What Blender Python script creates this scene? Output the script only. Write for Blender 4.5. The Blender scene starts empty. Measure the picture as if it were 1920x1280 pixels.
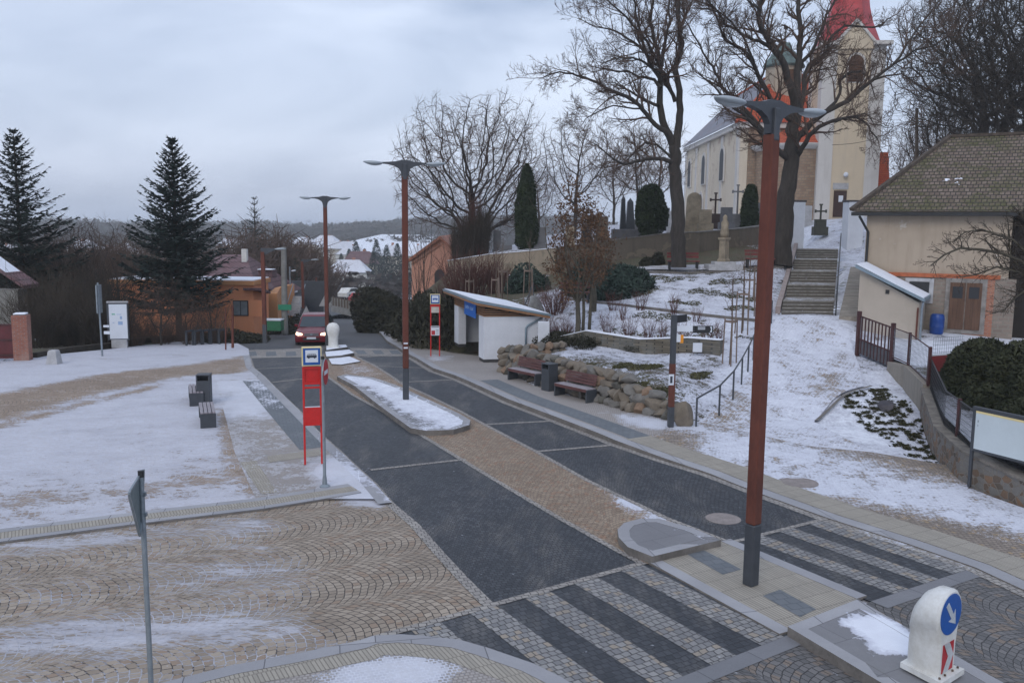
import bpy, bmesh, math, random
import numpy as np
from mathutils import Vector, Matrix, Euler
R = math.radians
col = bpy.context.scene.collection
sc = bpy.context.scene

# ------------------------------------------------------------------ camera
CAMH = 5.9; FPX = 1650.0; PITCH = 7.38; ROLL = 0.6
_p, _r = R(PITCH), R(ROLL)
FW = np.array([0, math.cos(_p), -math.sin(_p)]); _up = np.array([0, math.sin(_p), math.cos(_p)]); _rt = np.array([1., 0, 0])
RT = _rt*math.cos(_r)+_up*math.sin(_r); UP = _up*math.cos(_r)-_rt*math.sin(_r)
cd = bpy.data.cameras.new('camera'); cam = bpy.data.objects.new('camera', cd); col.objects.link(cam)
cd.lens = FPX/1920*36; cd.sensor_width = 36; cd.clip_start = 0.2; cd.clip_end = 6000
M3 = Matrix((RT, UP, -FW)).transposed()
cam.matrix_world = Matrix.Translation((0, 0, CAMH)) @ M3.to_4x4()
sc.camera = cam
# ------------------------------------------------------------------ sky and light
SUN_EL, SUN_AZ = 38, 200
w = bpy.data.worlds.new('World'); sc.world = w; w.use_nodes = True
nt = w.node_tree; N = nt.nodes; L = nt.links; N.clear()
out = N.new('ShaderNodeOutputWorld'); bg = N.new('ShaderNodeBackground')
sky = N.new('ShaderNodeTexSky'); sky.sky_type = 'NISHITA'; sky.sun_disc = False
sky.sun_elevation = R(SUN_EL); sky.sun_rotation = R(SUN_AZ); sky.air_density = 1.5; sky.dust_density = 3.0; sky.ozone_density = 2.0
tc = N.new('ShaderNodeTexCoord'); mp = N.new('ShaderNodeMapping'); mp.inputs['Scale'].default_value = (1.0, 1.0, 4.0)
mp.inputs['Rotation'].default_value = (0.12, 0.1, 0.4)
nz = N.new('ShaderNodeTexNoise'); nz.inputs['Scale'].default_value = 1.9; nz.inputs['Detail'].default_value = 6; nz.inputs['Roughness'].default_value = 0.5
nz.inputs['Distortion'].default_value = 0.6
cr = N.new('ShaderNodeValToRGB'); e = cr.color_ramp.elements
e[0].position = 0.32; e[0].color = (3.15, 3.80, 5.25, 1); e[1].position = 0.66; e[1].color = (6.3, 6.95, 8.4, 1)
sep = N.new('ShaderNodeSeparateXYZ'); L.new(tc.outputs['Generated'], sep.inputs[0])
hr = N.new('ShaderNodeValToRGB'); he = hr.color_ramp.elements
he[0].position = 0.0; he[0].color = (0.90, 0.92, 0.96, 1); he[1].position = 0.35; he[1].color = (1, 1, 1, 1)
L.new(sep.outputs['Z'], hr.inputs[0])
mul = N.new('ShaderNodeMix'); mul.data_type = 'RGBA'; mul.blend_type = 'MULTIPLY'; mul.inputs[0].default_value = 1
mx = N.new('ShaderNodeMix'); mx.data_type = 'RGBA'; mx.inputs[0].default_value = 0.85
L.new(tc.outputs['Generated'], mp.inputs[0]); L.new(mp.outputs[0], nz.inputs['Vector']); L.new(nz.outputs['Fac'], cr.inputs[0])
L.new(cr.outputs[0], mul.inputs[6]); L.new(hr.outputs[0], mul.inputs[7])
L.new(sky.outputs[0], mx.inputs[6]); L.new(mul.outputs[2], mx.inputs[7]); L.new(mx.outputs[2], bg.inputs[0])
bg.inputs[1].default_value = 0.098
L.new(bg.outputs[0], out.inputs[0])
sl = bpy.data.lights.new('sun', 'SUN'); sl.energy = 0.55; sl.angle = R(25); sl.color = (1.0, 0.95, 0.9)
so = bpy.data.objects.new('sun', sl); col.objects.link(so)
sd = Vector((math.sin(R(SUN_AZ))*math.cos(R(SUN_EL)), math.cos(R(SUN_AZ))*math.cos(R(SUN_EL)), math.sin(R(SUN_EL))))
so.rotation_euler = sd.to_track_quat('Z', 'Y').to_euler()
so.location = (0, 0, 60)
sc.view_settings.view_transform = 'Standard'; sc.view_settings.look = 'None'; sc.view_settings.exposure = 0.57; sc.view_settings.gamma = 1
sc.cycles.volume_bounces = 0; sc.cycles.max_bounces = 5; sc.cycles.transparent_max_bounces = 8

# ------------------------------------------------------------------ pixel <-> world (photo pixels, 1920x1280)
def ray(px, py):
    d = FW*FPX+RT*(px-960)+UP*(640-py); return d/d[1]
def Q(px, py, Y):
    d = ray(px, py); return Vector((d[0]*Y, Y, CAMH+d[2]*Y))
_BY = [-50, 34, 40, 47, 58, 70, 104, 150, 260, 330, 470, 560, 900, 1200, 3000]
_BZ = [0, 0, -.22, -.62, -1.35, -2.3, -5.2, -8.5, -14, -15, -11, -6, 1, 3, -10]
def base(y): return float(np.interp(y, _BY, _BZ))
# ------------------------------------------------------------------ hill surface (thin plate spline)
CP = []
def cpx(px, py, Y): v = Q(px, py, Y); CP.append((v.x, v.y, v.z-base(v.y)))
for a in [(1465,588,40),(1575,588,40),(1520,590,39),(1490,470,58),(1580,470,58),(1535,430,62),(1590,408,72),(1380,420,76),(1283,418,100),
          (1470,420,70),(1320,425,64),(1200,440,66),(1470,492,50),(1357,500,50),(1280,507,50),(1200,510,49),(1120,550,46),(1050,562,43),
          (1430,600,38),(1300,585,40),(1130,568,44),(1200,545,45),(1350,540,45),(1430,540,45),(1440,510,48),
          (1352,672,34),(1200,665,36),(1022,652,38),(1350,648,34.6),(1200,640,36.6),(1030,632,38.6),
          (1415,675,33),(1500,640,36),(1500,700,32),(1600,740,29),(1605,665,35),(1660,690,33),(1665,722,31.7),(1480,800,26.5),(1400,730,30),
          (1600,590,41),(1630,560,44),(860,560,52),(850,590,47),(940,590,44),(990,585,44),(920,548,54),(1000,540,54),(1100,520,52),
          (1100,690,32),(1200,720,29),(1250,760,27.6),(1010,665,34.5),(1300,700,31),(1350,740,29),(1600,800,26.4),(1700,800,26.2)]: cpx(*a)
for a in [(884,478,66),(991,466,60),(1131,455,58),(1251,446,58),(1307,443,58),(1429,436,59),(1120,445,68),(1000,460,70),(1250,436,72)]: cpx(*a)
for a in [(7,24),(9,22.5),(5.6,26.3),(4.4,27.2),(2.5,29.3),(0.6,32),(-.2,34),(-.9,39),(-3.0,41.5),(-4.6,44),(-6.5,50),(-8,58),(-10,70),(-12,90),
          (10.5,21),(12.5,20),(14,23),(17,24),(18,20),(25,20),(2,23),(0,28),(-4,36),(-8,44),(-14,60),(-20,40),(-10,20),(5,14),(15,12),(30,12),
          (-25,70),(-25,100),(-20,130),(40,170),(0,160),(70,160),(13,21.8),(12,23.6),(11,22)]: CP.append((a[0], a[1], 0.0))
for a in [(26,36,1.4),(30,40,1.6),(40,40,2),(22,30,1.0),(30,26,1.0),(20,62,6.2),(35,60,7.5),(45,90,8.5),(25,110,8.5),(10,110,8),(0,100,6),(55,50,6),(-2,75,6.4),(-3,85,6.0),(5,64,5.6),(-1.5,62,5.6)]: CP.append(a)
HC = np.array(CP); HN = len(HC)
def _phi(r2): return np.where(r2 > 1e-9, 0.5*r2*np.log(np.maximum(r2, 1e-9)), 0.0)
HK_ = _phi(((HC[:, None, :2]-HC[None, :, :2])**2).sum(-1))+np.eye(HN)*1.0
_Pm = np.hstack([np.ones((HN, 1)), HC[:, :2]])
HA_ = np.zeros((HN+3, HN+3)); HA_[:HN, :HN] = HK_; HA_[:HN, HN:] = _Pm; HA_[HN:, :HN] = _Pm.T
HW_ = np.linalg.solve(HA_, np.concatenate([HC[:, 2], np.zeros(3)]))
def hill(x, y):
    x = np.atleast_1d(np.asarray(x, float)); y = np.atleast_1d(np.asarray(y, float)); o = np.zeros_like(x)
    for i in range(0, len(x), 4000):
        xx, yy = x[i:i+4000], y[i:i+4000]
        r2 = (xx[:, None]-HC[None, :, 0])**2+(yy[:, None]-HC[None, :, 1])**2
        o[i:i+4000] = _phi(r2)@HW_[:HN]+HW_[HN]+HW_[HN+1]*xx+HW_[HN+2]*yy
    # the hill fades out beyond its mapped area
    f = np.clip((150-y)/40, 0, 1)*np.clip((x+22)/6, 0, 1)*np.clip((130-x)/50, 0, 1)
    # the street side of the slope is level
    lx = np.interp(y, [0, 20, 23, 26, 27.5, 30, 33, 38, 40, 44, 50, 58, 75, 100, 140], [40, 12, 8.2, 5.3, 3.9, 1.9, -.1, -1.6, -3, -4.8, -7, -8.5, -11, -14, -14])
    f = f*np.clip((x-lx)/0.9, 0, 1)
    # level floor under the bus shelter
    f = f*np.clip(-sdist(x, y, SHELTER)/.5, 0, 1)
    return np.clip(o, 0, 10)*f
SHELTER = [(-2.2, 36.6), (1.75, 38.6), (.3, 45.6), (-5.6, 45.0)]
_SA, _SB = Q(1513, 587, 40), Q(1535, 466, 58)
STAIRS = [(_SA.x-1.55, _SA.y+.1), (_SA.x+1.45, _SA.y+.1), (_SB.x+1.5, _SB.y), (_SB.x-1.55, _SB.y)]
def _v(fx, fy): return (np.sin(fx*.013+1.3)+np.sin(fy*.009+fx*.006)+np.sin(fx*.031-fy*.017)*.5)
def T(x, y):
    x = np.atleast_1d(np.asarray(x, float)); y = np.atleast_1d(np.asarray(y, float))
    b = np.interp(y, _BY, _BZ)
    far = np.clip((y-250)/400, 0, 1)
    yy = np.maximum(y, 1)
    b = b+far*_v(x, y)*3.0 - np.clip((-x/yy-.35), 0, 1)*8*np.clip((y-250)/300, 0, 1)
    left = np.clip((-x-24)/30, 0, 1)*np.clip((y-30)/30, 0, 1)*-2.0
    z = b+hill(x, y)+left
    k = np.clip(sdist(x, y, STAIRS)/.35, 0, 1); lin = np.interp(y, [_SA.y, _SB.y], [_SA.z, _SB.z])-.38
    return np.where(k > 0, z*(1-k)+np.minimum(z, lin)*k, z)
def T1(x, y): return float(T(x, y)[0])
def G(px, py, dz=0.0):               # point where the pixel's ray meets the street level
    d = ray(px, py); lo, hi = 4.0, 400.0
    for _ in range(50):
        m = (lo+hi)/2
        if CAMH+d[2]*m > base(m)+dz: lo = m
        else: hi = m
    return Vector((d[0]*lo, lo, CAMH+d[2]*lo))
def H(px, py, lo=20.0, hi=120.0, dz=0.0):   # point where the pixel's ray meets the slope
    d = ray(px, py); ys = np.linspace(lo, hi, 1500)
    g = CAMH+d[2]*ys-T(d[0]*ys, ys)-dz
    k = np.argmax(g < 0) if (g < 0).any() else len(ys)-1
    Y = ys[k]; return Vector((d[0]*Y, Y, CAMH+d[2]*Y))

# ------------------------------------------------------------------ mesh builder
class MB:
    def __init__(s): s.v = []; s.f = []; s.m = []; s.mi = 0
    def add(s, vs, fs):
        o = len(s.v); s.v.extend([tuple(v) for v in vs]); s.f.extend([tuple(i+o for i in f) for f in fs]); s.m.extend([s.mi]*len(fs)); return s
    def box(s, c, d, rz=0, rx=0, ry=0, bev=0):
        x, y, z = d[0]/2, d[1]/2, d[2]/2
        if bev and min(x, y, z) > bev:
            vs = []
            b = bev
            for sx in (-1, 1):
                for sy in (-1, 1):
                    for sz in (-1, 1):
                        vs += [(sx*x, sy*(y-b), sz*(z-b)), (sx*(x-b), sy*y, sz*(z-b)), (sx*(x-b), sy*(y-b), sz*z)]
            def I(a, b_, c_, k): return ((a*2+b_)*2+c_)*3+k
            fs = [[I(0,0,0,0),I(0,0,1,0),I(0,1,1,0),I(0,1,0,0)],[I(1,0,0,0),I(1,1,0,0),I(1,1,1,0),I(1,0,1,0)],
                  [I(0,0,0,1),I(1,0,0,1),I(1,0,1,1),I(0,0,1,1)],[I(0,1,0,1),I(0,1,1,1),I(1,1,1,1),I(1,1,0,1)],
                  [I(0,0,0,2),I(0,1,0,2),I(1,1,0,2),I(1,0,0,2)],[I(0,0,1,2),I(1,0,1,2),I(1,1,1,2),I(0,1,1,2)]]
            for a in (0, 1):
                for b_ in (0, 1):
                    fs += [[I(a,b_,0,0),I(a,b_,1,0),I(a,b_,1,1),I(a,b_,0,1)],[I(a,0,b_,0),I(a,1,b_,0),I(a,1,b_,2),I(a,0,b_,2)],[I(0,a,b_,1),I(1,a,b_,1),I(1,a,b_,2),I(0,a,b_,2)]]
                    for c_ in (0, 1): fs.append([I(a,b_,c_,0),I(a,b_,c_,1),I(a,b_,c_,2)])
        else:
            vs = [(-x,-y,-z),(x,-y,-z),(x,y,-z),(-x,y,-z),(-x,-y,z),(x,-y,z),(x,y,z),(-x,y,z)]
            fs = [(0,3,2,1),(4,5,6,7),(0,1,5,4),(1,2,6,5),(2,3,7,6),(3,0,4,7)]
        E_ = Euler((rx, ry, rz)).to_matrix(); c = Vector(c)
        return s.add([E_@Vector(v)+c for v in vs], fs)
    def bar(s, a, b, w_, h_):                          # box along a-b, w_ sideways, h_ thick
        a, b = Vector(a), Vector(b); d = (b-a).normalized(); sd_ = d.cross(Vector((0, 0, 1)))
        if sd_.length < 1e-3: sd_ = Vector((1, 0, 0))
        sd_.normalize(); u = sd_.cross(d); vs = []
        for p in (a, b):
            for (i, j) in ((-1, -1), (1, -1), (1, 1), (-1, 1)): vs.append(p+sd_*i*w_/2+u*j*h_/2)
        return s.add(vs, [(0,1,2,3),(7,6,5,4),(0,4,5,1),(1,5,6,2),(2,6,7,3),(3,7,4,0)])
    def tube(s, pts, rad, n=8, cap=True):
        pts = [Vector(p) for p in pts]
        if not hasattr(rad, '__len__'): rad = [rad]*len(pts)
        vs = []; ref = None
        for i, p in enumerate(pts):
            d = (pts[min(i+1, len(pts)-1)]-pts[max(i-1, 0)])
            if d.length < 1e-9: d = Vector((0, 0, 1))
            d.normalize()
            if ref is None: ref = Vector((1, 0, 0)) if abs(d.x) < .8 else Vector((0, 1, 0))
            a = (ref-d*ref.dot(d))
            if a.length < 1e-5: a = d.orthogonal()
            a.normalize(); ref = a; b = d.cross(a)
            for k in range(n):
                t = 2*math.pi*k/n; vs.append(p+(a*math.cos(t)+b*math.sin(t))*rad[i])
        fs = []
        for i in range(len(pts)-1):
            for k in range(n): fs.append((i*n+k, i*n+(k+1) % n, (i+1)*n+(k+1) % n, (i+1)*n+k))
        if cap: fs.append(tuple(range(n-1, -1, -1))); fs.append(tuple(range((len(pts)-1)*n, len(pts)*n)))
        return s.add(vs, fs)
    def lathe(s, prof, c=(0, 0, 0), n=16, sq=1.0):
        vs = []; fs = []
        for (r, z) in prof:
            for k in range(n):
                t = 2*math.pi*k/n; vs.append((c[0]+r*math.cos(t), c[1]+r*math.sin(t)*sq, c[2]+z))
        for i in range(len(prof)-1):
            for k in range(n): fs.append((i*n+k, i*n+(k+1) % n, (i+1)*n+(k+1) % n, (i+1)*n+k))
        fs.append(tuple(range(n-1, -1, -1))); fs.append(tuple(range((len(prof)-1)*n, len(prof)*n)))
        return s.add(vs, fs)
    def prism(s, poly, ext):                          # poly: 3D points, ext: vector
        n = len(poly); e_ = Vector(ext); a = [Vector(p) for p in poly]
        return s.add(a+[p+e_ for p in a], [tuple(range(n-1, -1, -1)), tuple(range(n, 2*n))]+[(i, (i+1) % n, n+(i+1) % n, n+i) for i in range(n)])
    def rock(s, c, d, rng, rz=0, n=2):
        bm = bmesh.new(); bmesh.ops.create_icosphere(bm, subdivisions=n, radius=1)
        ax = [Vector((rng.gauss(0, 1), rng.gauss(0, 1), rng.gauss(0, 1))).normalized() for _ in range(15)]; cut = [rng.uniform(.46, .74) for _ in ax]
        vs = []
        for v in bm.verts:
            p = v.co.copy()
            for a, k in zip(ax, cut):
                t = p.dot(a)
                if t > k: p -= a*(t-k)*.96
            p *= 1.42
            vs.append(p)
        Rm = Euler((rng.uniform(-.2, .2), rng.uniform(-.2, .2), rz)).to_matrix(); c = Vector(c)
        s.add([Rm@Vector((v.x*d[0]/2, v.y*d[1]/2, v.z*d[2]/2))+c for v in vs], [[v.index for v in f.verts] for f in bm.faces]); bm.free()
        return s
    def mesh(s, name, mats, smooth=False):
        me = bpy.data.meshes.new(name); me.from_pydata(s.v, [], s.f)
        if not isinstance(mats, (list, tuple)): mats = [mats]
        for m in mats: me.materials.append(m)
        if len(mats) > 1: me.polygons.foreach_set('material_index', s.m)
        if smooth:
            me.polygons.foreach_set('use_smooth', [True]*len(s.f))
            if smooth == 'auto': me.set_sharp_from_angle(angle=R(40))
        me.update(); return me
    def obj(s, name, mats, parent=None, smooth=False, world=False, loc=None):
        if world and parent is not None:
            o_ = parent.location; s.v = [(v[0]-o_.x, v[1]-o_.y, v[2]-o_.z) for v in s.v]
        o = bpy.data.objects.new(name, s.mesh(name, mats, smooth)); col.objects.link(o)
        if parent is not None: o.parent = parent
        if loc is not None: o.location = loc
        return o
def tag(o, label=None, cat=None, group=None, kind=None):
    if label: o['label'] = label
    if cat: o['category'] = cat
    if group: o['group'] = group
    if kind: o['kind'] = kind
    return o
def E(name, label, cat, loc=(0, 0, 0), rz=0, group=None):
    o = bpy.data.objects.new(name, None); col.objects.link(o); o.location = loc; o.rotation_euler = (0, 0, rz); o.empty_display_size = .2
    return tag(o, label, cat, group)
def copytree(o, loc=None, rz=None, label=None, scale=None, parent=None, group=None):
    c = o.copy(); col.objects.link(c)
    if parent is not None: c.parent = parent
    if loc is not None: c.location = loc
    if rz is not None: c.rotation_euler = (0, 0, rz)
    if scale is not None: c.scale = scale if hasattr(scale, '__len__') else (scale,)*3
    if label: c['label'] = label
    if group: c['group'] = group
    for ch in list(o.children):
        copytree(ch, parent=c)
    return c

# ------------------------------------------------------------------ materials
class NT:
    def __init__(s, name):
        s.m = bpy.data.materials.new(name); s.m.use_nodes = True; s.t = s.m.node_tree; s.t.nodes.clear()
        s.o = s.n('OutputMaterial'); s.b = s.n('BsdfPrincipled'); s.l(s.b.outputs[0], s.o.inputs[0])
        s.geo = s.n('NewGeometry'); s.tc = s.n('TexCoord')
    def n(s, t): return s.t.nodes.new('ShaderNode'+t)
    def l(s, a, b): s.t.links.new(a, b)
    def math(s, op, a, b=None, c=None, clamp=False):
        m = s.n('Math'); m.operation = op; m.use_clamp = clamp
        for i, x in enumerate((a, b, c)):
            if x is None: continue
            if isinstance(x, (int, float)): m.inputs[i].default_value = x
            else: s.l(x, m.inputs[i])
        return m.outputs[0]
    def noise(s, vec, scale, detail=3, rough=.55, dist=0):
        x = s.n('TexNoise'); x.inputs['Scale'].default_value = scale; x.inputs['Detail'].default_value = detail; x.inputs['Roughness'].default_value = rough
        x.inputs['Distortion'].default_value = dist; s.l(vec, x.inputs['Vector']); return x.outputs['Fac']
    def mapr(s, vec, loc=(0, 0, 0), rot=(0, 0, 0), scale=(1, 1, 1)):
        x = s.n('Mapping'); x.inputs['Location'].default_value = loc; x.inputs['Rotation'].default_value = rot; x.inputs['Scale'].default_value = scale
        s.l(vec, x.inputs[0]); return x.outputs[0]
    def sm(s, v, a, b, lo=0.0, hi=1.0):
        x = s.n('MapRange'); x.interpolation_type = 'SMOOTHSTEP'; s.l(v, x.inputs[0]); x.inputs[1].default_value = a; x.inputs[2].default_value = b
        x.inputs[3].default_value = lo; x.inputs[4].default_value = hi; return x.outputs[0]
    def mix(s, f, a, b, blend='MIX'):
        x = s.n('Mix'); x.data_type = 'RGBA'; x.blend_type = blend
        if isinstance(f, (int, float)): x.inputs[0].default_value = f
        else: s.l(f, x.inputs[0])
        for i, c in ((6, a), (7, b)):
            if isinstance(c, tuple): x.inputs[i].default_value = (c[0], c[1], c[2], 1)
            else: s.l(c, x.inputs[i])
        return x.outputs[2]
    def bump(s, h, strength=.3, dist=.02, nrm=None):
        x = s.n('Bump'); x.inputs['Strength'].default_value = strength; x.inputs['Distance'].default_value = dist; s.l(h, x.inputs['Height'])
        if nrm is not None: s.l(nrm, x.inputs['Normal'])
        s.l(x.outputs[0], s.b.inputs['Normal']); return x.outputs[0]
    def set(s, color=None, rough=None, metal=None, spec=None):
        if color is not None:
            if isinstance(color, tuple): s.b.inputs['Base Color'].default_value = (*color[:3], 1)
            else: s.l(color, s.b.inputs['Base Color'])
        if rough is not None:
            if isinstance(rough, (int, float)): s.b.inputs['Roughness'].default_value = rough
            else: s.l(rough, s.b.inputs['Roughness'])
        if metal is not None: s.b.inputs['Metallic'].default_value = metal
        if spec is not None: s.b.inputs['Specular IOR Level'].default_value = spec
        return s
def plain(name, c, rough=.6, metal=0, var=.25, scale=3, bump=.15, dirt=None, bd=.01, aniso=None):
    t = NT(name); v = t.tc.outputs['Object']
    if aniso: v = t.mapr(v, scale=aniso)
    n1 = t.noise(v, scale, 5, .6); n2 = t.noise(v, scale*9, 3, .6)
    f = t.math('ADD', t.math('MULTIPLY', n1, .7), t.math('MULTIPLY', n2, .3))
    f = t.sm(f, .3, .7)
    d = dirt or tuple(x*(1-var) for x in c)
    t.set(t.mix(f, d, tuple(min(1, x*(1+var*.5)) for x in c)), rough, metal)
    if bump: t.bump(n2, bump, bd)
    return t.m
SNOW = (0.80, 0.83, 0.90)
def snow_mix(t, colr, rough, pos, height=None, amp=.75, soft=.05, stretch=None, joint=None, icy=.35, attr=True, jb=.25, const=.5, fs=1.0, frost=0.0):
    # lay snow over a surface where the mesh's 'snow' amount is high; broken up by noise in world space
    if attr:
        a = t.n('Attribute'); a.attribute_name = 'snow'; av = a.outputs['Fac']
    else: av = const
    v = pos
    if stretch: v = t.mapr(pos, rot=(0, 0, stretch[0]), scale=(stretch[1], stretch[2], 1))
    n1 = t.noise(v, .55, 4, .6, .3); n2 = t.noise(v, 2.4*fs, 6, .68, .4); n3 = t.noise(v, 11*fs, 4, .65)
    nn = t.math('ADD', t.math('MULTIPLY', n1, .25), t.math('ADD', t.math('MULTIPLY', n2, .38), t.math('MULTIPLY', n3, .37)))
    s = t.math('ADD', av, t.math('MULTIPLY', t.math('SUBTRACT', nn, .5), amp*2))
    if joint is not None:
        gate = t.sm(s, .18, .5)
        s = t.math('ADD', s, t.math('MULTIPLY', t.math('MULTIPLY', joint, jb), gate))
    m = t.sm(s, .5-soft, .5+soft)
    thick = t.sm(s, .55, .85)
    ic = t.sm(t.noise(v, 1.1, 5, .65), .35, .65)
    thin = t.mix(ic, (.50, .51, .58), (.62, .64, .72))
    sn = t.mix(thick, thin, SNOW)
    sn = t.mix(t.math('MULTIPLY', ic, icy), sn, (.56, .575, .65))
    mc = m
    if frost:      # worn icy film: greyer, the paving showing through
        fr = t.mix(ic, (.41, .415, .47), (.54, .55, .61)); sn = t.mix(frost, sn, fr)
        mc = t.math('MULTIPLY', m, t.math('SUBTRACT', 1.0, t.math('MULTIPLY', t.sm(n3, .35, .65), .42*frost)))
    c = t.mix(mc, colr, sn)
    r = t.math('ADD', t.math('MULTIPLY', m, .75-rough), rough) if isinstance(rough, (int, float)) else rough
    hh = t.math('MULTIPLY', t.math('ADD', m, t.math('MULTIPLY', n3, .5)), .02)
    if height is not None:
        hh = t.math('ADD', hh, t.math('MULTIPLY', height, t.math('SUBTRACT', 1.0, t.math('MULTIPLY', thick, .9))))
    x = t.n('Bump'); x.inputs['Strength'].default_value = .8; x.inputs['Distance'].default_value = 1.0; t.l(hh, x.inputs['Height']); t.l(x.outputs[0], t.b.inputs['Normal'])
    t.set(c, r); return m
def cobble(name, c1, c2, joint, size=.11, mode='fan', ang=0.0, W=1.5, rough=.75, amp=.75, patch=None, stretch=None, jw=.10, jb=.25, icy=.5, frost=0.0, c3=None, aspect=1.0):
    t = NT(name); P_ = t.geo.outputs['Position']
    q = t.mapr(P_, rot=(0, 0, -ang)); sx = t.n('SeparateXYZ'); t.l(q, sx.inputs[0]); x, y = sx.outputs[0], sx.outputs[1]
    lo1 = t.noise(t.mapr(P_, loc=(1, 9, 0)), .55, 1, .5); lo2 = t.noise(t.mapr(P_, loc=(5, 2, 0)), .55, 1, .5)
    wob = t.noise(P_, 4.5, 2, .5); wob2 = t.noise(t.mapr(P_, loc=(7, 3, 0)), 4.5, 2, .5)
    x = t.math('ADD', x, t.math('ADD', t.math('MULTIPLY', t.math('SUBTRACT', wob, .5), size*.6), t.math('MULTIPLY', t.math('SUBTRACT', lo1, .5), size*2.6))); y = t.math('ADD', y, t.math('ADD', t.math('MULTIPLY', t.math('SUBTRACT', wob2, .5), size*.6), t.math('MULTIPLY', t.math('SUBTRACT', lo2, .5), size*2.6)))
    if mode == 'fan':
        rad = W*.62
        u = t.math('DIVIDE', x, W); i = t.math('FLOOR', u)
        xl = t.math('MULTIPLY', t.math('SUBTRACT', t.math('SUBTRACT', u, i), .5), W)
        a = t.math('SQRT', t.math('SUBTRACT', rad*rad, t.math('MULTIPLY', xl, xl)))
        row = t.math('DIVIDE', t.math('SUBTRACT', y, a), size)
        row = t.math('ADD', row, t.math('MULTIPLY', i, .5))
        cc = t.math('ADD', t.math('MULTIPLY', t.math('ARCSINE', t.math('DIVIDE', xl, rad)), rad/size), t.math('MULTIPLY', i, 37))
    else:
        row = t.math('DIVIDE', y, size*aspect); cc = t.math('DIVIDE', x, size)
    cb = t.n('CombineXYZ'); t.l(cc, cb.inputs[0]); t.l(row, cb.inputs[1])
    br = t.n('TexBrick'); br.offset = .5; br.squash = 1; br.inputs['Scale'].default_value = 1; br.inputs['Mortar Size'].default_value = jw*.5; br.inputs['Mortar Smooth'].default_value = .35
    br.inputs['Brick Width'].default_value = 1; br.inputs['Row Height'].default_value = 1
    br.inputs['Color1'].default_value = (0, 0, 0, 1); br.inputs['Color2'].default_value = (1, 1, 1, 1); br.inputs['Mortar'].default_value = (.5, .5, .5, 1)
    t.l(cb.outputs[0], br.inputs['Vector'])
    mort = br.outputs['Fac']; rnd = br.outputs['Color']
    stone = t.mix(rnd, c1, c2)
    if c3 is not None:
        wn = t.n('TexWhiteNoise'); fl = t.n('VectorMath'); fl.operation = 'FLOOR'; t.l(cb.outputs[0], fl.inputs[0]); t.l(fl.outputs[0], wn.inputs['Vector'])
        stone = t.mix(t.math('GREATER_THAN', wn.outputs['Value'], .86), stone, c3)
    big = t.sm(t.noise(P_, .45, 4, .6), .35, .7)
    stone = t.mix(t.math('MULTIPLY', big, .35), stone, tuple(v*.62 for v in c1))
    if patch is not None:     # light dusty wear scattered over dark setts
        pm = t.sm(t.noise(t.mapr(P_, rot=(0, 0, -ang), scale=(1.0, .30, 1)), .9, 6, .75), .46, .74)
        stone = t.mix(t.math('MULTIPLY', pm, .75), stone, patch)
    fine = t.noise(P_, 45, 3, .7)
    stone = t.mix(t.math('MULTIPLY', fine, .45), stone, tuple(v*.5 for v in c1))
    sp = t.sm(t.noise(P_, 9, 2, .6), .70, .76)
    stone = t.mix(t.math('MULTIPLY', sp, .5), stone, (.55, .57, .62))
    base_ = t.mix(mort, stone, joint)
    hgt = t.math('MULTIPLY', t.math('ADD', t.math('SUBTRACT', 1.0, mort), t.math('MULTIPLY', fine, .3)), .008)
    snow_mix(t, base_, rough, P_, hgt, amp=amp, stretch=stretch, joint=mort, jb=jb, icy=icy, frost=frost)
    return t.m
def slabs(name, c1, c2, joint, bw=.6, bh=.4, ang=0.0, jw=.008, rough=.8, amp=.75, fine=.4, stretch=None, frost=0.0):
    t = NT(name); P_ = t.geo.outputs['Position']; q = t.mapr(P_, rot=(0, 0, -ang))
    br = t.n('TexBrick'); br.inputs['Scale'].default_value = 1; br.inputs['Mortar Size'].default_value = jw; br.inputs['Brick Width'].default_value = bw; br.inputs['Row Height'].default_value = bh
    br.inputs['Mortar Smooth'].default_value = .2
    br.inputs['Color1'].default_value = (*c1, 1); br.inputs['Color2'].default_value = (*c2, 1); br.inputs['Mortar'].default_value = (*joint, 1); t.l(q, br.inputs['Vector'])
    f = t.noise(P_, 30, 4, .7); g = t.sm(t.noise(P_, .9, 5, .6), .3, .7)
    c = t.mix(t.math('MULTIPLY', f, fine), br.outputs['Color'], tuple(v*.45 for v in c1)); c = t.mix(t.math('MULTIPLY', g, .35), c, tuple(v*.6 for v in c1))
    snow_mix(t, c, rough, P_, t.math('MULTIPLY', t.math('SUBTRACT', 1.0, br.outputs['Fac']), .003), amp=amp, joint=br.outputs['Fac'], stretch=stretch, frost=frost)
    return t.m

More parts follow.
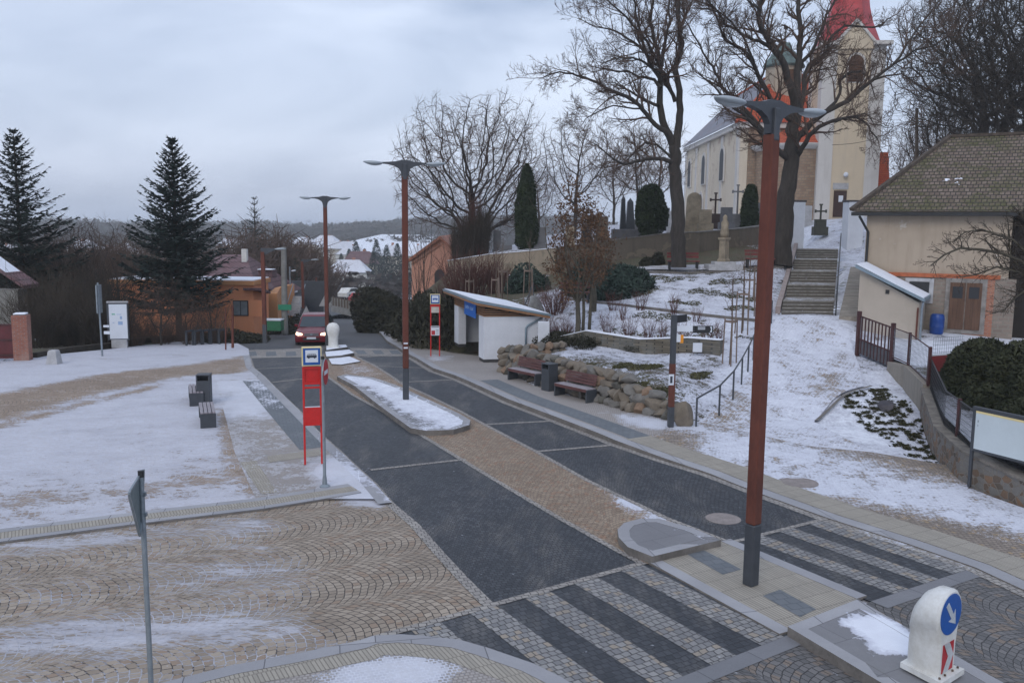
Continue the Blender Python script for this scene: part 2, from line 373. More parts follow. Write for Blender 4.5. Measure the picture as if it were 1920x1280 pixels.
# ------------------------------------------------------------------ sheets cut into cells, so they can follow the ground and carry a 'snow' amount
def _clip(poly, ax, c, keep_less):
    o = []; n = len(poly)
    for i in range(n):
        a, b = poly[i], poly[(i+1) % n]; da, db = a[ax]-c, b[ax]-c
        if keep_less: da, db = -da, -db
        if da >= 0: o.append(a)
        if (da > 0 and db < 0) or (da < 0 and db > 0):
            t = da/(da-db); o.append((a[0]+(b[0]-a[0])*t, a[1]+(b[1]-a[1])*t))
    return o
def cells(poly, st):
    out_ = []; ys = [p[1] for p in poly]; y0 = math.floor(min(ys)/st)*st; rest = poly
    def stp(v): return st*max(1.0, (v-14)/22)
    y = y0
    while rest and len(rest) > 2 and y < max(ys):
        s_ = stp(y); a = _clip(rest, 1, y+s_, True); rest = _clip(rest, 1, y+s_, False)
        if len(a) > 2:
            xs = [p[0] for p in a]; x = math.floor(min(xs)/s_)*s_; r2 = a
            while r2 and len(r2) > 2 and x < max(xs):
                b = _clip(r2, 0, x+s_, True); r2 = _clip(r2, 0, x+s_, False)
                if len(b) > 2: out_.append(b)
                x += s_
        y += s_
    return out_
def inpoly(px, py, poly):
    c = np.zeros(len(px), bool); n = len(poly)
    for i in range(n):
        x1, y1 = poly[i]; x2, y2 = poly[(i+1) % n]
        if y1 == y2: continue
        k = ((y1 > py) != (y2 > py)) & (px < (x2-x1)*(py-y1)/(y2-y1)+x1); c ^= k
    return c
def sdist(px, py, poly):
    d = np.full(len(px), 1e9); n = len(poly)
    for i in range(n):
        ax, ay = poly[i]; bx, by = poly[(i+1) % n]; vx, vy = bx-ax, by-ay; l2 = vx*vx+vy*vy+1e-12
        t = np.clip(((px-ax)*vx+(py-ay)*vy)/l2, 0, 1); d = np.minimum(d, (px-ax-t*vx)**2+(py-ay-t*vy)**2)
    d = np.sqrt(d); return np.where(inpoly(px, py, poly), d, -d)
def snowfield(xs, ys, base_s, blobs):
    s = np.full(len(xs), float(base_s))
    for (poly, val, soft) in blobs:
        k = np.clip(sdist(xs, ys, poly)/soft*.5+.5, 0, 1); s = s*(1-k)+val*k
    return s
def sheet(name, poly, mat_, zf, st=.5, snow=0.0, blobs=(), skirt=0.0, kind='structure', smooth=False, skirt_mat=None):
    poly = [(p[0], p[1]) for p in poly]
    area = sum(poly[i][0]*poly[(i+1) % len(poly)][1]-poly[(i+1) % len(poly)][0]*poly[i][1] for i in range(len(poly)))
    if area < 0: poly = poly[::-1]
    cs = cells(poly, st); idx = {}; vs = []; fs = []
    for c in cs:
        f = []
        for p in c:
            k = (round(p[0], 4), round(p[1], 4))
            if k not in idx: idx[k] = len(vs); vs.append(p)
            if not f or f[-1] != idx[k]: f.append(idx[k])
        if len(f) > 1 and f[0] == f[-1]: f.pop()
        if len(f) > 2 and len(set(f)) == len(f): fs.append(f)
    xs = np.array([v[0] for v in vs]); ys = np.array([v[1] for v in vs]); zs = zf(xs, ys)
    mb = MB(); mb.add(list(zip(xs, ys, zs)), fs)
    s = snowfield(xs, ys, snow, blobs)
    if skirt:
        n = len(poly); px_ = []; 
        for i in range(n):
            a, b = poly[i], poly[(i+1) % n]; m_ = max(1, int(math.hypot(b[0]-a[0], b[1]-a[1])/.8))
            for k in range(m_): px_.append((a[0]+(b[0]-a[0])*k/m_, a[1]+(b[1]-a[1])*k/m_))
        X = np.array([p[0] for p in px_]); Y = np.array([p[1] for p in px_]); Z = zf(X, Y); m_ = len(px_)
        mb.mi = 1 if skirt_mat else 0
        mb.add(list(zip(X, Y, Z))+list(zip(X, Y, Z-skirt)), [(i, m_+i, m_+(i+1) % m_, (i+1) % m_) for i in range(m_)])
        s = np.concatenate([s, np.zeros(2*m_)])
    o = mb.obj(name, [mat_, skirt_mat] if skirt_mat else mat_, smooth=smooth)
    at = o.data.attributes.new('snow', 'FLOAT', 'POINT'); at.data.foreach_set('value', s.astype(np.float32))
    if kind: o['kind'] = kind
    return o
def gp(pts, dz=0.0): return [tuple(G(x, y, dz)[:2]) for x, y in pts]
def hp(pts, lo=20, hi=120): return [tuple(H(x, y, lo, hi)[:2]) for x, y in pts]
def zb(dz): return lambda x, y: np.interp(y, _BY, _BZ)+dz
def zt(dz): return lambda x, y: T(x, y)+dz
def band(line, w0, w1):                              # ribbon along a world polyline between two side offsets
    out1, out2 = [], []
    for i, p in enumerate(line):
        a = line[max(i-1, 0)]; b = line[min(i+1, len(line)-1)]; dx, dy = b[0]-a[0], b[1]-a[1]; l_ = math.hypot(dx, dy); nx, ny = dy/l_, -dx/l_
        out1.append((p[0]+nx*w0, p[1]+ny*w0)); out2.append((p[0]+nx*w1, p[1]+ny*w1))
    return out1+out2[::-1]
# ------------------------------------------------------------------ street materials
ROADANG = R(104)-R(90)
LSANG = R(28.7)
m_dark = cobble('dark basalt setts', (.030, .035, .044), (.085, .092, .105), (.010, .011, .014), .095, 'fan', ROADANG, 1.35, rough=.62, patch=(.24, .22, .20), jw=.18, jb=.1)
m_beige = cobble('beige fan setts', (.29, .235, .18), (.46, .385, .305), (.05, .042, .037), .135, 'fan', LSANG-R(90), 1.6, rough=.75, jw=.13, stretch=(-LSANG, .35, 1.3), jb=.24, c3=(.34, .25, .18), amp=.85, frost=.85)
m_strip = cobble('tan centre setts', (.27, .195, .135), (.42, .33, .24), (.07, .055, .045), .11, 'fan', ROADANG, 1.2, rough=.75, jw=.12, c3=(.36, .22, .14))
m_grey = cobble('grey fan setts', (.12, .118, .118), (.21, .20, .195), (.035, .033, .034), .125, 'fan', ROADANG+R(20), 1.5, rough=.7, jw=.14, c3=(.24, .19, .15))
m_zeb = cobble('light crossing setts', (.205, .205, .21), (.36, .35, .335), (.045, .042, .042), .125, 'grid', R(121)-R(90), rough=.7, jw=.14, c3=(.38, .32, .25))
m_zebd = cobble('dark crossing setts', (.030, .035, .043), (.070, .076, .088), (.020, .020, .024), .125, 'grid', R(121)-R(90), rough=.62, jw=.13, patch=(.2, .19, .18))
m_row = cobble('light border setts', (.30, .28, .26), (.44, .41, .37), (.07, .06, .06), .12, 'grid', ROADANG, rough=.75, jw=.13)
m_kerb = slabs('granite kerb', (.34, .34, .36), (.42, .42, .44), (.10, .10, .11), 1.0, 3.0, 0.2, jw=.008)
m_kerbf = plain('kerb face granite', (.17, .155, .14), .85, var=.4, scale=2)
m_band = slabs('grey stone band', (.20, .205, .22), (.25, .25, .265), (.09, .09, .1), 1.0, 1.6, R(35), jw=.008)
m_pave = slabs('light granite mosaic', (.40, .37, .345), (.50, .46, .43), (.28, .25, .235), .07, .07, .3, jw=.012, fine=.55, frost=.5)
m_tact = slabs('beige ribbed paving', (.38, .35, .295), (.47, .43, .36), (.20, .175, .15), .06, .4, LSANG, jw=.008, fine=.5)
m_dstrip = slabs('dark paving strip', (.15, .17, .19), (.19, .205, .22), (.10, .11, .12), .2, .2, .3, jw=.008)
m_brown = cobble('brown pavement setts', (.24, .20, .165), (.36, .30, .25), (.075, .065, .055), .10, 'grid', R(15), rough=.8, jw=.13, c3=(.42, .31, .19), amp=.85)
m_asph = slabs('asphalt', (.085, .088, .095), (.09, .093, .10), (.085, .088, .095), 30, 30, 0, jw=0, fine=.35)
m_conc = plain('island concrete', (.26, .25, .25), .85, var=.3)
m_isl = slabs('island paving', (.22, .22, .235), (.27, .27, .28), (.14, .14, .15), .9, .9, .5, jw=.006)
m_plaza = cobble('plaza setts', (.30, .22, .16), (.42, .33, .25), (.08, .065, .055), .12, 'fan', LSANG-R(90), 1.6, rough=.75, jw=.12, stretch=(-LSANG, .7, 1.1), amp=.72, icy=.9, frost=.55)
m_path = cobble('path setts', (.27, .225, .18), (.40, .33, .26), (.08, .07, .06), .13, 'grid', R(60), rough=.8, jw=.12, amp=.95, c3=(.40, .27, .16))

def grass_mat(name, g1, g2, soil, amp=.8, const=None):
    t = NT(name); P_ = t.geo.outputs['Position']
    a = t.noise(P_, 1.4, 5, .65); b = t.noise(t.mapr(P_, scale=(1, 1, 1)), 14, 5, .75)
    c = t.mix(t.sm(b, .35, .65), g1, g2); c = t.mix(t.sm(a, .45, .65), c, soil)
    snow_mix(t, c, .95, P_, t.math('MULTIPLY', b, .05), amp=amp, icy=.05, attr=const is None, const=const or .5, soft=.04, fs=1.3)
    return t.m
m_grass = grass_mat('winter grass', (.055, .054, .030), (.120, .108, .066), (.095, .072, .048), amp=.85)
m_far = grass_mat('distant fields', (.06, .06, .045), (.12, .11, .08), (.09, .075, .055))

# ------------------------------------------------------------------ ground level lines, read off the photo
RK = [(2100,1190),(1920,1108),(1830,1066),(1700,1020),(1550,972),(1440,932),(1330,890),(1240,862),(1155,833),(1045,790),(953,755),(880,721),(813,696),(769,670),(726,643),(699,613),(682,593),(655,583),(610,577)]
LE = [(925,1138),(872,1085),(830,1040),(782,985),(735,945),(702,907),(672,880),(635,845),(600,815),(560,770),(515,727),(475,690),(468,668)]
LR = [(1213,1057),(1167,1033),(1053,970),(973,923),(873,863),(815,828),(760,795),(715,767),(665,740),(615,705),(603,688),(606,664)]
RL = [(1355,1015),(1247,973),(1167,935),(1100,903),(1001,847),(910,799),(860,772),(800,742),(747,718),(699,685),(671,672),(655,660)]
wRK, wLE, wLR, wRL = gp(RK), gp(LE), gp(LR), gp(RL)
CURVE = [(200,1310),(317,1280),(437,1250),(572,1225),(674,1204),(700,1195),(750,1192),(793,1195),(860,1202),(913,1217),(1000,1247),(1053,1273),(1110,1310),(1180,1370)]
wCURVE = gp(CURVE)
LSTOP = [(-500,1110),(-250,1062),(0,1020),(270,984),(496,957),(678,927),(735,945)]
wLST = gp(LSTOP)

# terrain: near grid then two coarser rings beneath its rim
def rect(a, b, c, d): return [(a, c), (b, c), (b, d), (a, d)]
hill_blobs = [
  (hp([(1130,510),(1430,500),(1430,545),(1300,570),(1130,560)], 30), .60, 1.5),
  (hp([(1150,545),(1440,590),(1440,640),(1350,640),(1010,600)], 30), .64, 1.5),
  (hp([(1190,500),(1420,490),(1400,515),(1230,530)], 30), .56, 2.0),
  (hp([(1210,560),(1330,560),(1300,600),(1200,590)], 30), .64, 1.5),
  (hp([(1040,665),(1350,680),(1400,700),(1310,790),(1250,745),(1100,690)]), .50, .8),
  (hp([(930,655),(1000,672),(1110,702),(1240,745),(1270,770),(1230,775),(1100,735),(1000,700)]), .30, .5),
  (hp([(940,660),(1010,665),(1130,690),(1270,760),(1240,765),(1100,705),(950,672)]), .40, .8),
  (hp([(1345,690),(1440,620),(1420,700),(1305,790),(1290,740)]), .68, .8),
  ([(10.0, 21.5), (14, 33), (9.5, 30), (6.6, 24)], .72, 1.0),
  (hp([(850,545),(1000,545),(1000,580),(900,590)], 40), .58, 2),
  ([(-26, 37), (-14, 45), (-17, 50), (-32, 42)], .45, 2),
  ([(-60, 36), (-19, 47), (-14, 60), (-60, 80)], .28, 5),
  ([(-60, 10), (-19, 36), (-60, 38)], .8, 2),
  ([(2, 51), (14, 50), (16, 58), (2, 60)], .25, 1.5),
  ([(14, 56), (20, 56), (24, 74), (18, 74)], .8, 2),
  ([(-10, 38), (-3.2, 40), (1.5, 50), (-6, 70), (-14, 66)], .16, 2),
  (hp([(1500,480),(1580,480),(1600,640),(1580,640)], 30), .70, .6),
]
sheet('hillside_ground', rect(-34, 44, 8, 96), m_grass, zt(-.05), .42, .58, hill_blobs, smooth=True)
sheet('fields', [(-260, -20), (300, -20), (300, 340), (44.5, 340), (44.5, 8.5), (-33.5, 8.5), (-33.5, 95.5), (44.5, 95.5), (44.5, 340), (-260, 340)], m_far, zt(-.3), 6, .46, (), smooth=True)
sheet('distant_hills', rect(-1800, 1800, 330, 2400), m_far, zt(-.8), 14, .30, (), smooth=True)

# road surface (dark setts), one sheet to the crossing
road = wLE+gp([(480,652),(655,652)])+gp([(726,643),(769,670),(813,696),(880,721),(953,755),(1045,790),(1155,833),(1240,862),(1330,890),(1440,932),(1557,974),(1363,1022)])+gp([(1213,1057)])
zr = gp([(2100,1190),(1920,1108),(1830,1066),(1557,973)])
road_blobs = [(gp([(636,800),(660,880),(745,935),(700,880),(640,800)]), .45, .25),
              (gp([(650,642),(700,652),(900,735),(860,745),(690,668)]), .12, .4)]
lanes = wLE[:]+gp([(470,650),(726,643)])+wRK[4:14][::-1]+gp([(1363,1022),(1213,1057)])
sheet('road', lanes, m_dark, zb(0.0), .5, .04, road_blobs)
asph = gp([(395,645),(440,637),(500,628),(560,617),(592,603),(610,592),(614,584),(610,577),(655,583),(682,593),(699,613),(727,644),(650,658),(470,662)])
sheet('asphalt_road', asph, m_asph, zb(-.006), .6, .05, [(gp([(640,605),(700,608),(700,612),(640,612)]), .35, .3), (gp([(640,640),(690,642),(690,646),(640,646)]), .3, .3)])
# centre strip between the lanes
strip = wLR+[p for p in wRL[::-1]]
sheet('centre_strip', strip, m_strip, zb(.005), .5, .05, [(gp([(1120,915),(1180,932),(1290,985),(1200,975),(1150,950)]), .62, .25), (gp([(610,660),(680,672),(740,712),(640,706)]), .42, .5), (gp([(630,700),(720,700),(880,790),(900,806),(850,812),(770,800),(640,725)]), .35, .3)])
for nm, ln, a, b in (('light_sett_row', wLR, -.13, .0), ('light_sett_row', wRL, .0, .13), ('light_sett_row', wLE, -.14, .06)):
    sheet(nm, band(ln, a, b), m_row, zb(.009), .6, .06, ())
for a, b in (((695,881),(873,861)), ((510,717),(620,705)), ((480,692),(600,686)), ((1001,847),(1155,834)), ((905,796),(1045,789)), ((699,686),(800,690)), ((748,717),(850,712)), ((668,672),(745,664))):
    l_ = gp([a, b]); sheet('light_sett_row', band(l_, -.07, .07), m_row, zb(.010), .6, .05, ())
# near crossings
L0, L1 = G(925, 1138), G(1213, 1057); B1 = G(1478, 1190)
ud = (L1-L0).normalized(); sdv = (B1-L1); sdn = sdv.normalized(); slen = sdv.length
z1 = [tuple((L1+sdn*0)[:2]), tuple((L1-ud*5.6)[:2]), tuple((L1-ud*5.6+sdv*1.0)[:2]), tuple(B1[:2])]
sheet('crossing_base', z1, m_zebd, zb(.002), .5, .03, ())
for k in range(6):
    a = L1-ud*(.10+1.03*k); b = L1-ud*(.60+1.03*k)
    sheet('crossing_stripe', [tuple(a[:2]), tuple(b[:2]), tuple((b+sdv)[:2]), tuple((a+sdv)[:2])], m_zeb, zb(.007), .5, .03, ())
sheet('light_sett_row', band([tuple((L1-ud*5.6)[:2]), tuple(L1[:2])], -.14, 0), m_row, zb(.011), .5, .0, ())
q = [G(*p) for p in ((1363,1022),(1557,973),(1827,1063),(1633,1127))]
sheet('crossing_base', [tuple(p[:2]) for p in q], m_zebd, zb(.002), .5, .03, [(gp([(1620,985),(1850,1055),(1800,1062),(1600,1000)]), .42, .25)])
for k in range(3):
    t0, t1 = .20+k*.29, .34+k*.29
    a, b = q[0].lerp(q[1], t0), q[0].lerp(q[1], t1); c, d = q[3].lerp(q[2], t1), q[3].lerp(q[2], t0)
    sheet('crossing_stripe', [tuple(p[:2]) for p in (a, b, c, d)], m_zeb, zb(.007), .5, .05, ())
sheet('light_sett_row', band([tuple(q[0][:2]), tuple(q[1][:2])], -.12, 0), m_row, zb(.011), .5, .0, ())
# stone bands and grey fan setts past the crossings
bandL = [tuple(B1[:2]), tuple((B1-ud*6)[:2])]
sheet('stone_band', band(bandL, -.30, 0), m_band, zb(.004), .6, .03, ())
bandR = [tuple(q[2][:2]), tuple(q[3][:2])]
sheet('stone_band', band(bandR, -.30, 0), m_band, zb(.004), .6, .03, ())
nearroad = [tuple((B1-ud*8)[:2]), tuple(B1[:2]), tuple(q[3][:2]), tuple(q[2][:2])]+gp([(1920,1108),(2100,1190)])+[(12, 6.5), (-3, 6.5)]
sheet('street_setts', nearroad, m_grey, zb(-.003), .5, .04, ())
# left side street (beige fans) and its far arm across the plaza
lstreet = wLST+wLE[:4][::-1]+gp([(780,1183),(700,1240)])+[(-3.6, 9), (-14, 5.5), (-20, 9)]
ls_bl = [(gp([(520,940),(740,940),(930,1140),(700,1200),(600,1170),(590,1060),(500,985)]), .16, .35),
         (gp([(0,1025),(500,962),(560,990),(300,1010),(0,1045)]), .52, .35),
         (gp([(270,1065),(560,1040),(600,1100),(300,1120)]), .45, .4),
         (gp([(0,1170),(200,1150),(480,1140),(600,1170),(560,1185),(300,1210),(60,1235),(0,1240)]), .56, .45),
         (gp([(640,925),(740,935),(720,955),(640,945)]), .75, .25)]
sheet('side_street', lstreet, m_beige, zb(-.002), .35, .36, ls_bl)
# plaza
plz = [p for p in wLST[:-1]]+wLE[4:]+gp([(466,655),(440,642),(350,640),(212,655),(60,670),(0,682),(-160,700),(-500,740)])
plz_bl = [(gp([(-100,905),(200,900),(460,880),(480,925),(200,950),(-100,1000)]), .50, 1.0),
          (gp([(390,715),(500,712),(700,905),(735,935),(480,935),(430,850)]), .24, .35),
          (gp([(380,715),(500,712),(560,770),(500,770),(400,770)]), .72, .6),
          (gp([(600,860),(640,850),(735,930),(640,935),(600,900)]), .72, .3),
          (gp([(-200,760),(0,740),(130,715),(240,697),(360,685),(465,668),(480,690),(440,702),(330,708),(200,735),(0,790),(-200,840)]), .30, .5),
          (gp([(-200,850),(0,795),(200,745),(300,722),(305,728),(200,752),(0,806),(-200,860)]), .38, .25),
          (gp([(300,860),(420,860),(440,900),(330,890)]), .48, .8)]
def zpl(x, y): return np.interp(y, _BY, _BZ)+.035
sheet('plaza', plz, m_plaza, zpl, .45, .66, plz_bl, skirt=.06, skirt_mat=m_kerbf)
plat = gp([(405,716),(500,712),(560,775),(640,850),(702,912),(730,938),(480,938),(440,850)])
sheet('platform_paving', plat, m_pave, zb(.0385), .5, .30, [(gp([(380,700),(520,700),(560,775),(400,800)]), .66, 1.0), (gp([(590,865),(660,850),(760,945),(640,945),(600,910)]), .70, .3), (gp([(400,800),(470,780),(500,930),(430,930)]), .42, .5)])
sheet('dark_strip', gp([(455,716),(488,716),(608,840),(562,846),(500,772)]), m_dstrip, zb(.044), .5, .08, [(gp([(445,710),(500,710),(545,770),(490,770)]), .52, .3)])
sheet('platform_kerb', band(wLE[4:], -.30, -.02), m_kerb, zb(.043), .5, .25, [(gp([(600,820),(760,950),(640,900)]), .66, .3)])
sheet('ribbed_band', gp([(500,858),(598,845),(608,855),(505,870)]), m_tact, zb(.045), .5, .1, ())
sheet('ribbed_band', gp([(450,870),(480,866),(520,926),(490,930)]), m_tact, zb(.045), .5, .3, ())
lb = band(wLST[:6], -.16, 0); sheet('street_kerb', band(wLST[:6], -.18, 0), m_kerb, zb(.0495), .5, .12, ())
sheet('ribbed_band', band(wLST[:6], -.58, -.19), m_tact, zb(.0478), .5, .10, ())
sheet('street_kerb', band(wLST[:6], -.80, -.59), m_kerb, zb(.0463), .5, .25, ())
# near corner pavement
near = wCURVE+[(1.5, 7), (-7, 5.5)]
sheet('corner_pavement', near, m_pave, zb(.028), .4, .12, [(gp([(600,1270),(680,1232),(790,1228),(850,1250),(840,1300),(600,1320)]), .70, .25)], skirt=.05, skirt_mat=m_kerbf)
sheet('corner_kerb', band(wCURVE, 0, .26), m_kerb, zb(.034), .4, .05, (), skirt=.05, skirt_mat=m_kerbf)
sheet('ribbed_band', band(wCURVE, .27, .62), m_tact, zb(.033), .4, .12, ())
# right pavement; the kerb drops to the carriageway beside the crossing
def kh(x, y): return .02+.11*np.clip((y-20)/4.5, 0, 1)**1.0
def zside(dz): return lambda x, y: np.interp(y, _BY, _BZ)+kh(x, y)+dz
back = gp([(2100,1000),(1920,952),(1815,915)], .02)+[(11.5,21.3),(9.6,22.8)]+[(8.0,23.4),(5.6,26.2),(4.9,26.6),(2.5,29.4),(0.7,32.2),(0.2,34.3),(-.2,36),(1.2,37.5),(-1.2,41.2)]+gp([(850,662),(815,655),(785,640),(760,620),(740,605),(715,590),(690,583)], .1)
wRKw = wRK[:]
side = wRKw[:18]+back[::-1]
side_bl = [([(8.6,17.5),(6.6,19.2),(4.7,22),(4.2,25),(5.6,26.6),(8.5,23.5),(10.5,20.5),(14,18.5),(12,15)], .60, .8),
           (gp([(1100,775),(1290,800),(1330,870),(1210,830)], .1), .34, .6), (gp([(1170,772),(1300,790),(1300,812),(1200,800)], .1), .66, .3)]
sheet('pavement', side, m_brown, zside(0), .4, .18, side_bl, skirt=.16, skirt_mat=m_kerbf)
lightp = gp([(1195,820),(1240,812)], .13)+[(4.9,26.4),(2.5,29.35),(0.7,32.15),(0.2,34.25),(-.2,35.9),(1.2,37.4),(-1.2,41.1)]+gp([(850,664),(815,657),(785,642),(760,622),(740,607),(715,592),(690,585)], .1)
sheet('granite_pavement', lightp+wRKw[8:18][::-1], m_pave, zside(.004), .5, .16, [(gp([(1130,770),(1310,800),(1290,815),(1180,800)], .1), .64, .3), (gp([(800,665),(850,668),(840,680),(800,676)], .1), .5, .3)])
sheet('dark_strip', band(wRKw[8:12], .42, 1.15), m_dstrip, zside(.008), .5, .12, ())
sheet('ribbed_band', band(wRKw[:9], .35, 1.15), m_tact, zside(.006), .5, .14, ())
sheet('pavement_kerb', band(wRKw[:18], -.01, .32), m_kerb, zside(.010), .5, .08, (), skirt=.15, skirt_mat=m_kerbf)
sheet('gutter_row', band(wRKw[:14], -.22, -.01), m_row, zb(.006), .5, .10, [(gp([(1600,985),(1860,1060),(1840,1075),(1600,1000)]), .5, .2)])
# path up to the church steps, paved drive to the yard gate
path = [(5.6,26.3),(6.6,27.6)]+hp([(1400,690),(1440,622)])+hp([(1462,592)], 34)+hp([(1562,596)], 34)+hp([(1592,625),(1612,690)], 28)+[(12.6,31.0),(10.6,28.6),(9.4,26.8),(9.6,24.4),(9.7,22.9),(8.0,23.3)]
sheet('hill_path', path, m_path, zt(.02), .4, .61, [(hp([(1350,750),(1420,700),(1420,800),(1340,800)], 20), .50, .5), (hp([(1490,600),(1570,600),(1560,640),(1520,640)], 30), .55, .5), ([(10.6,28.6),(12.6,31.4),(11.5,32.5),(9.4,29.5)], .52, .6)])
drive_edge = [(9.5,26.9),(10.9,28.7),(12.9,31.1)]
sheet('drive_edge', band(drive_edge, -.05, .05), m_kerbf, zt(.04), .5, .12, ())
# islands in the road
def zi(dz): return lambda x, y: np.interp(y, _BY, _BZ)+dz
I1 = gp([(665,724),(700,752),(735,778),(770,803),(800,808),(850,806),(880,797),(882,788),(860,775),(800,748),(750,725),(700,708),(650,702),(632,706)], .14)
def inset(poly, d):
    c = [sum(p[0] for p in poly)/len(poly), sum(p[1] for p in poly)/len(poly)]; o = []
    n = len(poly)
    for i in range(n):
        a, b, c2 = poly[i-1], poly[i], poly[(i+1) % n]
        e1 = (b[0]-a[0], b[1]-a[1]); e2 = (c2[0]-b[0], c2[1]-b[1]); l1 = math.hypot(*e1); l2 = math.hypot(*e2)
        nx, ny = -(e1[1]/l1+e2[1]/l2), (e1[0]/l1+e2[0]/l2); l_ = math.hypot(nx, ny) or 1
        k = d/max(.5, l_/2); nx, ny = nx/l_*k, ny/l_*k
        o.append((b[0]+nx, b[1]+ny))
    return o
def ccw(p):
    return p if sum(p[i][0]*p[(i+1) % len(p)][1]-p[(i+1) % len(p)][0]*p[i][1] for i in range(len(p))) > 0 else p[::-1]
I2 = gp([(1223,1043),(1177,1025),(1160,1007),(1158,992),(1170,980),(1200,972),(1235,972),(1300,990),(1352,1012)], .15)
I3 = gp([(1477,1174),(1608,1123),(1737,1197),(1850,1262),(1990,1340),(1820,1380)], .15)
for pl, sn, bl, cm in ((I1, .70, [(gp([(665,724),(770,803),(800,808),(770,780),(690,725)], .14), .35, .2), (gp([(700,760),(800,790),(850,806),(800,808)], .14), .45, .3)], m_isl),
                       (I2, .12, [(gp([(1230,975),(1352,1012),(1300,1005),(1260,990)], .15), .62, .2)], m_isl), (I3, .05, [(gp([(1560,1160),(1610,1142),(1660,1150),(1760,1215),(1720,1235),(1655,1235),(1640,1205),(1580,1185)], .15), .95, .10)], m_isl)):
    pl = ccw(pl)
    sheet('traffic_island', pl, cm, zi(.150), .4, sn, bl)
    o = sheet('traffic_island_kerb', pl+[pl[0]]+[inset(pl, .22)[0]]+inset(pl, .22)[1:][::-1]+[inset(pl, .22)[0]], m_kerb, zi(.154), .4, sn*.6, bl, skirt=.17, skirt_mat=m_kerbf)
sheet('refuge_paving', gp([(1225,1048),(1355,1016),(1610,1124),(1480,1186)]), m_tact, zb(.030), .5, .06, [(gp([(1430,1070),(1470,1085),(1560,1130),(1500,1120)]), .42, .2)], skirt=.04, skirt_mat=m_kerbf)
sheet('refuge_kerb', band(gp([(1225,1048),(1480,1186)]), -.05, .20), m_kerb, zb(.034), .5, .03, (), skirt=.05, skirt_mat=m_kerbf)
sheet('refuge_kerb', band(gp([(1355,1016),(1610,1124)]), -.20, .05), m_kerb, zb(.034), .5, .12, (), skirt=.05, skirt_mat=m_kerbf)
sheet('dark_strip', gp([(1278,1036),(1312,1030),(1390,1070),(1355,1080)]), m_dstrip, zb(.034), .5, .05, ())
sheet('dark_strip', gp([(1430,1120),(1462,1108),(1530,1145),(1500,1160)]), m_dstrip, zb(.034), .5, .05, ())
# far crossing and its small islands
for k in range(5):
    a = 462+k*37; p = gp([(a, 660), (a+18, 659), (a+20, 667), (a, 668)]); sheet('far_crossing_block', p, m_dstrip, zb(.014), 1, .05, ())
sheet('far_crossing', gp([(450,657),(605,652),(603,669),(455,672)]), m_row, zb(.010), 1, .12, ())
sheet('far_crossing', gp([(655,652),(745,655),(762,668),(668,668)]), m_row, zb(.010), 1, .12, ())
for k in range(3):
    a = 665+k*32; p = gp([(a, 657), (a+17, 657), (a+24, 664), (a+6, 664)]); sheet('far_crossing_block', p, m_dstrip, zb(.014), 1, .05, ())
for pts, h_ in (([(612,648),(648,646),(652,650),(612,656)], .18), ([(610,659),(655,655),(664,661),(640,666),(612,668)], .16), ([(616,672),(655,668),(676,677),(640,683),(622,682)], .06)):
    sheet('far_island', ccw(gp(pts, h_)), m_isl, zi(h_), 1, .80, (), skirt=h_+.02, skirt_mat=m_kerbf)
# manhole covers
def disc(name, c, r, z, m, n=28):
    mb = MB(); mb.lathe([(r, -.02), (r, z), (r*.93, z+.003), (r*.9, z), (0.01, z)], (0, 0, 0), n); return mb.obj(name, m, smooth=False, loc=(c[0], c[1], c[2]))
m_iron = plain('rusty cast iron', (.16, .115, .09), .7, .3, var=.4, scale=6)
m_mhc = plain('manhole concrete', (.27, .235, .22), .85, var=.25, scale=5)
mh = G(1356, 972); o = disc('manhole_cover', mh, .36, .006, m_mhc); tag(o, 'round brown manhole cover set in the dark setts of the right lane', 'manhole cover')
mh = G(1500, 902, .05); o = disc('manhole_cover', (mh.x, mh.y, float(kh(0, mh.y))), .42, .008, m_mhc); tag(o, 'large round manhole cover with a rusty rim in the snowy pavement', 'manhole cover')
# yard behind the retaining wall, churchyard lawn edge
m_yard = m_grass
YZ = 1.30
YEDGE = [hq_[0] for hq_ in [(lambda v: ((v.x, v.y),))(H(px, py, 14, 60)) for px, py in ((1607,665),(1670,692),(1700,725),(1736,774),(1762,852),(1812,902),(1920,945),(2060,1000))]]
YARD = [(a+.12, b+.10) for a, b in YEDGE]+[(34, 14), (38, 44), (16.2, 44), (15.6, 37.5)]
def zy(x, y): return np.interp(y, [18, 22, 26, 29, 33, 36, 40], [.85, .95, 1.05, 1.12, 1.12, 1.35, 1.6])+.02*np.sin(x*2+y)
sheet('yard', YARD, m_yard, zy, .5, .74, [([(12,20),(30,14),(32,31),(14.3,31)], .2, 1.0)], smooth=True)
# ------------------------------------------------------------------ street furniture
m_corten = plain('weathered corten steel', (.125, .036, .022), .8, 0, var=.35, scale=2.2, bump=.2, aniso=(1, 1, .4))
m_dgrey = plain('dark grey paint', (.050, .056, .066), .5, 0, var=.2, scale=4)
m_lamp = plain('lamp housing grey', (.33, .37, .40), .4, .1, var=.1, scale=3)
m_glass = plain('lamp glass', (.42, .47, .50), .15, 0, var=.15, scale=8)
m_galv = plain('galvanised steel', (.27, .31, .34), .45, .5, var=.2, scale=6)
m_red = plain('red enamel', (.56, .018, .016), .4, 0, var=.15, scale=3)
m_red2 = plain('red reflective', (.45, .02, .03), .5, 0, var=.2, scale=3)
m_blue = plain('blue enamel', (.008, .085, .33), .4, 0, var=.1)
m_white = plain('white plastic', (.70, .71, .70), .45, 0, var=.08, scale=2, dirt=(.55, .54, .50))
m_whitep = plain('white panel', (.66, .70, .76), .35, 0, var=.06, scale=2)
m_yel = plain('cream yellow rim', (.72, .60, .30), .5, 0, var=.1)
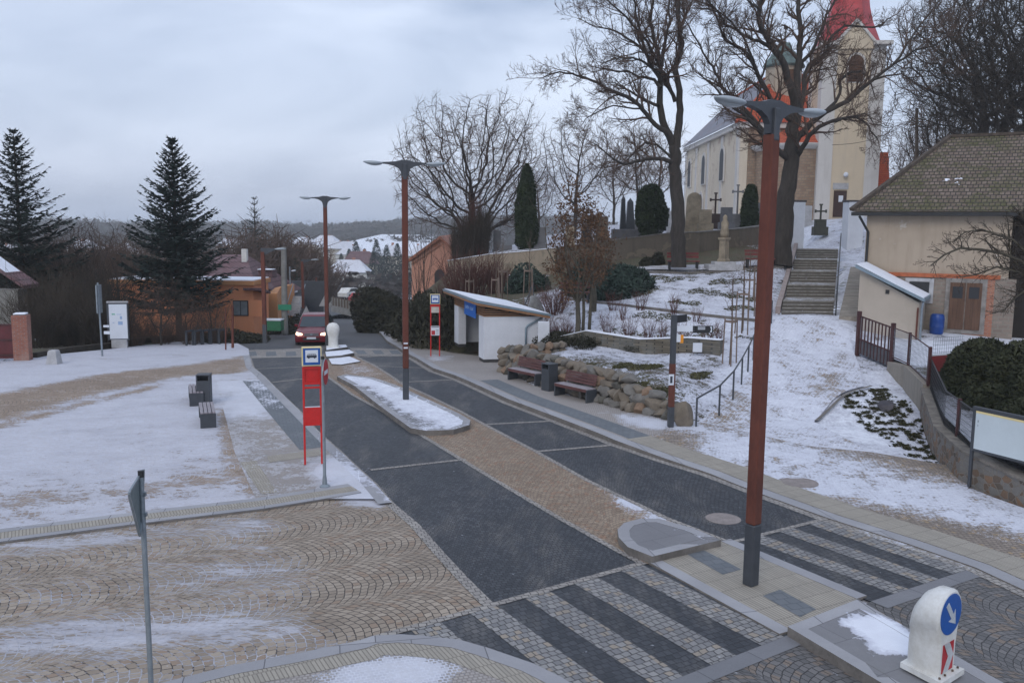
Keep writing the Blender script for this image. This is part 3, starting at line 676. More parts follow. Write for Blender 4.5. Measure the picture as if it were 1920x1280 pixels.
m_slat = plain('red brown bench slats', (.105, .040, .036), .55, 0, var=.35, scale=2, aniso=(1, 8, 8))
m_seat = plain('frosted seat slats', (.30, .27, .29), .6, 0, var=.35, scale=3, aniso=(1, 8, 8))
m_black = plain('black paint', (.018, .019, .021), .5, 0, var=.3)
m_orange = plain('orange plastic', (.75, .28, .01), .5, 0, var=.1)
m_ink = plain('dark print', (.03, .035, .05), .6, 0, var=.1)
m_dim = plain('pale print', (.30, .42, .62), .6, 0, var=.1)
m_concl = plain('light concrete', (.42, .42, .43), .85, 0, var=.25, scale=4)
m_green = plain('green enamel', (.02, .22, .12), .45, 0, var=.15)

def lens(mb, a, b, w_, h_, drop=0.0, n=10, m_=10):
    a, b = Vector(a), Vector(b); d = b-a; s_ = d.cross(Vector((0, 0, 1))).normalized(); vs = []
    for i in range(n+1):
        t = i/n; k = max(.06, math.sin(math.pi*min(1, t*.93+.035))**.75); c = a+d*t+Vector((0, 0, -drop*math.sin(math.pi*t)))
        for j in range(m_):
            th = 2*math.pi*j/m_; vs.append(c+s_*math.cos(th)*w_*k+Vector((0, 0, math.sin(th)*h_*k)))
    fs = [(i*m_+j, i*m_+(j+1) % m_, (i+1)*m_+(j+1) % m_, (i+1)*m_+j) for i in range(n) for j in range(m_)]
    fs += [tuple(range(m_-1, -1, -1)), tuple(range(n*m_, (n+1)*m_))]
    return mb.add(vs, fs)
def street_lamp(loc, rz, label, group, wid=.20, band=False):
    t = E('street_lamp', label, 'street lamp', loc, rz, group)
    MB().box((0, 0, .52), (wid, wid, 1.06), bev=.02).obj('pole_base', m_dgrey, t)
    MB().box((0, 0, 4.2), (wid*.98, wid*.98, 6.3), bev=.02).obj('pole', m_corten, t)
    if band:
        mb = MB(); mb.box((0, -wid/2-.004, 1.90), (wid*.7, .006, .05)); mb.box((0, -wid/2-.004, 1.75), (wid*.7, .006, .05)); mb.obj('reflective_marker', m_whitep, t)
    o = [(-.105, 7.36), (.105, 7.36), (.125, 7.50), (.19, 7.60), (.34, 7.685), (.56, 7.735), (.80, 7.755), (.80, 7.79), (.55, 7.805), (.28, 7.825), (.12, 7.87), (-.12, 7.87), (-.28, 7.825), (-.55, 7.805), (-.80, 7.79), (-.80, 7.755), (-.56, 7.735), (-.34, 7.685), (-.19, 7.60), (-.125, 7.50)]
    mb = MB(); mb.prism([(x, .06, z) for x, z in o], (0, -.12, 0)); mb.box((0, 0, 7.50), (.13, .22, .5), bev=.015); mb.obj('bracket', m_dgrey, t)
    for s_ in (-1, 1):
        mb = MB(); lens(mb, (s_*.66, 0, 7.77), (s_*1.33, 0, 7.80), .175, .070, .02); l_ = mb.obj('luminaire', m_lamp, t, smooth=True)
        mb = MB(); lens(mb, (s_*.74, 0, 7.725), (s_*1.22, 0, 7.745), .105, .035, .02); mb.obj('lamp_glass', m_glass, l_, smooth=True)
    return t
lg = 'double armed lamps down the middle of the street'
p = G(1407, 1095, .03); street_lamp(p, R(36), 'tall rusty brown double street lamp standing nearest, on the refuge between the zebra crossings', lg)
p = G(761, 748, .15); street_lamp(p, R(10), 'tall rusty double street lamp on the long snowy island mid street', lg, band=True)
p = Q(614, 655, 46.6); p.z = base(46.6)+.15; street_lamp(p, R(4), 'farthest tall double street lamp, on the small island beside the red car', lg)

def busstop(loc, rz, label, second=False):
    t = E('bus_stop_sign', label, 'bus stop sign', loc, rz, 'red framed bus stop signs')
    for s_ in (-1, 1):
        mb = MB(); mb.box((s_*.205, 0, 1.22), (.05, .05, 2.44), bev=.008); mb.obj('post', m_red, t)
    mb = MB(); mb.box((0, 0, 2.70), (.47, .13, .47), bev=.01); s = mb.obj('sign_box', m_yel, t)
    MB().box((0, -.067, 2.70), (.41, .006, .41)).obj('sign_border', m_blue, s)
    MB().box((0, -.072, 2.71), (.30, .006, .30)).obj('sign_face', m_whitep, s)
    mb = MB(); mb.box((0, -.077, 2.70), (.235, .004, .05)); mb.box((0, -.077, 2.765), (.19, .004, .008)); mb.box((0, -.077, 2.735), (.235, .004, .01))
    for k in range(5): mb.box((-.09+k*.045, -.077, 2.748), (.008, .004, .03))
    for sx in (-.07, .07): mb.prism([(sx+.022*math.cos(a*math.pi/4), -.079, 2.675+.022*math.sin(a*math.pi/4)) for a in range(8)], (0, .004, 0))
    mb.obj('bus_symbol', m_ink if not second else m_blue, s)
    if not second:
        mb = MB(); mb.box((0, .03, 2.23), (.36, .06, .44), bev=.01); mb.box((0, -.02, 2.42), (.38, .05, .05)); mb.box((0, -.03, 2.04), (.38, .07, .06)); mb.box((-.185, 0, 2.23), (.02, .10, .44)); mb.box((.185, 0, 2.23), (.02, .10, .44)); mb.obj('timetable_case', m_red, t)
        mb = MB(); mb.box((0, 0, 1.93), (.37, .045, .05)); mb.obj('crossbar', m_red, t)
        mb = MB(); mb.box((0, 0, 1.22), (.385, .06, .44), bev=.01); mb.box((0, -.02, 1.01), (.39, .08, .04)); mb.obj('lower_panel', m_red, t)
        MB().box((0, 0, 1.445), (.375, .055, .012)).obj('snow_cap', m_whitep, t)
    else:
        MB().box((0, 0, 2.40), (.40, .05, .10)).obj('crossbar', m_red, t)
        MB().box((0, -.01, 2.20), (.36, .05, .27)).obj('timetable_case', plain('cream notice', (.55, .52, .46), .5), t)
        q_ = MB().box((0, -.02, 1.22), (.40, .05, .44)).obj('lower_panel', m_whitep, t)
        MB().box((-.09, -.048, 1.13), (.17, .006, .20)).obj('red_notice', m_red2, q_)
        mb = MB(); mb.box((0, -.048, 1.40), (.36, .006, .03))
        for k in range(4): mb.box((.10, -.048, 1.08+k*.06), (.12, .006, .012))
        mb.obj('printed_lines', m_ink, q_)
    return t
a, b = G(571.5, 871, .04), G(604.5, 869, .04); mid = (a+b)/2
busstop(mid, math.atan2(b.y-a.y, b.x-a.x), 'red framed bus stop sign with an empty timetable case on the left platform')
a = G(816, 668, .12); busstop(a, R(6), 'small red bus stop sign with printed notices beside the white shelter', True)

# no entry sign beside the red bus stop
p = G(609, 912, .04); ztop = Q(611, 668, p.y).z
t = E('no_entry_sign', 'grey pole with a round no entry sign turned edge on beside the red bus stop', 'road sign', p)
MB().lathe([(.12, 0), (.12, .02), (.06, .06), (.045, .22), (.036, .26), (.036, ztop-p.z)], n=12).obj('pole', m_galv, t, smooth='auto')
MB().lathe([(.04, ztop-p.z-.06), (.04, ztop-p.z)], n=12).obj('pole_cap', m_black, t)
nrm = R(1)
zc = Q(614, 697, p.y).z-p.z
def discp(mb, c, r, th, rz, n=28, tilt=0):
    c = Vector(c); u = Vector((-math.sin(rz), math.cos(rz), 0)); nn = Vector((math.cos(rz), math.sin(rz), 0))
    mb.prism([c+u*r*math.cos(2*math.pi*k/n)+Vector((0, 0, r*math.sin(2*math.pi*k/n))) for k in range(n)], nn*th); return u, nn
mb = MB(); discp(mb, (.05, -.02, zc), .30, .02, nrm); pl = mb.obj('sign_plate', m_galv, t)
mb = MB(); discp(mb, (.071, -.026, zc), .285, .004, nrm); mb.obj('sign_face', m_red2, pl)
u, nn = Vector((-math.sin(nrm), math.cos(nrm), 0)), Vector((math.cos(nrm), math.sin(nrm), 0))
mb = MB(); c = Vector((.076, -.028, zc)); mb.prism([c+u*.20+Vector((0, 0, .045)), c-u*.20+Vector((0, 0, .045)), c-u*.20-Vector((0, 0, .045)), c+u*.20-Vector((0, 0, .045))], nn*.004); mb.obj('white_bar', m_whitep, pl)

# give way sign seen from behind, near left
p = G(283.6, 1290, -.0); tp = Q(264, 888, p.y+.12)
t = E('give_way_sign', 'leaning grey pole with a triangular sign seen from behind at lower left', 'road sign', p)
mb = MB(); mb.tube([(0, 0, -.05), tuple(tp-p)], .033, 12); mb.obj('pole', m_galv, t, smooth='auto')
MB().tube([tuple((tp-p)*.985), tuple((tp-p)*1.015)], .036, 12).obj('pole_cap', m_black, t)
A_, B_, C_ = Q(241, 925, p.y-.52), Q(270, 878, p.y+.42), Q(263, 1008, p.y-.02)
def rounded(P3, k=.12):
    o = []
    for i in range(3):
        a, b, c = P3[i-1], P3[i], P3[(i+1) % 3]
        for t_ in (0, .5, 1):
            q1 = b.lerp(a, k*(1-t_)); q2 = b.lerp(c, k*t_); o.append(q1.lerp(q2, t_) if t_ != .5 else b.lerp(a, k*.33).lerp(b.lerp(c, k*.33), .5))
    return o
tri = [v-p for v in rounded([A_, B_, C_])]; nn = (B_-A_).cross(C_-A_).normalized()
mb = MB(); mb.prism(tri, nn*.012); pl = mb.obj('sign_plate', plain('sign back grey', (.16, .20, .21), .6, .2, var=.25, scale=4), t)
mid_ = (A_+B_+C_)/3-p
mb = MB()
for i in range(len(tri)): mb.bar(tri[i], tri[(i+1) % len(tri)], .025, .03)
mb.obj('plate_rim', m_galv, pl)
mb = MB()
for k in (.25, .62):
    c = (tp-p)*(1-.03-.25*k); mb.box(tuple(c), (.10, .05, .05)); 
mb.obj('clamp', m_galv, t)

# keep right bollard on the near island
p = G(1766, 1272, .155); th = R(-52); fn = Vector((math.cos(th), math.sin(th), 0)); fu = Vector((-math.sin(th), math.cos(th), 0))
t = E('traffic_bollard', 'white keep right bollard with blue arrow disc on the near island', 'bollard', p)
def outline(r, zc_, wl, n=14):
    o = [(-wl, .0), (wl, .0), (wl, .42)]
    for k in range(n+1):
        a = -math.pi*.22+(math.pi*1.44)*k/n; o.append((r*math.cos(a), zc_+r*math.sin(a)))
    return o+[(-wl, .42)]
secs = [(0.0, .315, .86, .20), (.03, .33, .86, .215), (-.12, .32, .86, .215), (-.26, .27, .80, .20), (-.36, .20, .70, .17), (-.42, .14, .60, .13)]
order = [1, 0, 2, 3, 4, 5]; vs = []; fs = []
sq = [(.05, .290, .86, .185), (.02, .325, .86, .205), (-.12, .32, .86, .21), (-.26, .275, .80, .20), (-.36, .21, .70, .17), (-.41, .13, .58, .12)]
for (dx_, r, zc_, wl) in sq:
    for (a, z) in outline(r, zc_, wl): vs.append(fn*dx_+fu*a+Vector((0, 0, z+.04)))
m_ = len(outline(.3, .8, .2))
for i in range(len(sq)-1):
    for j in range(m_): fs.append((i*m_+j, i*m_+(j+1) % m_, (i+1)*m_+(j+1) % m_, (i+1)*m_+j))
fs.append(tuple(range(m_))); fs.append(tuple(range((len(sq)-1)*m_, len(sq)*m_))[::-1])
MB().add(vs, fs).obj('body', m_white, t, smooth='auto')
mb = MB(); c = Vector((0, 0, .03))-fn*.14
mb.prism([c+fn*x+fu*y for x, y in ((-.32, -.2), (-.32, .2), (.2, .30), (.28, .30), (.28, -.30), (.2, -.30))], (0, 0, .075)); mb.obj('base_plate', m_white, t)
mb = MB()
for sx in (-.24, -.1, .1, .24): mb.lathe([(.015, 0), (.015, .02)], tuple(Vector((0, 0, .11))+fn*.08+fu*sx), 8)
mb.obj('bolt', m_iron, t)
mb = MB(); discp(mb, fn*.051+Vector((0, 0, .90)), .27, .006, th, 32); d_ = mb.obj('arrow_disc', plain('blue sign face', (.004, .085, .36), .35, 0, var=.1), t)
def facepoly(pts, off, zc_, mat_, nm, par):
    mb = MB(); mb.prism([fn*off+fu*x+Vector((0, 0, zc_+z)) for x, z in pts], fn*.004); return mb.obj(nm, mat_, par)
ca, sa = math.cos(R(-52)), math.sin(R(-52))
arr = [(-.20, -.038), (.05, -.038), (.02, -.105), (.20, 0), (.02, .105), (.05, .038), (-.20, .038)]
facepoly([(x*ca-y*sa, x*sa+y*ca) for x, y in arr], .058, .90, plain('arrow white', (.48, .52, .56), .5), 'white_arrow', d_)
pn = facepoly([(-.15, -.20), (.15, -.20), (.15, .19), (-.15, .19)], .047, .33, m_red2, 'chevron_panel', t)
facepoly([(-.12, .19), (.02, .19), (.14, .0), (.02, -.20), (-.12, -.20), (.0, .0)], .053, .33, plain('chevron white', (.5, .52, .54), .5), 'chevron', pn)

# benches and litter bins
def bench_back(loc, rz, label, group):
    t = E('park_bench', label, 'bench', loc, rz, group)
    for s_ in (-1, 1): MB().box((s_*.80, .02, .21), (.07, .46, .42), bev=.008).obj('leg', m_dgrey, t)
    mb = MB()
    for k in range(5): mb.box((0, -.17+k*.088, .445), (1.62, .078, .035), bev=.006)
    mb.obj('seat', m_seat, t)
    MB().box((0, -.215, .405), (1.6, .02, .10)).obj('front_rail', m_slat, t)
    mb = MB()
    for k in range(4): mb.box((0, .245+k*.022, .56+k*.095), (1.55, .03, .083), rx=R(-12), bev=.006)
    b_ = mb.obj('backrest', m_slat, t)
    for s_ in (-1, 1): MB().bar((s_*.6, .22, .42), (s_*.6, .34, .88), .04, .012).obj('bracket', m_dgrey, b_)
    return t
def bench_flat(loc, rz, label, L_=1.6):
    t = E('park_bench', label, 'bench', loc, rz, 'backless benches on the plaza')
    for s_ in (-1, 1): MB().box((s_*(L_/2-.035), 0, .205), (.07, .44, .41), bev=.008).obj('leg', m_dgrey, t)
    mb = MB()
    for k in range(4): mb.box((0, -.165+k*.11, .44), (L_, .09, .04), bev=.006)
    mb.obj('seat', m_seat, t); return t
def bin_(loc, rz, label, h=.98, wood=True):
    t = E('litter_bin', label, 'litter bin', loc, rz, 'dark grey litter bins')
    mb = MB(); mb.box((0, 0, h*.40), (.42, .42, h*.80), bev=.01); mb.box((-.19, 0, h*.88), (.04, .42, h*.2)); mb.box((.19, 0, h*.88), (.04, .42, h*.2)); mb.box((0, .19, h*.88), (.36, .04, h*.2)); mb.obj('body', m_dgrey, t)
    MB().box((0, 0, h*.985), (.44, .44, .035), bev=.008).obj('lid', m_dgrey, t)
    if wood: MB().box((-.222, -.0, h*.42), (.02, .36, h*.74)).obj('side_panel', m_slat, t)
    return t
def at_side(px, py): v = G(px, py, .12); v.z = base(v.y)+.13; return v
a, b = at_side(958, 716), at_side(1000, 723); rz = math.atan2(b.y-a.y, b.x-a.x)
rb = R(-52)
bc = at_side(985, 717); bench_back(bc, rb, 'brown bench with backrest left of the bin below the boulder wall', 'benches below the boulder wall')
bc = at_side(1077, 748); bench_back(bc, rb, 'brown bench with backrest right of the bin below the boulder wall', 'benches below the boulder wall')
bc = at_side(1030, 732); bin_(bc, rb, 'dark bin with a wooden side between the two benches with backrests')
bc = G(391, 802, .04)+Vector((math.cos(R(111)), math.sin(R(111)), 0))*.8; bench_flat(bc, R(111), 'nearer backless bench on the snowy plaza left of the platform')
bc = G(369, 761, .04)+Vector((math.cos(R(111)), math.sin(R(111)), 0))*.8; bench_flat(bc, R(111), 'farther backless bench on the snowy plaza, partly behind the bin')
bc = G(384, 757, .04); bin_(bc, R(8), 'plain dark bin between the two backless benches on the plaza', 1.0, False)

# finger post with direction signs
p = G(1257, 800, .14); t = E('signpost', 'rusty signpost with two black direction arrows at the end of the boulder wall', 'signpost', p, R(8))
sp_h = Q(1260, 590, p.y).z-p.z
MB().box((0, 0, .3), (.17, .14, .6), bev=.01).obj('pole_base', m_dgrey, t)
MB().box((0, 0, 1.24), (.165, .135, 1.28), bev=.01).obj('pole', m_corten, t)
MB().box((0, 0, (1.88+sp_h)/2), (.155, .13, sp_h-1.88), bev=.01).obj('pole_top', m_dgrey, t)
def arm(z, x0, ln, rz_, m, h=.18, text=True):
    c_, s_ = math.cos(rz_), math.sin(rz_); mb = MB()
    pts = [(x0, -h/2), (x0+ln, -h/2), (x0+ln, h/2), (x0, h/2)]
    mb.prism([(x*c_, x*s_-.03, z+y) for x, y in pts], (-s_*.02, c_*.02, 0)); o = mb.obj('direction_sign', m, t)
    return o
arm(sp_h-.13, .09, .52, R(35), m_black, .22)
arm(sp_h-.40, .09, .52, R(-4), m_whitep, .17); o = arm(sp_h-.42, .55, .60, R(-4), m_black, .21)
mb = MB(); mb.box((.80, -.10, sp_h-.36), (.22, .004, .025)); mb.box((.80, -.10, sp_h-.41), (.22, .004, .022)); mb.prism([(1.05, -.12, sp_h-.50), (1.09, -.12, sp_h-.42), (1.05, -.12, sp_h-.34), (1.11, -.12, sp_h-.34), (1.11, -.12, sp_h-.50)], (0, .01, 0)); mb.obj('lettering', m_whitep, o)
MB().box((.14, -.03, sp_h-.68), (.12, .03, .22)).obj('small_plate', m_whitep, t); MB().box((.24, -.03, sp_h-.70), (.10, .02, .24)).obj('orange_plate', m_orange, t)
o = MB().box((-.05, -.085, 1.42), (.16, .006, .32)).obj('poster', m_whitep, t); MB().box((-.05, -.090, 1.42), (.07, .004, .20)).obj('poster_print', m_ink, o)

# handrail up the path
p0 = G(1305, 800, .12); hr = [(1305, 800, 738)]
ft = [Vector((p0.x, p0.y, T1(p0.x, p0.y)))]
for px, py in ((1348, 780), (1374, 750), (1390, 722), (1402, 698), (1412, 676), (1423, 650), (1434, 628), (1446, 606)):
    ft.append(H(px, py, 22, 45))
t = E('handrail', 'dark grey metal handrail climbing beside the snowy path', 'handrail', ft[0])
top = [v+Vector((0, 0, .98)) for v in ft]
MB().tube(top, .028, 8).obj('rail', m_dgrey, t, smooth=True, world=True)
for v, w_ in zip(ft, top): MB().box(((v+w_)/2), (.05, .05, .99)).obj('post', m_dgrey, t, world=True)

# notice board, right edge
p = G(1817, 912, .04); q_ = G(1960, 955, .04); d = (q_-p).normalized()
t = E('notice_board', 'wide white notice board in a dark frame at the right edge', 'notice board', p, math.atan2(d.y, d.x))
for s_ in (0, 2.35): MB().box((s_, 0, .95), (.07, .07, 1.9), bev=.008).obj('post', m_dgrey, t)
fr = MB(); fr.box((1.18, 0, 1.86), (2.42, .10, .09), bev=.01); fr.box((1.18, 0, .90), (2.42, .08, .07), bev=.01); fr.box((.02, 0, 1.38), (.08, .09, 1.0)); fr.box((2.34, 0, 1.38), (.08, .09, 1.0)); fr.obj('frame', m_dgrey, t)
pn = MB().box((1.18, -.02, 1.35), (2.25, .04, .84)).obj('panel', plain('pale glazed panel', (.56, .63, .66), .12, 0, var=.05, scale=1), t)
MB().box((1.18, -.02, 1.79), (2.25, .045, .05)).obj('title_strip', m_yel, t)
mb = MB(); mb.box((.13, -.045, 1.58), (.02, .004, .05)); mb.box((.13, -.045, 1.48), (.02, .004, .03)); mb.obj('lock', m_galv, pn)

# left side: information board, pole, racks, stone bollard
p = G(225, 652, .02); t = E('information_board', 'upright white map board on a low plinth in front of the thicket', 'information board', p, R(12))
MB().box((0, 0, .22), (.75, .28, .44), bev=.01).obj('plinth', m_concl, t)
b_ = MB().box((-.03, 0, 1.38), (1.02, .20, 1.95), bev=.01).obj('case', m_dgrey, t)
pa = MB().box((0, -.105, 1.38), (.86, .01, 1.78)).obj('panel', m_whitep, b_)
MB().box((-.02, 0, 2.38), (1.02, .22, .07)).obj('cap', m_concl, t)
mb = MB(); mb.box((.05, -.112, 1.75), (.22, .004, .03)); mb.box((.14, -.112, 1.58), (.10, .004, .16)); mb.box((.10, -.112, 1.30), (.22, .004, .18)); mb.box((-.23, -.112, 1.32), (.09, .004, .03)); mb.obj('map_print', m_dim, pa)
MB().box((-.22, -.112, 1.76), (.16, .004, .07)).obj('green_print', plain('pale green print', (.2, .5, .38), .5), pa)
p = G(192, 668, .02); t = E('sign_pole', 'thin grey pole with an edge on sign left of the white map board', 'sign pole', p)
hh = Q(190, 530, p.y).z-p.z
MB().tube([(0, 0, 0), (-.05, 0, hh)], .045, 8).obj('pole', m_galv, t); MB().box((-.05, .05, hh-.75), (.05, .5, 1.3)).obj('sign_plate', m_galv, t)
mb = MB(); mb.box((.25, 0, hh-2.0), (.26, .03, .10)); mb.box((.27, 0, hh-2.3), (.28, .03, .14)); mb.obj('small_plates', m_whitep, t)
p = G(102, 682, .03); t = MB().add([(x*s_, y*s_, z) for z, s_ in ((0, .24), (.55, .17), (.60, .13)) for x, y in ((-1, -1), (1, -1), (1, 1), (-1, 1))],
   [(0,1,5,4),(1,2,6,5),(2,3,7,6),(3,0,4,7),(4,5,9,8),(5,6,10,9),(6,7,11,10),(7,4,8,11),(8,9,10,11)]).obj('stone_bollard', m_concl, loc=p)
tag(t, 'small tapered pale stone bollard in the snow near the brick pillar', 'bollard')
rk = None
for k, (px, py) in enumerate(((356, 648), (372, 647), (387, 646), (402, 645), (417, 645))):
    p = G(px, py, .02)
    lb = ['leftmost', 'second from left', 'middle', 'second from right', 'rightmost'][k]+' of the five dark bicycle stands by the thicket'
    if rk is None:
        rk = E('bicycle_stand', lb, 'bicycle stand', p, R(70), 'bicycle stands in a row')
        mb = MB(); mb.box((-.26, 0, .42), (.07, .10, .84)); mb.box((.26, 0, .42), (.07, .10, .84)); mb.obj('leg', m_dgrey, rk)
        MB().box((0, 0, .80), (.59, .10, .09)).obj('top_bar', m_dgrey, rk)
    else: copytree(rk, p, label=lb)

# lone posts and lamps down the road
def single_lamp(base_px, Yd, top_py, arm_px, label, mat_=m_corten, r=.09):
    p = Q(base_px[0], base_px[1], Yd); tz = Q(base_px[0], top_py, Yd).z; ax = Q(arm_px, top_py, Yd).x-p.x
    t = E('street_lamp', label, 'street lamp', p, 0, 'single armed lamps along the road')
    h = tz-p.z
    MB().box((0, 0, h*.10), (r*2.1, r*2.1, h*.2)).obj('pole_base', m_dgrey, t); MB().box((0, 0, h*.58), (r*2, r*2, h*.78)).obj('pole', mat_, t)
    mb = MB(); mb.prism([(-r, .04, h-.25), (r, .04, h-.3), (ax*.55, .04, h-.03), (ax*.55, .04, h+.03), (-r, .04, h+.05)], (0, -.08, 0)); mb.obj('bracket', m_dgrey, t)
    mb = MB(); lens(mb, (ax*.50, 0, h), (ax, 0, h+.03), .15, .06); mb.obj('luminaire', m_lamp, t, smooth=True); return t
single_lamp((497, 643), 44.5, 467, 536, 'rusty single armed street lamp beside the orange house')
single_lamp((569, 600), 69, 487, 598, 'farther rusty single armed street lamp behind the red car')
def pole(px, y0, y1, Yd, r, m, name, label, cat, lean=0):
    a_, b_ = Q(px, y0, Yd), Q(px+lean, y1, Yd); o = MB().tube([(0, 0, -.3), tuple(b_-a_)], [r, r*.75], 10).obj(name, m, smooth='auto', loc=a_); return tag(o, label, cat)
m_pconc = plain('grey concrete pole', (.24, .235, .22), .85, 0, var=.3, scale=2)
m_wood = plain('old timber', (.10, .075, .055), .85, 0, var=.4, scale=2, aniso=(4, 4, .4))
pole(534, 617, 463, 56, .22, m_pconc, 'utility_pole', 'thick grey concrete utility pole right of the orange house', 'utility pole', -2)
MB_ = pole(593, 596, 520, 86, .12, m_corten, 'lamp_post', 'slim rusty post between the far signs at the bend', 'post')
pole(607, 600, 560, 80, .08, m_galv, 'sign_pole', 'short grey post at the bend of the road', 'post')
p = Q(436, 640, 44.2); pole(436, 641, 572, 44.5, .07, m_corten, 'iron_post', 'thin rusty post at the edge of the thicket left of the orange house window', 'post')
pole(423, 645, 576, 44.5, .04, m_corten, 'iron_post', 'thinnest rusty post among the twigs left of the orange house', 'post')
# street lamp with a cobra head, priority sign, give way backs, street name plates
a = Q(545, 583, 72); t = E('street_lamp', 'thin pale street lamp with a small bright head by the dark steps', 'street lamp', a)
h = Q(545, 500, 72).z-a.z; MB().tube([(0, 0, 0), (0, 0, h)], .06, 8).obj('pole', m_galv, t); mb = MB(); lens(mb, (.1, 0, h-.35), (.5, 0, h-.3), .16, .07); mb.obj('luminaire', m_whitep, t, smooth=True)
a = Q(588, 573, 84); t = E('priority_road_sign', 'diamond shaped sign on a thin post at the bend', 'road sign', a)
h = Q(588, 551, 84).z-a.z; MB().tube([(0, 0, 0), (0, 0, h)], .04, 6).obj('pole', m_galv, t); MB().box((0, -.05, h+.1), (.62, .03, .62), ry=R(45)).obj('sign_plate', m_concl, t)
for (px, y0, yc, Yd, lab) in ((574, 612, 587, 60, 'grey triangular sign seen from behind, left of the far lamp'), (608, 596, 565, 74, 'grey triangular sign back at the bend right of the far lamp')):
    a = Q(px, y0, Yd); t = E('give_way_sign', lab, 'road sign', a); h = Q(px, yc, Yd).z-a.z
    MB().tube([(0, 0, 0), (0, 0, h+.3)], .04, 6).obj('pole', m_galv, t); MB().prism([(-.42, -.05, h-.4), (.45, -.05, h-.4), (.05, -.05, h+.5)], (0, .03, 0)).obj('sign_plate', m_concl, t)
for (px, y0, yc, Yd, lab) in ((600, 590, 560, 90, 'small green street name plate by the far bend'),):
    a = Q(px, y0, Yd); t = E('street_name_sign', lab, 'street sign', a); h = Q(px, yc, Yd).z-a.z
    MB().tube([(0, 0, 0), (0, 0, h+.2)], .04, 6).obj('pole', m_galv, t); MB().box((0, -.05, h), (.9, .05, .45)).obj('name_plate', m_green, t)
a = Q(534, 576, 55.7); o = MB().box((0, 0, 0), (.85, .04, .35)).obj('street_name_sign', m_green, loc=a); tag(o, 'green street name plate fixed to the concrete utility pole', 'street sign')
a = Q(509, 621, 54); t = E('grit_container', 'green grit container with a snowy lid left of the concrete pole', 'container', a)
MB().box((0, .5, .32), (1.1, .8, .64), bev=.03).obj('body', plain('container green', (.03, .17, .08), .6), t); MB().box((0, .5, .68), (1.15, .85, .07)).obj('lid', m_whitep, t)
# white bollard on the far island
p = G(625, 651, .18); p.z = base(p.y)+.18; t = E('traffic_bollard', 'white rounded bollard back on the far island beside the lamp', 'bollard', p)
MB().lathe([(.29, 0), (.26, .08), (.25, .3), (.26, .55), (.32, .78), (.34, .95), (.31, 1.12), (.20, 1.24), (.02, 1.29)], n=18, sq=.6).obj('body', m_white, t, smooth=True)
MB().box((0, 0, .03), (.62, .5, .06)).obj('base_plate', m_white, t)

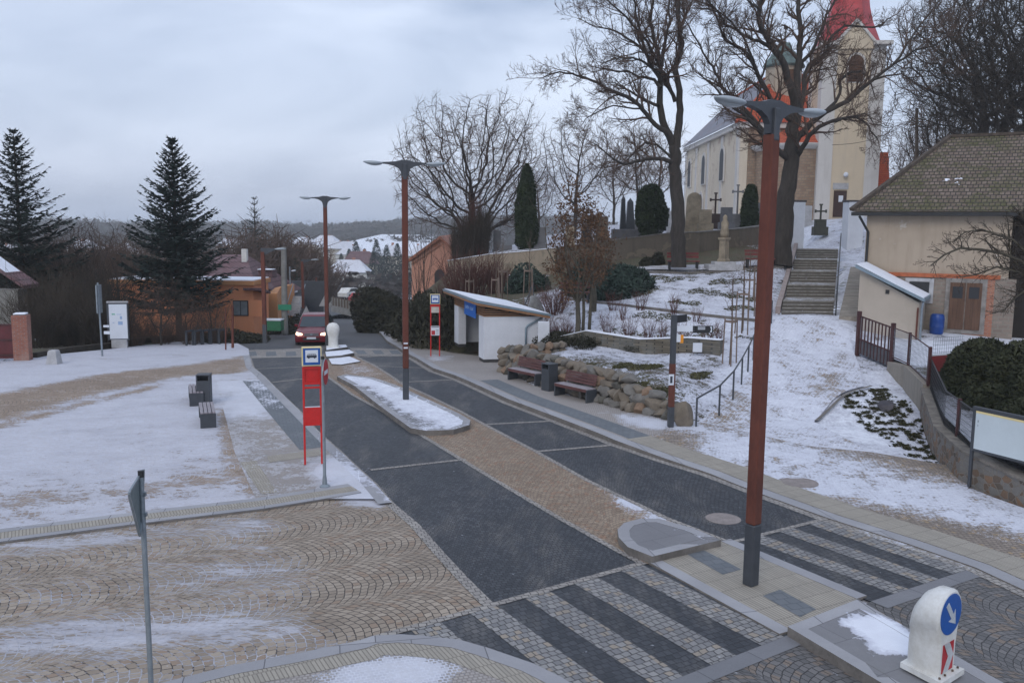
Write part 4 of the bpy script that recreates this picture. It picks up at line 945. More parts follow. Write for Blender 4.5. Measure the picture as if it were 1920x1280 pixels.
# the red car
def car(loc, rz, label, L_=4.6, W_=1.88, H_=1.70):
    t = E('parked_car' if 'parked' in label else 'car', label, 'car', loc, rz)
    m_car = plain('dark red car paint', (.16, .010, .018), .25, .2, var=.1, scale=1); m_win = plain('car glass', (.05, .065, .075), .1, 0, var=.1); m_tyre = plain('tyre rubber', (.02, .02, .021), .9)
    # front faces -y
    st = [(-2.30, .35, .62, .78, .30), (-2.22, .30, .82, .90, .26), (-1.9, .28, .92, .94, .24), (-1.2, .26, 1.02, .95, .24), (-.95, .26, 1.06, .955, .24), (1.6, .26, 1.10, .955, .24), (2.1, .28, 1.08, .93, .26), (2.3, .34, .95, .85, .32)]
    vs = []; k = 12
    for (y, z0, z1, hw, _z) in st:
        for (a_, b_) in ((-.93, 0), (-1, .22), (-1, .6), (-.95, .88), (-.8, 1), (-.3, 1.03), (.3, 1.03), (.8, 1), (.95, .88), (1, .6), (1, .22), (.93, 0)):
            vs.append((a_*hw, y, z0+(z1-z0)*b_))
    fs = [(i*k+j, i*k+(j+1) % k, (i+1)*k+(j+1) % k, (i+1)*k+j) for i in range(len(st)-1) for j in range(k)]
    fs += [tuple(range(k)), tuple(range((len(st)-1)*k, len(st)*k))[::-1]]
    bd = MB().add(vs, fs).obj('body', m_car, t, smooth='auto')
    gs = [(-1.15, 1.02, .86), (-.35, 1.62, .70), (0.2, 1.69, .70), (1.3, 1.66, .68), (2.05, 1.08, .80)]
    vs = []
    for (y, z, hw) in gs: vs += [(-.90, y, 1.0), (-hw, y, z), (hw, y, z), (.90, y, 1.0)]
    fs = []
    for i in range(len(gs)-1):
        for j in range(3): fs.append((i*4+j, i*4+j+1, (i+1)*4+j+1, (i+1)*4+j))
    MB().add(vs, fs+[(0,1,2,3), (19,18,17,16)]).obj('cabin', m_car, t, smooth='auto')
    mb = MB(); mb.add([(-.78, -1.125, 1.06), (.78, -1.125, 1.06), (.66, -.44, 1.575), (-.66, -.44, 1.575)], [(0, 1, 2, 3)]); mb.add([(-.78, -1.135, 1.06), (.78, -1.135, 1.06), (.66, -.45, 1.575), (-.66, -.45, 1.575)], [(0, 1, 2, 3)]); mb.obj('windscreen', m_win, t)
    for s_ in (-1, 1):
        mb = MB(); mb.prism([(s_*.885, -.85, 1.10), (s_*.885, 1.75, 1.14), (s_*.735, 1.3, 1.56), (s_*.735, -.25, 1.56)], (s_*.012, 0, 0)); mb.obj('side_window', m_win, t)
        mb = MB(); mb.box((s_*1.0, -.75, 1.10), (.18, .1, .14), bev=.02); mb.obj('wing_mirror', m_car, t)
        mb = MB(); mb.prism([(s_*.50, -2.235, .72), (s_*.50, -2.235, .80), (s_*.82, -2.16, .88), (s_*.86, -2.16, .76), (s_*.74, -2.22, .70)], (0, -.06, 0)); hm = NT('lit headlight'); hm.set((1, .85, .7), .3); hm.b.inputs['Emission Color'].default_value = (1, .72, .48, 1); hm.b.inputs['Emission Strength'].default_value = 3.0
        mb.obj('headlight', hm.m, t)
        for y in (-1.42, 1.38):
            mb = MB(); mb.tube([(s_*.72, y, .36), (s_*.94, y, .36)], .36, 20); w_ = mb.obj('wheel', m_tyre, t); mb = MB(); mb.tube([(s_*.93, y, .36), (s_*.955, y, .36)], .22, 14); mb.obj('rim', m_galv, w_)
    mb = MB()
    for z in (.70, .76, .82): mb.box((0, -2.31, z), (.80, .04, .028))
    mb.box((0, -2.33, .76), (.12, .03, .12)); mb.obj('grille', m_galv, t)
    MB().box((0, -2.305, .50), (.9, .04, .14)).obj('lower_grille', m_black, t); MB().box((0, -2.335, .56), (.5, .02, .11)).obj('number_plate', m_whitep, t)
    return t
cp = G(577, 647, 0); cy = cp.y+2.2; cx = cp.x-.05; car((cx, cy, base(cy)+.0), R(7), 'dark red estate car with lit headlights coming up the road')
# ------------------------------------------------------------------ building materials
def masonry(name, c1, c2, mortar, bw, bh, rough=.9, off=.5, noise_c=None, ms=.015, squash=1, bump=.5, obj=True, rot=(0, 0, 0), vert=True, dist=.0):
    t = NT(name); P_ = t.tc.outputs['Object'] if obj else t.geo.outputs['Position']
    sx = t.n('SeparateXYZ'); t.l(P_, sx.inputs[0]); cb = t.n('CombineXYZ')
    if vert: h = t.math('ADD', sx.outputs[0], t.math('MULTIPLY', sx.outputs[1], 1.0)); t.l(h, cb.inputs[0]); t.l(sx.outputs[2], cb.inputs[1])
    else: t.l(sx.outputs[0], cb.inputs[0]); t.l(sx.outputs[1], cb.inputs[1])
    v = cb.outputs[0]
    if dist:
        nz_ = t.n('TexNoise'); nz_.inputs['Scale'].default_value = 2.5/bw*.3; t.l(v, nz_.inputs['Vector']); vm = t.n('VectorMath'); vm.operation = 'SCALE'; t.l(nz_.outputs['Color'], vm.inputs[0]); vm.inputs['Scale'].default_value = dist
        va = t.n('VectorMath'); va.operation = 'ADD'; t.l(v, va.inputs[0]); t.l(vm.outputs[0], va.inputs[1]); v = va.outputs[0]
    br = t.n('TexBrick'); br.offset = off; br.inputs['Scale'].default_value = 1; br.inputs['Brick Width'].default_value = bw; br.inputs['Row Height'].default_value = bh; br.inputs['Mortar Size'].default_value = ms; br.inputs['Mortar Smooth'].default_value = .3
    br.inputs['Color1'].default_value = (*c1, 1); br.inputs['Color2'].default_value = (*c2, 1); br.inputs['Mortar'].default_value = (*mortar, 1); t.l(v, br.inputs['Vector'])
    n1 = t.noise(P_, .8, 5, .65); n2 = t.noise(P_, 14, 3, .6)
    c = t.mix(t.math('MULTIPLY', t.sm(n1, .4, .7), .5), br.outputs['Color'], noise_c or tuple(x*.5 for x in c1)); c = t.mix(t.math('MULTIPLY', n2, .4), c, tuple(x*.5 for x in c1))
    t.set(c, rough); t.bump(t.math('SUBTRACT', t.math('MULTIPLY', n2, .4), br.outputs['Fac']), bump, .015); return t.m
def render_wall(name, c, stain, peel=None, scale=.5, thr=.55):
    t = NT(name); P_ = t.tc.outputs['Object']; n1 = t.noise(P_, scale, 6, .65, .4); n2 = t.noise(P_, scale*6, 4, .6); st = t.noise(t.mapr(P_, scale=(3, 3, .3)), 1.2, 4, .6)
    a = t.mix(t.math('MULTIPLY', t.sm(st, .45, .75), .45), c, stain); a = t.mix(t.math('MULTIPLY', t.sm(n1, .45, .7), .5), a, stain)
    if peel: a = t.mix(t.sm(t.math('ADD', t.math('MULTIPLY', n1, .8), t.math('MULTIPLY', n2, .2)), thr, thr+.03), a, peel)
    t.set(t.mix(t.math('MULTIPLY', n2, .3), a, tuple(x*.7 for x in c)), .9); t.bump(n2, .2, .02); return t.m
m_ynave = render_wall('pale cream nave render', (.66, .585, .47), (.54, .46, .36), (.46, .36, .28), .35, .58)
m_yellow = render_wall('yellow church render', (.62, .52, .38), (.49, .42, .33), (.44, .35, .27), .35, .60)
m_rubble = masonry('exposed brown rubble', (.27, .175, .12), (.40, .30, .21), (.24, .20, .16), .45, .22, noise_c=(.24, .165, .11), ms=.03, dist=.15)
m_quoin = render_wall('white pilaster render', (.60, .58, .55), (.48, .45, .42))
m_rtile = masonry('orange red roof tiles', (.50, .085, .035), (.62, .15, .06), (.16, .03, .02), .2, .16, noise_c=(.30, .05, .03), ms=.02)
m_rtin = plain('red painted tin', (.42, .045, .050), .5, 0, var=.3, scale=1)
m_slate = masonry('grey slate roof', (.20, .22, .26), (.27, .29, .34), (.12, .13, .15), .3, .2, ms=.01, noise_c=(.30, .20, .2))
m_copper = plain('green copper', (.10, .15, .14), .6, 0, var=.4, scale=2)
m_wood2 = plain('louvre wood', (.10, .045, .022), .7, 0, var=.4, scale=2, aniso=(1, 1, 10))
m_darkw = plain('dark window', (.022, .025, .03), .55, 0, var=.2)
m_doord = plain('dark brown door', (.05, .025, .02), .6, 0, var=.3)
m_wwall = plain('white shelter render', (.66, .68, .72), .85, 0, var=.05, scale=1.5, dirt=(.58, .60, .64))
m_plinth = plain('dark plinth', (.05, .048, .05), .8)
m_larch = plain('larch slats', (.34, .175, .085), .7, 0, var=.35, scale=3, aniso=(1, 1, 6))
m_metalroof = plain('blue grey roof metal', (.22, .29, .34), .45, .2, var=.15)
m_snowm = plain('snow cap', SNOW, .8, 0, var=.05, scale=3, bump=.3, bd=.03)
m_beigew = render_wall('weathered beige render', (.33, .27, .20), (.15, .13, .095), (.22, .19, .14), .5, .52)
m_dwall = render_wall('dark mossy wall', (.12, .10, .078), (.045, .042, .032), (.165, .135, .10), .6, .53)

# ------------------------------------------------------------------ bus shelter
c0 = G(906.5, 680.5, .11); c1 = G(851.5, 657.5, .11); u = (c1-c0); u.z = 0; FL_ = u.length; u.normalize(); v = Vector((-u.y, u.x, 0)); v = -v if v.x < 0 else v
t = E('bus_shelter', 'white walled bus shelter with a sloping roof, larch slats and a blue sign', 'bus shelter', (c0.x, c0.y, base(c0.y)+.13), math.atan2(v.y, v.x))
# local x = into the depth (v), local y = along the front away from the camera
D_ = 2.75; HW = 2.02
def zroof(x): return 2.50-(x+.0)*.19
mb = MB(); mb.prism([(0, 0, .14), (D_, 0, .14), (D_, 0, zroof(D_)-.05), (D_-.1, 0, HW-.02), (0, 0, HW)], (0, .28, 0)); mb.prism([(0, .282, .14), (.28, .282, .14), (.28, .282, HW), (0, .282, HW)], (0, .62, 0)); mb.obj('side_wall', m_wwall, t)
MB().box((.2, FL_-.5, .14+(HW-.14)/2), (.40, .95, HW-.14), bev=.01).obj('front_pillar', m_wwall, t)
MB().box((D_-.1, FL_/2+.13, .98), (.2, FL_-.27, 1.8)).obj('rear_wall', m_wwall, t)
MB().prism([(0, FL_-.28, .14), (D_-.2, FL_-.28, .14), (D_-.2, FL_-.28, 1.85), (0, FL_-.28, HW)], (0, .26, 0)).obj('far_wall', m_wwall, t)
mb = MB(); mb.box((D_/2, .13, .07), (D_-.04, .24, .14)); mb.box((.14, .58, .068), (.24, .6, .136)); mb.box((.2, FL_-.5, .07), (.36, .9, .14)); mb.obj('plinth', m_plinth, t)
mb = MB(); mb.box((D_-.24, FL_/2, .85), (.04, FL_-.8, 1.3)); mb.box((D_-.27, FL_/2, 1.35), (.03, FL_*.7, .06)); mb.obj('inner_panel', plain('inner grey boards', (.10, .10, .11), .7), t)
mb = MB()
for k in range(5): mb.box((D_-.45, FL_/2, .40+.0*k+.09*k), (.06, FL_-1.2, .06))
mb.obj('bench_slats', m_dgrey, t)
mb = MB()
for k in range(5):
    z = HW+.04+k*.092; xe = min(D_, (2.46-z)/.19)
    mb.box((0.03, FL_/2, z), (.05, FL_-.02, .045)); 
    if xe > .3: mb.box((xe/2, .03, z), (xe, .05, .045)); mb.box((xe/2, FL_-.03, z), (xe, .05, .045))
mb.obj('slat_cladding', m_larch, t)
mb = MB(); mb.prism([(.09, .09, HW+.01), (D_-.1, .09, HW+.01), (D_-.1, .09, zroof(D_)-.02), (.09, .09, 2.44)], (0, FL_-.18, 0)); mb.obj('slat_backing', m_black, t)
oh = .42
mb = MB(); a, b = -oh, D_+.22
mb.prism([(a, -.30, zroof(a)), (b, -.30, zroof(b)), (b, -.30, zroof(b)+.10), (a, -.30, zroof(a)+.10)], (0, FL_+1.0, 0)); rf = mb.obj('roof', m_larch, t)
mb = MB(); mb.prism([(a-.03, -.33, zroof(a)+.104), (b+.03, -.33, zroof(b)+.104), (b+.03, -.33, zroof(b)+.20), (a-.03, -.33, zroof(a)+.20)], (0, FL_+1.06, 0)); mb.obj('roof_edge', m_metalroof, rf)
mb = MB(); mb.prism([(a+.05, -.28, zroof(a)+.203), (b-.05, -.28, zroof(b)+.203), (b-.05, -.28, zroof(b)+.235), (a+.05, -.28, zroof(a)+.235)], (0, FL_+.96, 0)); mb.obj('snow_cover', m_snowm, rf)
sg = MB().box((-.05, 2.45, 2.17), (.03, 2.3, .70)).obj('name_sign', plain('bright blue sign', (.012, .13, .50), .5, 0, var=.08), t)
mb = MB(); rng = random.Random(4)
y = 3.32
for wlen in (6, 6):
    for k in range(wlen):
        mb.box((-.068, y, 2.20), (.006, .034, .15)); mb.box((-.068, y-.045, 2.20+rng.choice((-.06, 0, .06))), (.006, .07, .026)); y -= .125
    y -= .16
mb.obj('sign_lettering', plain('faint white letters', (.42, .58, .80), .5), sg)
MB().tube([(D_-.1, -.04, 1.93), (D_-.75, -.06, 1.62), (D_-.83, -.06, 1.50), (D_-.83, -.06, .55)], .045, 8).obj('downpipe', m_metalroof, t, smooth=True)
shelter_u, shelter_v, shelter_c = u, v, c0

# white pier and stone terrace wall behind
def wallstrip(name, label, cat, pts, height, thick, mat_, cap=None, capm=None, drop=.3, extra=None):
    # pts: world (x,y) polyline; bottom follows the ground
    t = E(name, label, cat, (pts[0][0], pts[0][1], T1(*pts[0])))
    hs = height if hasattr(height, '__len__') else [height]*len(pts)
    P_ = []; n = len(pts)
    for i, p in enumerate(pts):
        a = pts[max(i-1, 0)]; b = pts[min(i+1, n-1)]; dx, dy = b[0]-a[0], b[1]-a[1]; l_ = math.hypot(dx, dy); nx, ny = -dy/l_*thick/2, dx/l_*thick/2; z = T1(*p)
        P_.append((Vector((p[0]+nx, p[1]+ny, 0)), Vector((p[0]-nx, p[1]-ny, 0)), z-drop, (z+hs[i]) if extra is None else extra[i]))
    mb = MB(); vs = []
    for a, b, z0, z1 in P_: vs += [(a.x, a.y, z0), (b.x, b.y, z0), (b.x, b.y, z1), (a.x, a.y, z1)]
    fs = []
    for i in range(n-1):
        for j in range(4): fs.append((i*4+j, i*4+(j+1) % 4, (i+1)*4+(j+1) % 4, (i+1)*4+j))
    fs += [(3, 2, 1, 0), tuple((n-1)*4+k for k in range(4))]
    mb.add(vs, fs).obj('wall_body', mat_, t, world=True)
    if cap:
        mb = MB(); vs = []
        for a, b, z0, z1 in P_:
            a2, b2 = a+(a-b)*.08, b+(b-a)*.08; vs += [(a2.x, a2.y, z1+.003), (b2.x, b2.y, z1+.003), (b2.x, b2.y, z1+cap), (a2.x, a2.y, z1+cap)]
        mb.add(vs, fs).obj('wall_cap', capm, t, world=True)
    return t
m_terr = masonry('flat terrace stones', (.10, .085, .062), (.21, .18, .13), (.035, .03, .025), .26, .085, ms=.012, noise_c=(.20, .22, .22))
def hq(px, py, Y): v = Q(px, py, Y); return (v.x, v.y)
tp = [hq(1020, 650, 38), hq(1100, 655, 37), hq(1200, 663, 36), hq(1290, 670, 35), hq(1352, 675, 34.2)]
t = wallstrip('terrace_wall', 'low wall of flat stones with snow on top holding the planted terrace', 'stone wall', tp, .52, .3, m_terr, .03, m_snowm)
a = Vector((*hq(1305, 672, 34.4), 0)); z = T1(a.x, a.y); MB().box((0, 0, 0), (.36, .03, .36)).obj('notice_plate', m_whitep, t, loc=(a.x-t.location.x, a.y-.2-t.location.y, z+.30-t.location.z))
a = hq(1019, 650, 37.6); z = T1(*a); o = MB().box((0, 0, .45), (.48, .4, 1.5), bev=.01).obj('white_pier', m_wwall, loc=(a[0], a[1], z)); tag(o, 'short white pier with a snowy top behind the shelter side wall', 'pier'); 

# boulder wall
m_rk = (lambda a: a)([plain('boulder grey', (.165, .155, .14), .9, var=.35, scale=3, bump=.5), plain('boulder brown', (.185, .155, .12), .9, var=.35, scale=3, bump=.5), plain('boulder dark', (.105, .10, .085), .9, var=.4, scale=3, bump=.5), plain('boulder rust', (.23, .155, .105), .9, var=.3, scale=3, bump=.5), plain('soil and gap shade', (.03, .026, .02), .95, var=.4)])
foot = gp([(932,696),(950,702),(985,712),(1040,730),(1107,752),(1155,766),(1201,776),(1247,785),(1268,792)], .12)
rng = random.Random(11); mb = MB()
seg = []; tot = 0
for i in range(len(foot)-1):
    l_ = math.hypot(foot[i+1][0]-foot[i][0], foot[i+1][1]-foot[i][1]); seg.append((tot, l_, foot[i], foot[i+1])); tot += l_
def along(s_):
    for (t0, l_, a, b) in seg:
        if s_ <= t0+l_ or (t0, l_, a, b) == seg[-1]:
            k = (s_-t0)/l_; dx, dy = (b[0]-a[0])/l_, (b[1]-a[1])/l_; return a[0]+(b[0]-a[0])*k, a[1]+(b[1]-a[1])*k, -dy, dx, math.atan2(dy, dx)
for row in range(4):
    s_ = rng.uniform(0, .2)
    while s_ < tot-(row*.45):
        w_ = rng.uniform(.26, .60); h_ = rng.uniform(.30, .44); x, y, nx, ny, az = along(min(tot, s_+w_/2)); 
        k = s_/tot; hmax = 1.12-.25*k if s_ < tot*.8 else 1.12-.2-(s_/tot-.8)*3.4
        z = row*.27+.12
        if z < hmax:
            mb.mi = rng.choice((0, 0, 1, 1, 2, 3)); off = .16+row*.13+rng.uniform(-.04, .04); mb.rock((x+nx*off, y+ny*off, z+base(y)+.10), (w_*1.12, .5, h_), rng, az, 3)
        s_ += w_*.86
for i in range(len(foot)-1):  # soil backing, coloured near black to paint shade into the boulder gaps
    for k in range(4):
        s_ = (i+k/4); q_ = along(seg[i][0]+seg[i][1]*k/4); q2_ = along(seg[i][0]+seg[i][1]*(k+1)/4); kk = (seg[i][0]+seg[i][1]*k/4)/tot; hh_ = (1.0-.25*kk if kk < .8 else .78-(kk-.8)*3.2)
        if hh_ > .25: mb.mi = 4; mb.prism([(q_[0]+q_[2]*.24, q_[1]+q_[3]*.24, base(q_[1])), (q2_[0]+q2_[2]*.24, q2_[1]+q2_[3]*.24, base(q2_[1])), (q2_[0]+q2_[2]*.52, q2_[1]+q2_[3]*.52, base(q2_[1])+hh_), (q_[0]+q_[2]*.52, q_[1]+q_[3]*.52, base(q_[1])+hh_)], (q_[2]*.3, q_[3]*.3, 0))
# the wall turns up the slope beside the shelter
e0 = foot[0]
for k in range(9):
    for row in range(4):
        d_ = .25+k*.32; x, y = e0[0]+shelter_v.x*d_+.0, e0[1]+shelter_v.y*d_; z = row*.26+.2+k*.02
        mb.mi = rng.choice((0, 1, 1, 3)); mb.rock((x, y, base(y)+z), (.42, .42, .34), rng, rng.uniform(0, 3))
o = mb.obj('boulder_wall', m_rk, smooth=False, loc=(0, 0, 0))
bx, by = foot[4]; me = o.data; me.transform(Matrix.Translation((-bx, -by, 0))); o.location = (bx, by, 0)
tag(o, 'dry wall of rounded brown and grey boulders behind the two benches', 'boulder wall')
p = G(1281, 797, .12); o = MB(); o.mi = 1; o.rock((0, 0, .30), (.66, .55, .72), rng, .3, 3); o = o.obj('boulder', m_rk, smooth='auto', loc=p); tag(o, 'largest single brown boulder beside the signpost foot', 'boulder')

# ------------------------------------------------------------------ churchyard wall
cw = [(846,489,62),(884,483,60),(921,477,58),(991,471,56.5),(1048,465,55.5),(1131,453,54.5),(1251,438,54),(1307,436,54),(1380,430,55),(1429,424,56),(1468,410,57.5)]
W_ = [Q(*c) for c in cw]; 
t = wallstrip('churchyard_wall', 'long weathered wall round the raised churchyard, dark behind the bench', 'wall', [(v.x, v.y) for v in W_[4:]], 0, .6, m_dwall, .06, plain('dark wall cap', (.16, .15, .14), .9, var=.5, scale=3), 2.5, [v.z for v in W_[4:]])
t = wallstrip('churchyard_wall', 'pale beige stretch of churchyard wall between the dark thicket and the brown oak', 'wall', [(v.x, v.y) for v in W_[:4]]+[(W_[4].x-.1, W_[4].y)], 0, .6, m_beigew, .05, m_snowm, 4.0, [v.z for v in W_[:5]])
# white gate piers
for px, lab, xw in ((1485, 'white gate pier left of the top of the church steps', 1.15), (1596, 'white gate pier right of the top of the church steps, against the barn', 1.05)):
    a = Q(px, 468, 58.5); t = E('gate_pier', lab, 'gate pier', (a.x, a.y, a.z), R(4)); h = 3.1
    MB().box((0, 0, h/2-.4), (xw, .9, h+.8)).obj('pier_body', m_wwall, t); MB().box((0, 0, h+.06), (xw+.16, 1.0, .12), bev=.03).obj('coping', plain('dark coping', (.07, .06, .06), .8), t)
# steps
m_step = NT('step stone'); _c1 = m_step.mix(m_step.noise(m_step.geo.outputs['Position'], 3, 5, .65), (.075, .07, .06), (.17, .155, .135)); snow_mix(m_step, _c1, .85, m_step.geo.outputs['Position'], None, amp=.8, attr=False, const=.33); m_step = m_step.m
m_land = NT('landing stone'); _c1 = m_land.mix(m_land.noise(m_land.geo.outputs['Position'], 3, 5, .65), (.19, .175, .15), (.28, .26, .225)); snow_mix(m_land, _c1, .85, m_land.geo.outputs['Position'], None, amp=.8, attr=False, const=.43); m_land = m_land.m
A0, A1 = Q(1465, 584, 40), Q(1562, 590, 40); B0, B1_ = Q(1497, 466, 58), Q(1572, 466, 58)
A0.z = A1.z = min(A0.z, A1.z); B0.z = B1_.z = (B0.z+B1_.z)/2
t = E('staircase', 'broad worn stone steps in short flights climbing to the church gate', 'staircase', (A0+A1)/2)
m_nose = plain('pale step edge', (.30, .285, .26), .85, var=.5, scale=4); NF = 5; NS = 4; run_s = .36; tot_run = (B0-A0).length; land = (1.0-NF*NS*run_s/tot_run)/NF
dz = (B0.z-A0.z)/(NF*NS); f = 0.0
def edge(f_, z): a = A0.lerp(B0, f_); b = A1.lerp(B1_, f_); a.z = b.z = z; return a, b
z = A0.z
for i in range(NF):
    mb = MB(); ns_ = MB()
    for k in range(NS):
        z += dz; a, b = edge(f, z); f2 = f+run_s/tot_run; c, d = edge(f2, z)
        mb.prism([a, b, d, c], (0, 0, -dz-.25))
        a2, b2 = edge(f-.0008, z+.012); c2, d2 = edge(f+.0035, z+.012); ns_.prism([a2, b2, d2, c2], (0, 0, -.045))  # paler strip along the front edge of each step
        f = f2
    mb.obj('flight', m_step, t, world=True); ns_.obj('step_edges', m_nose, t, world=True)
    a, b = edge(f, z+.002); f += land; c, d = edge(f, z+.002); MB().prism([a, b, d, c], (0, 0, -.5)).obj('landing', m_land, t, world=True)
mb = MB(); off = (A0-A1).normalized()*.16
pr = []
for k in range(13):
    f_ = k/12; a, b = edge(f_, A0.z+(B0.z-A0.z)*f_+.18); pr.append(a+off)
for i in range(12): mb.bar(pr[i], pr[i+1], .22, .35)
mb.obj('side_kerb', plain('pinkish side kerb', (.33, .27, .25), .85, var=.3), t, world=True)
hr = E('handrail', 'dark handrail along the right side of the church steps', 'handrail', A1+Vector((.05, 0, 0)))
rl = []
for k in range(9):
    f_ = k/8; a, b = edge(f_, A0.z+(B0.z-A0.z)*f_); b = b+Vector((.12, 0, 0)); rl.append(b+Vector((0, 0, 1.0)))
    MB().box((b.x, b.y, b.z+.42), (.05, .05, 1.1)).obj('post', m_dgrey, hr, world=True)
MB().tube(rl, .035, 8).obj('rail', m_dgrey, hr, world=True, smooth=True)

# ------------------------------------------------------------------ church
CG = 6.25
def arch(mb, cx, z0, w_, h_, y, dy, n=8):
    r = w_/2; pts = [(cx-r, y, z0), (cx+r, y, z0)]
    for k in range(n+1):
        a = math.pi*k/n; pts.append((cx+r*math.cos(a), y, z0+h_-r+r*math.sin(a)*1.15))
    mb.prism(pts, (0, dy, 0))
# tower
TY = 72.0; a, b = Q(1534, 405, TY), Q(1647, 405, TY-.6); tw = (b-a).length; tc_ = (a+b)/2
ang = R(-6); t = E('church_tower', 'yellow church tower with white corners, arched belfry window and red spire', 'church tower', (tc_.x, tc_.y+tw/2, CG-.4), ang)
ztop = Q(1600, 84, TY).z-CG+.4; hw = tw/2
m_tw = m_yellow
MB().box((0, 0, ztop/2-.5), (tw, tw, ztop+1)).obj('tower_wall', m_tw, t)
for sx in (-1, 1):
    for sy in (-1, 1): MB().box((sx*(hw-.50), sy*(hw-.50), ztop/2-.4), (1.12, 1.12, ztop+.8)).obj('corner_pilaster', m_quoin, t)
mb = MB(); zc_ = ztop
mb.box((-hw+.3, -hw-.22, zc_), (1.4, .8, .28)); mb.box((hw-.3, -hw-.22, zc_), (1.4, .8, .28)); mb.bar((-hw*.66, -hw-.2, zc_+.02), (0, -hw-.2, zc_+1.80), .3, .20); mb.bar((hw*.66, -hw-.2, zc_+.02), (0, -hw-.2, zc_+1.80), .3, .20)
for sx in (-1, 1): mb.box((sx*(hw+.05), 0, zc_+.0), (.4, tw, .25))
mb.obj('cornice', m_quoin, t)
for rz_ in (0, 1):
    mb = MB(); mb.prism([(-hw*.62, -hw-.20, ztop-.4), (hw*.62, -hw-.20, ztop-.4), (hw*.62, -hw-.20, ztop), (0, -hw-.20, ztop+1.75), (-hw*.62, -hw-.20, ztop)], (0, .8, 0))
    if rz_ == 0: mb.obj('gable', m_tw, t)
wz = Q(1594, 155, TY).z-CG+.4; wtop = Q(1594, 106, TY).z-CG+.4; ww = 1.15
cxw = (1594-1590)/1650*TY
mb = MB(); arch(mb, cxw, wz-.08, ww+.35, wtop-wz+.25, -hw-.04, .1); mb.obj('window_surround', m_quoin, t)
mb = MB(); arch(mb, cxw, wz, ww, wtop-wz, -hw-.08, .08); wn = mb.obj('belfry_window', m_wood2, t)
mb = MB()
for k in range(8): mb.box((cxw, -hw-.10, wz+.12+k*(wtop-wz)*.1), (ww*.9, .05, .05), rx=R(-30))
mb.obj('louvre', m_wood2, wn)
# spire: flared red roof
prof = [(1.07, -.05), (1.0, .35), (.90, 1.0), (.74, 2.0), (.62, 3.2), (.55, 4.6), (.42, 7.0), (.2, 10.0), (.03, 13)]
vs = []
for (k, z) in prof:
    for j in range(8):
        a_ = math.pi/4*j+math.pi/8; r = hw*k
        sqr = 1/max(abs(math.cos(a_)), abs(math.sin(a_))); oct_ = 1.0
        m_ = max(0, 1-z/3.0); rr = r*(sqr*m_*1.0+oct_*(1-m_)*1.08)
        vs.append((rr*math.cos(a_), rr*math.sin(a_), ztop+z))
fs = [(i*8+j, i*8+(j+1) % 8, (i+1)*8+(j+1) % 8, (i+1)*8+j) for i in range(len(prof)-1) for j in range(8)]+[tuple(range(8))[::-1]]
MB().add(vs, fs).obj('spire', m_rtin, t)
MB().prism([(-hw*.72, -hw-.12, ztop+.15), (hw*.72, -hw-.12, ztop+.15), (0, -hw-.12, ztop+2.15)], (0, 2.6, 0)).obj('gable_roof', m_rtin, t)
# cut the front of the gable roof back with the yellow pediment in front of it
dz0 = Q(1578, 407, TY).z-CG+.4; dxc = (1579-1590)/1650*TY
dr = MB().box((dxc, -hw-.03, dz0+1.05), (1.0, .1, 2.1)).obj('door', m_doord, t); MB().box((dxc+.05, -hw-.085, dz0+1.45), (.35, .02, .5)).obj('door_notice', m_whitep, dr)
MB().box((dxc, -hw-.02, dz0+2.45), (1.2, .08, .5)).obj('fanlight', m_concl, t)
o = MB(); o.lathe([(.02, -.2), (.18, -.1), (.2, .05), (.1, .18), (.02, .2)], (0, 0, 0), 10); o.obj('door_lamp', m_whitep, t, loc=(dxc+.3, -hw-.25, dz0+3.35))
# nave: long side wall seen on the left
n0 = Q(1381, 418, 76.0); n1 = Q(1283, 414, 100.0); n0.z = n1.z = CG; d = (n1-n0); NL = d.length; rz = math.atan2(d.y, d.x)
t = E('church_nave', 'yellow church nave with arched windows, bare brown stone end wall and apse', 'church', n0, rz)
# local x runs away from the camera along the side wall; the body lies on local -y
NW = 10.4; NH = Q(1381, 230, 76.0).z-CG
MB().prism([(0.05, 0, -.6), (NL, 0, -.6), (NL, 0, NH), (.05, 0, NH)], (0, -NW, 0)).obj('nave_wall', m_ynave, t)
MB().box((-.04, -NW/2-.35, NH/2-.3), (.16, NW-.7, NH+.6)).obj('end_wall', m_rubble, t)
mb = MB(); mb.box((NL/2, .10, NH-.22), (NL+.3, .5, .45)); mb.box((-.12, -NW/2, NH-.22), (.45, NW+.3, .45)); mb.obj('cornice', m_quoin, t)
for k in range(5): MB().box((.4+k*(NL-.8)/4, .06, NH/2-.4), (.85, .16, NH-.3)).obj('pilaster', m_quoin, t)
def nwin(px, ytop, ybot, w_, door=False):
    # position along the wall from the photo column
    lo, hi = 0.0, 1.0
    for _ in range(40):
        m_ = (lo+hi)/2; p_ = n0.lerp(n1, m_); sx = 960+FPX*(np.dot(np.array(p_)-[0, 0, CAMH], RT))/(np.dot(np.array(p_)-[0, 0, CAMH], FW))
        if sx > px: lo = m_
        else: hi = m_
    p_ = n0.lerp(n1, lo); z0 = Q(px, ybot, p_.y).z-CG; z1 = Q(px, ytop, p_.y).z-CG; x = lo*NL
    r = w_/2
    def ar(rr, e, y0, dy, m, nm, par):
        mb = MB(); pts = [(x+rr, y0, z0-e), (x-rr, y0, z0-e)]
        for k in range(9): a_ = math.pi*k/8; pts.append((x-rr*math.cos(a_), y0, z1-r+e+rr*math.sin(a_)*1.1-e))
        mb.prism(pts, (0, dy, 0)); return mb.obj(nm, m, par)
    f_ = ar(r+.28, .12, .03, .12, m_quoin, 'window_surround' if not door else 'door_surround', t)
    ar(r, 0, .10, .08, m_darkw if not door else m_doord, 'window' if not door else 'door', t)
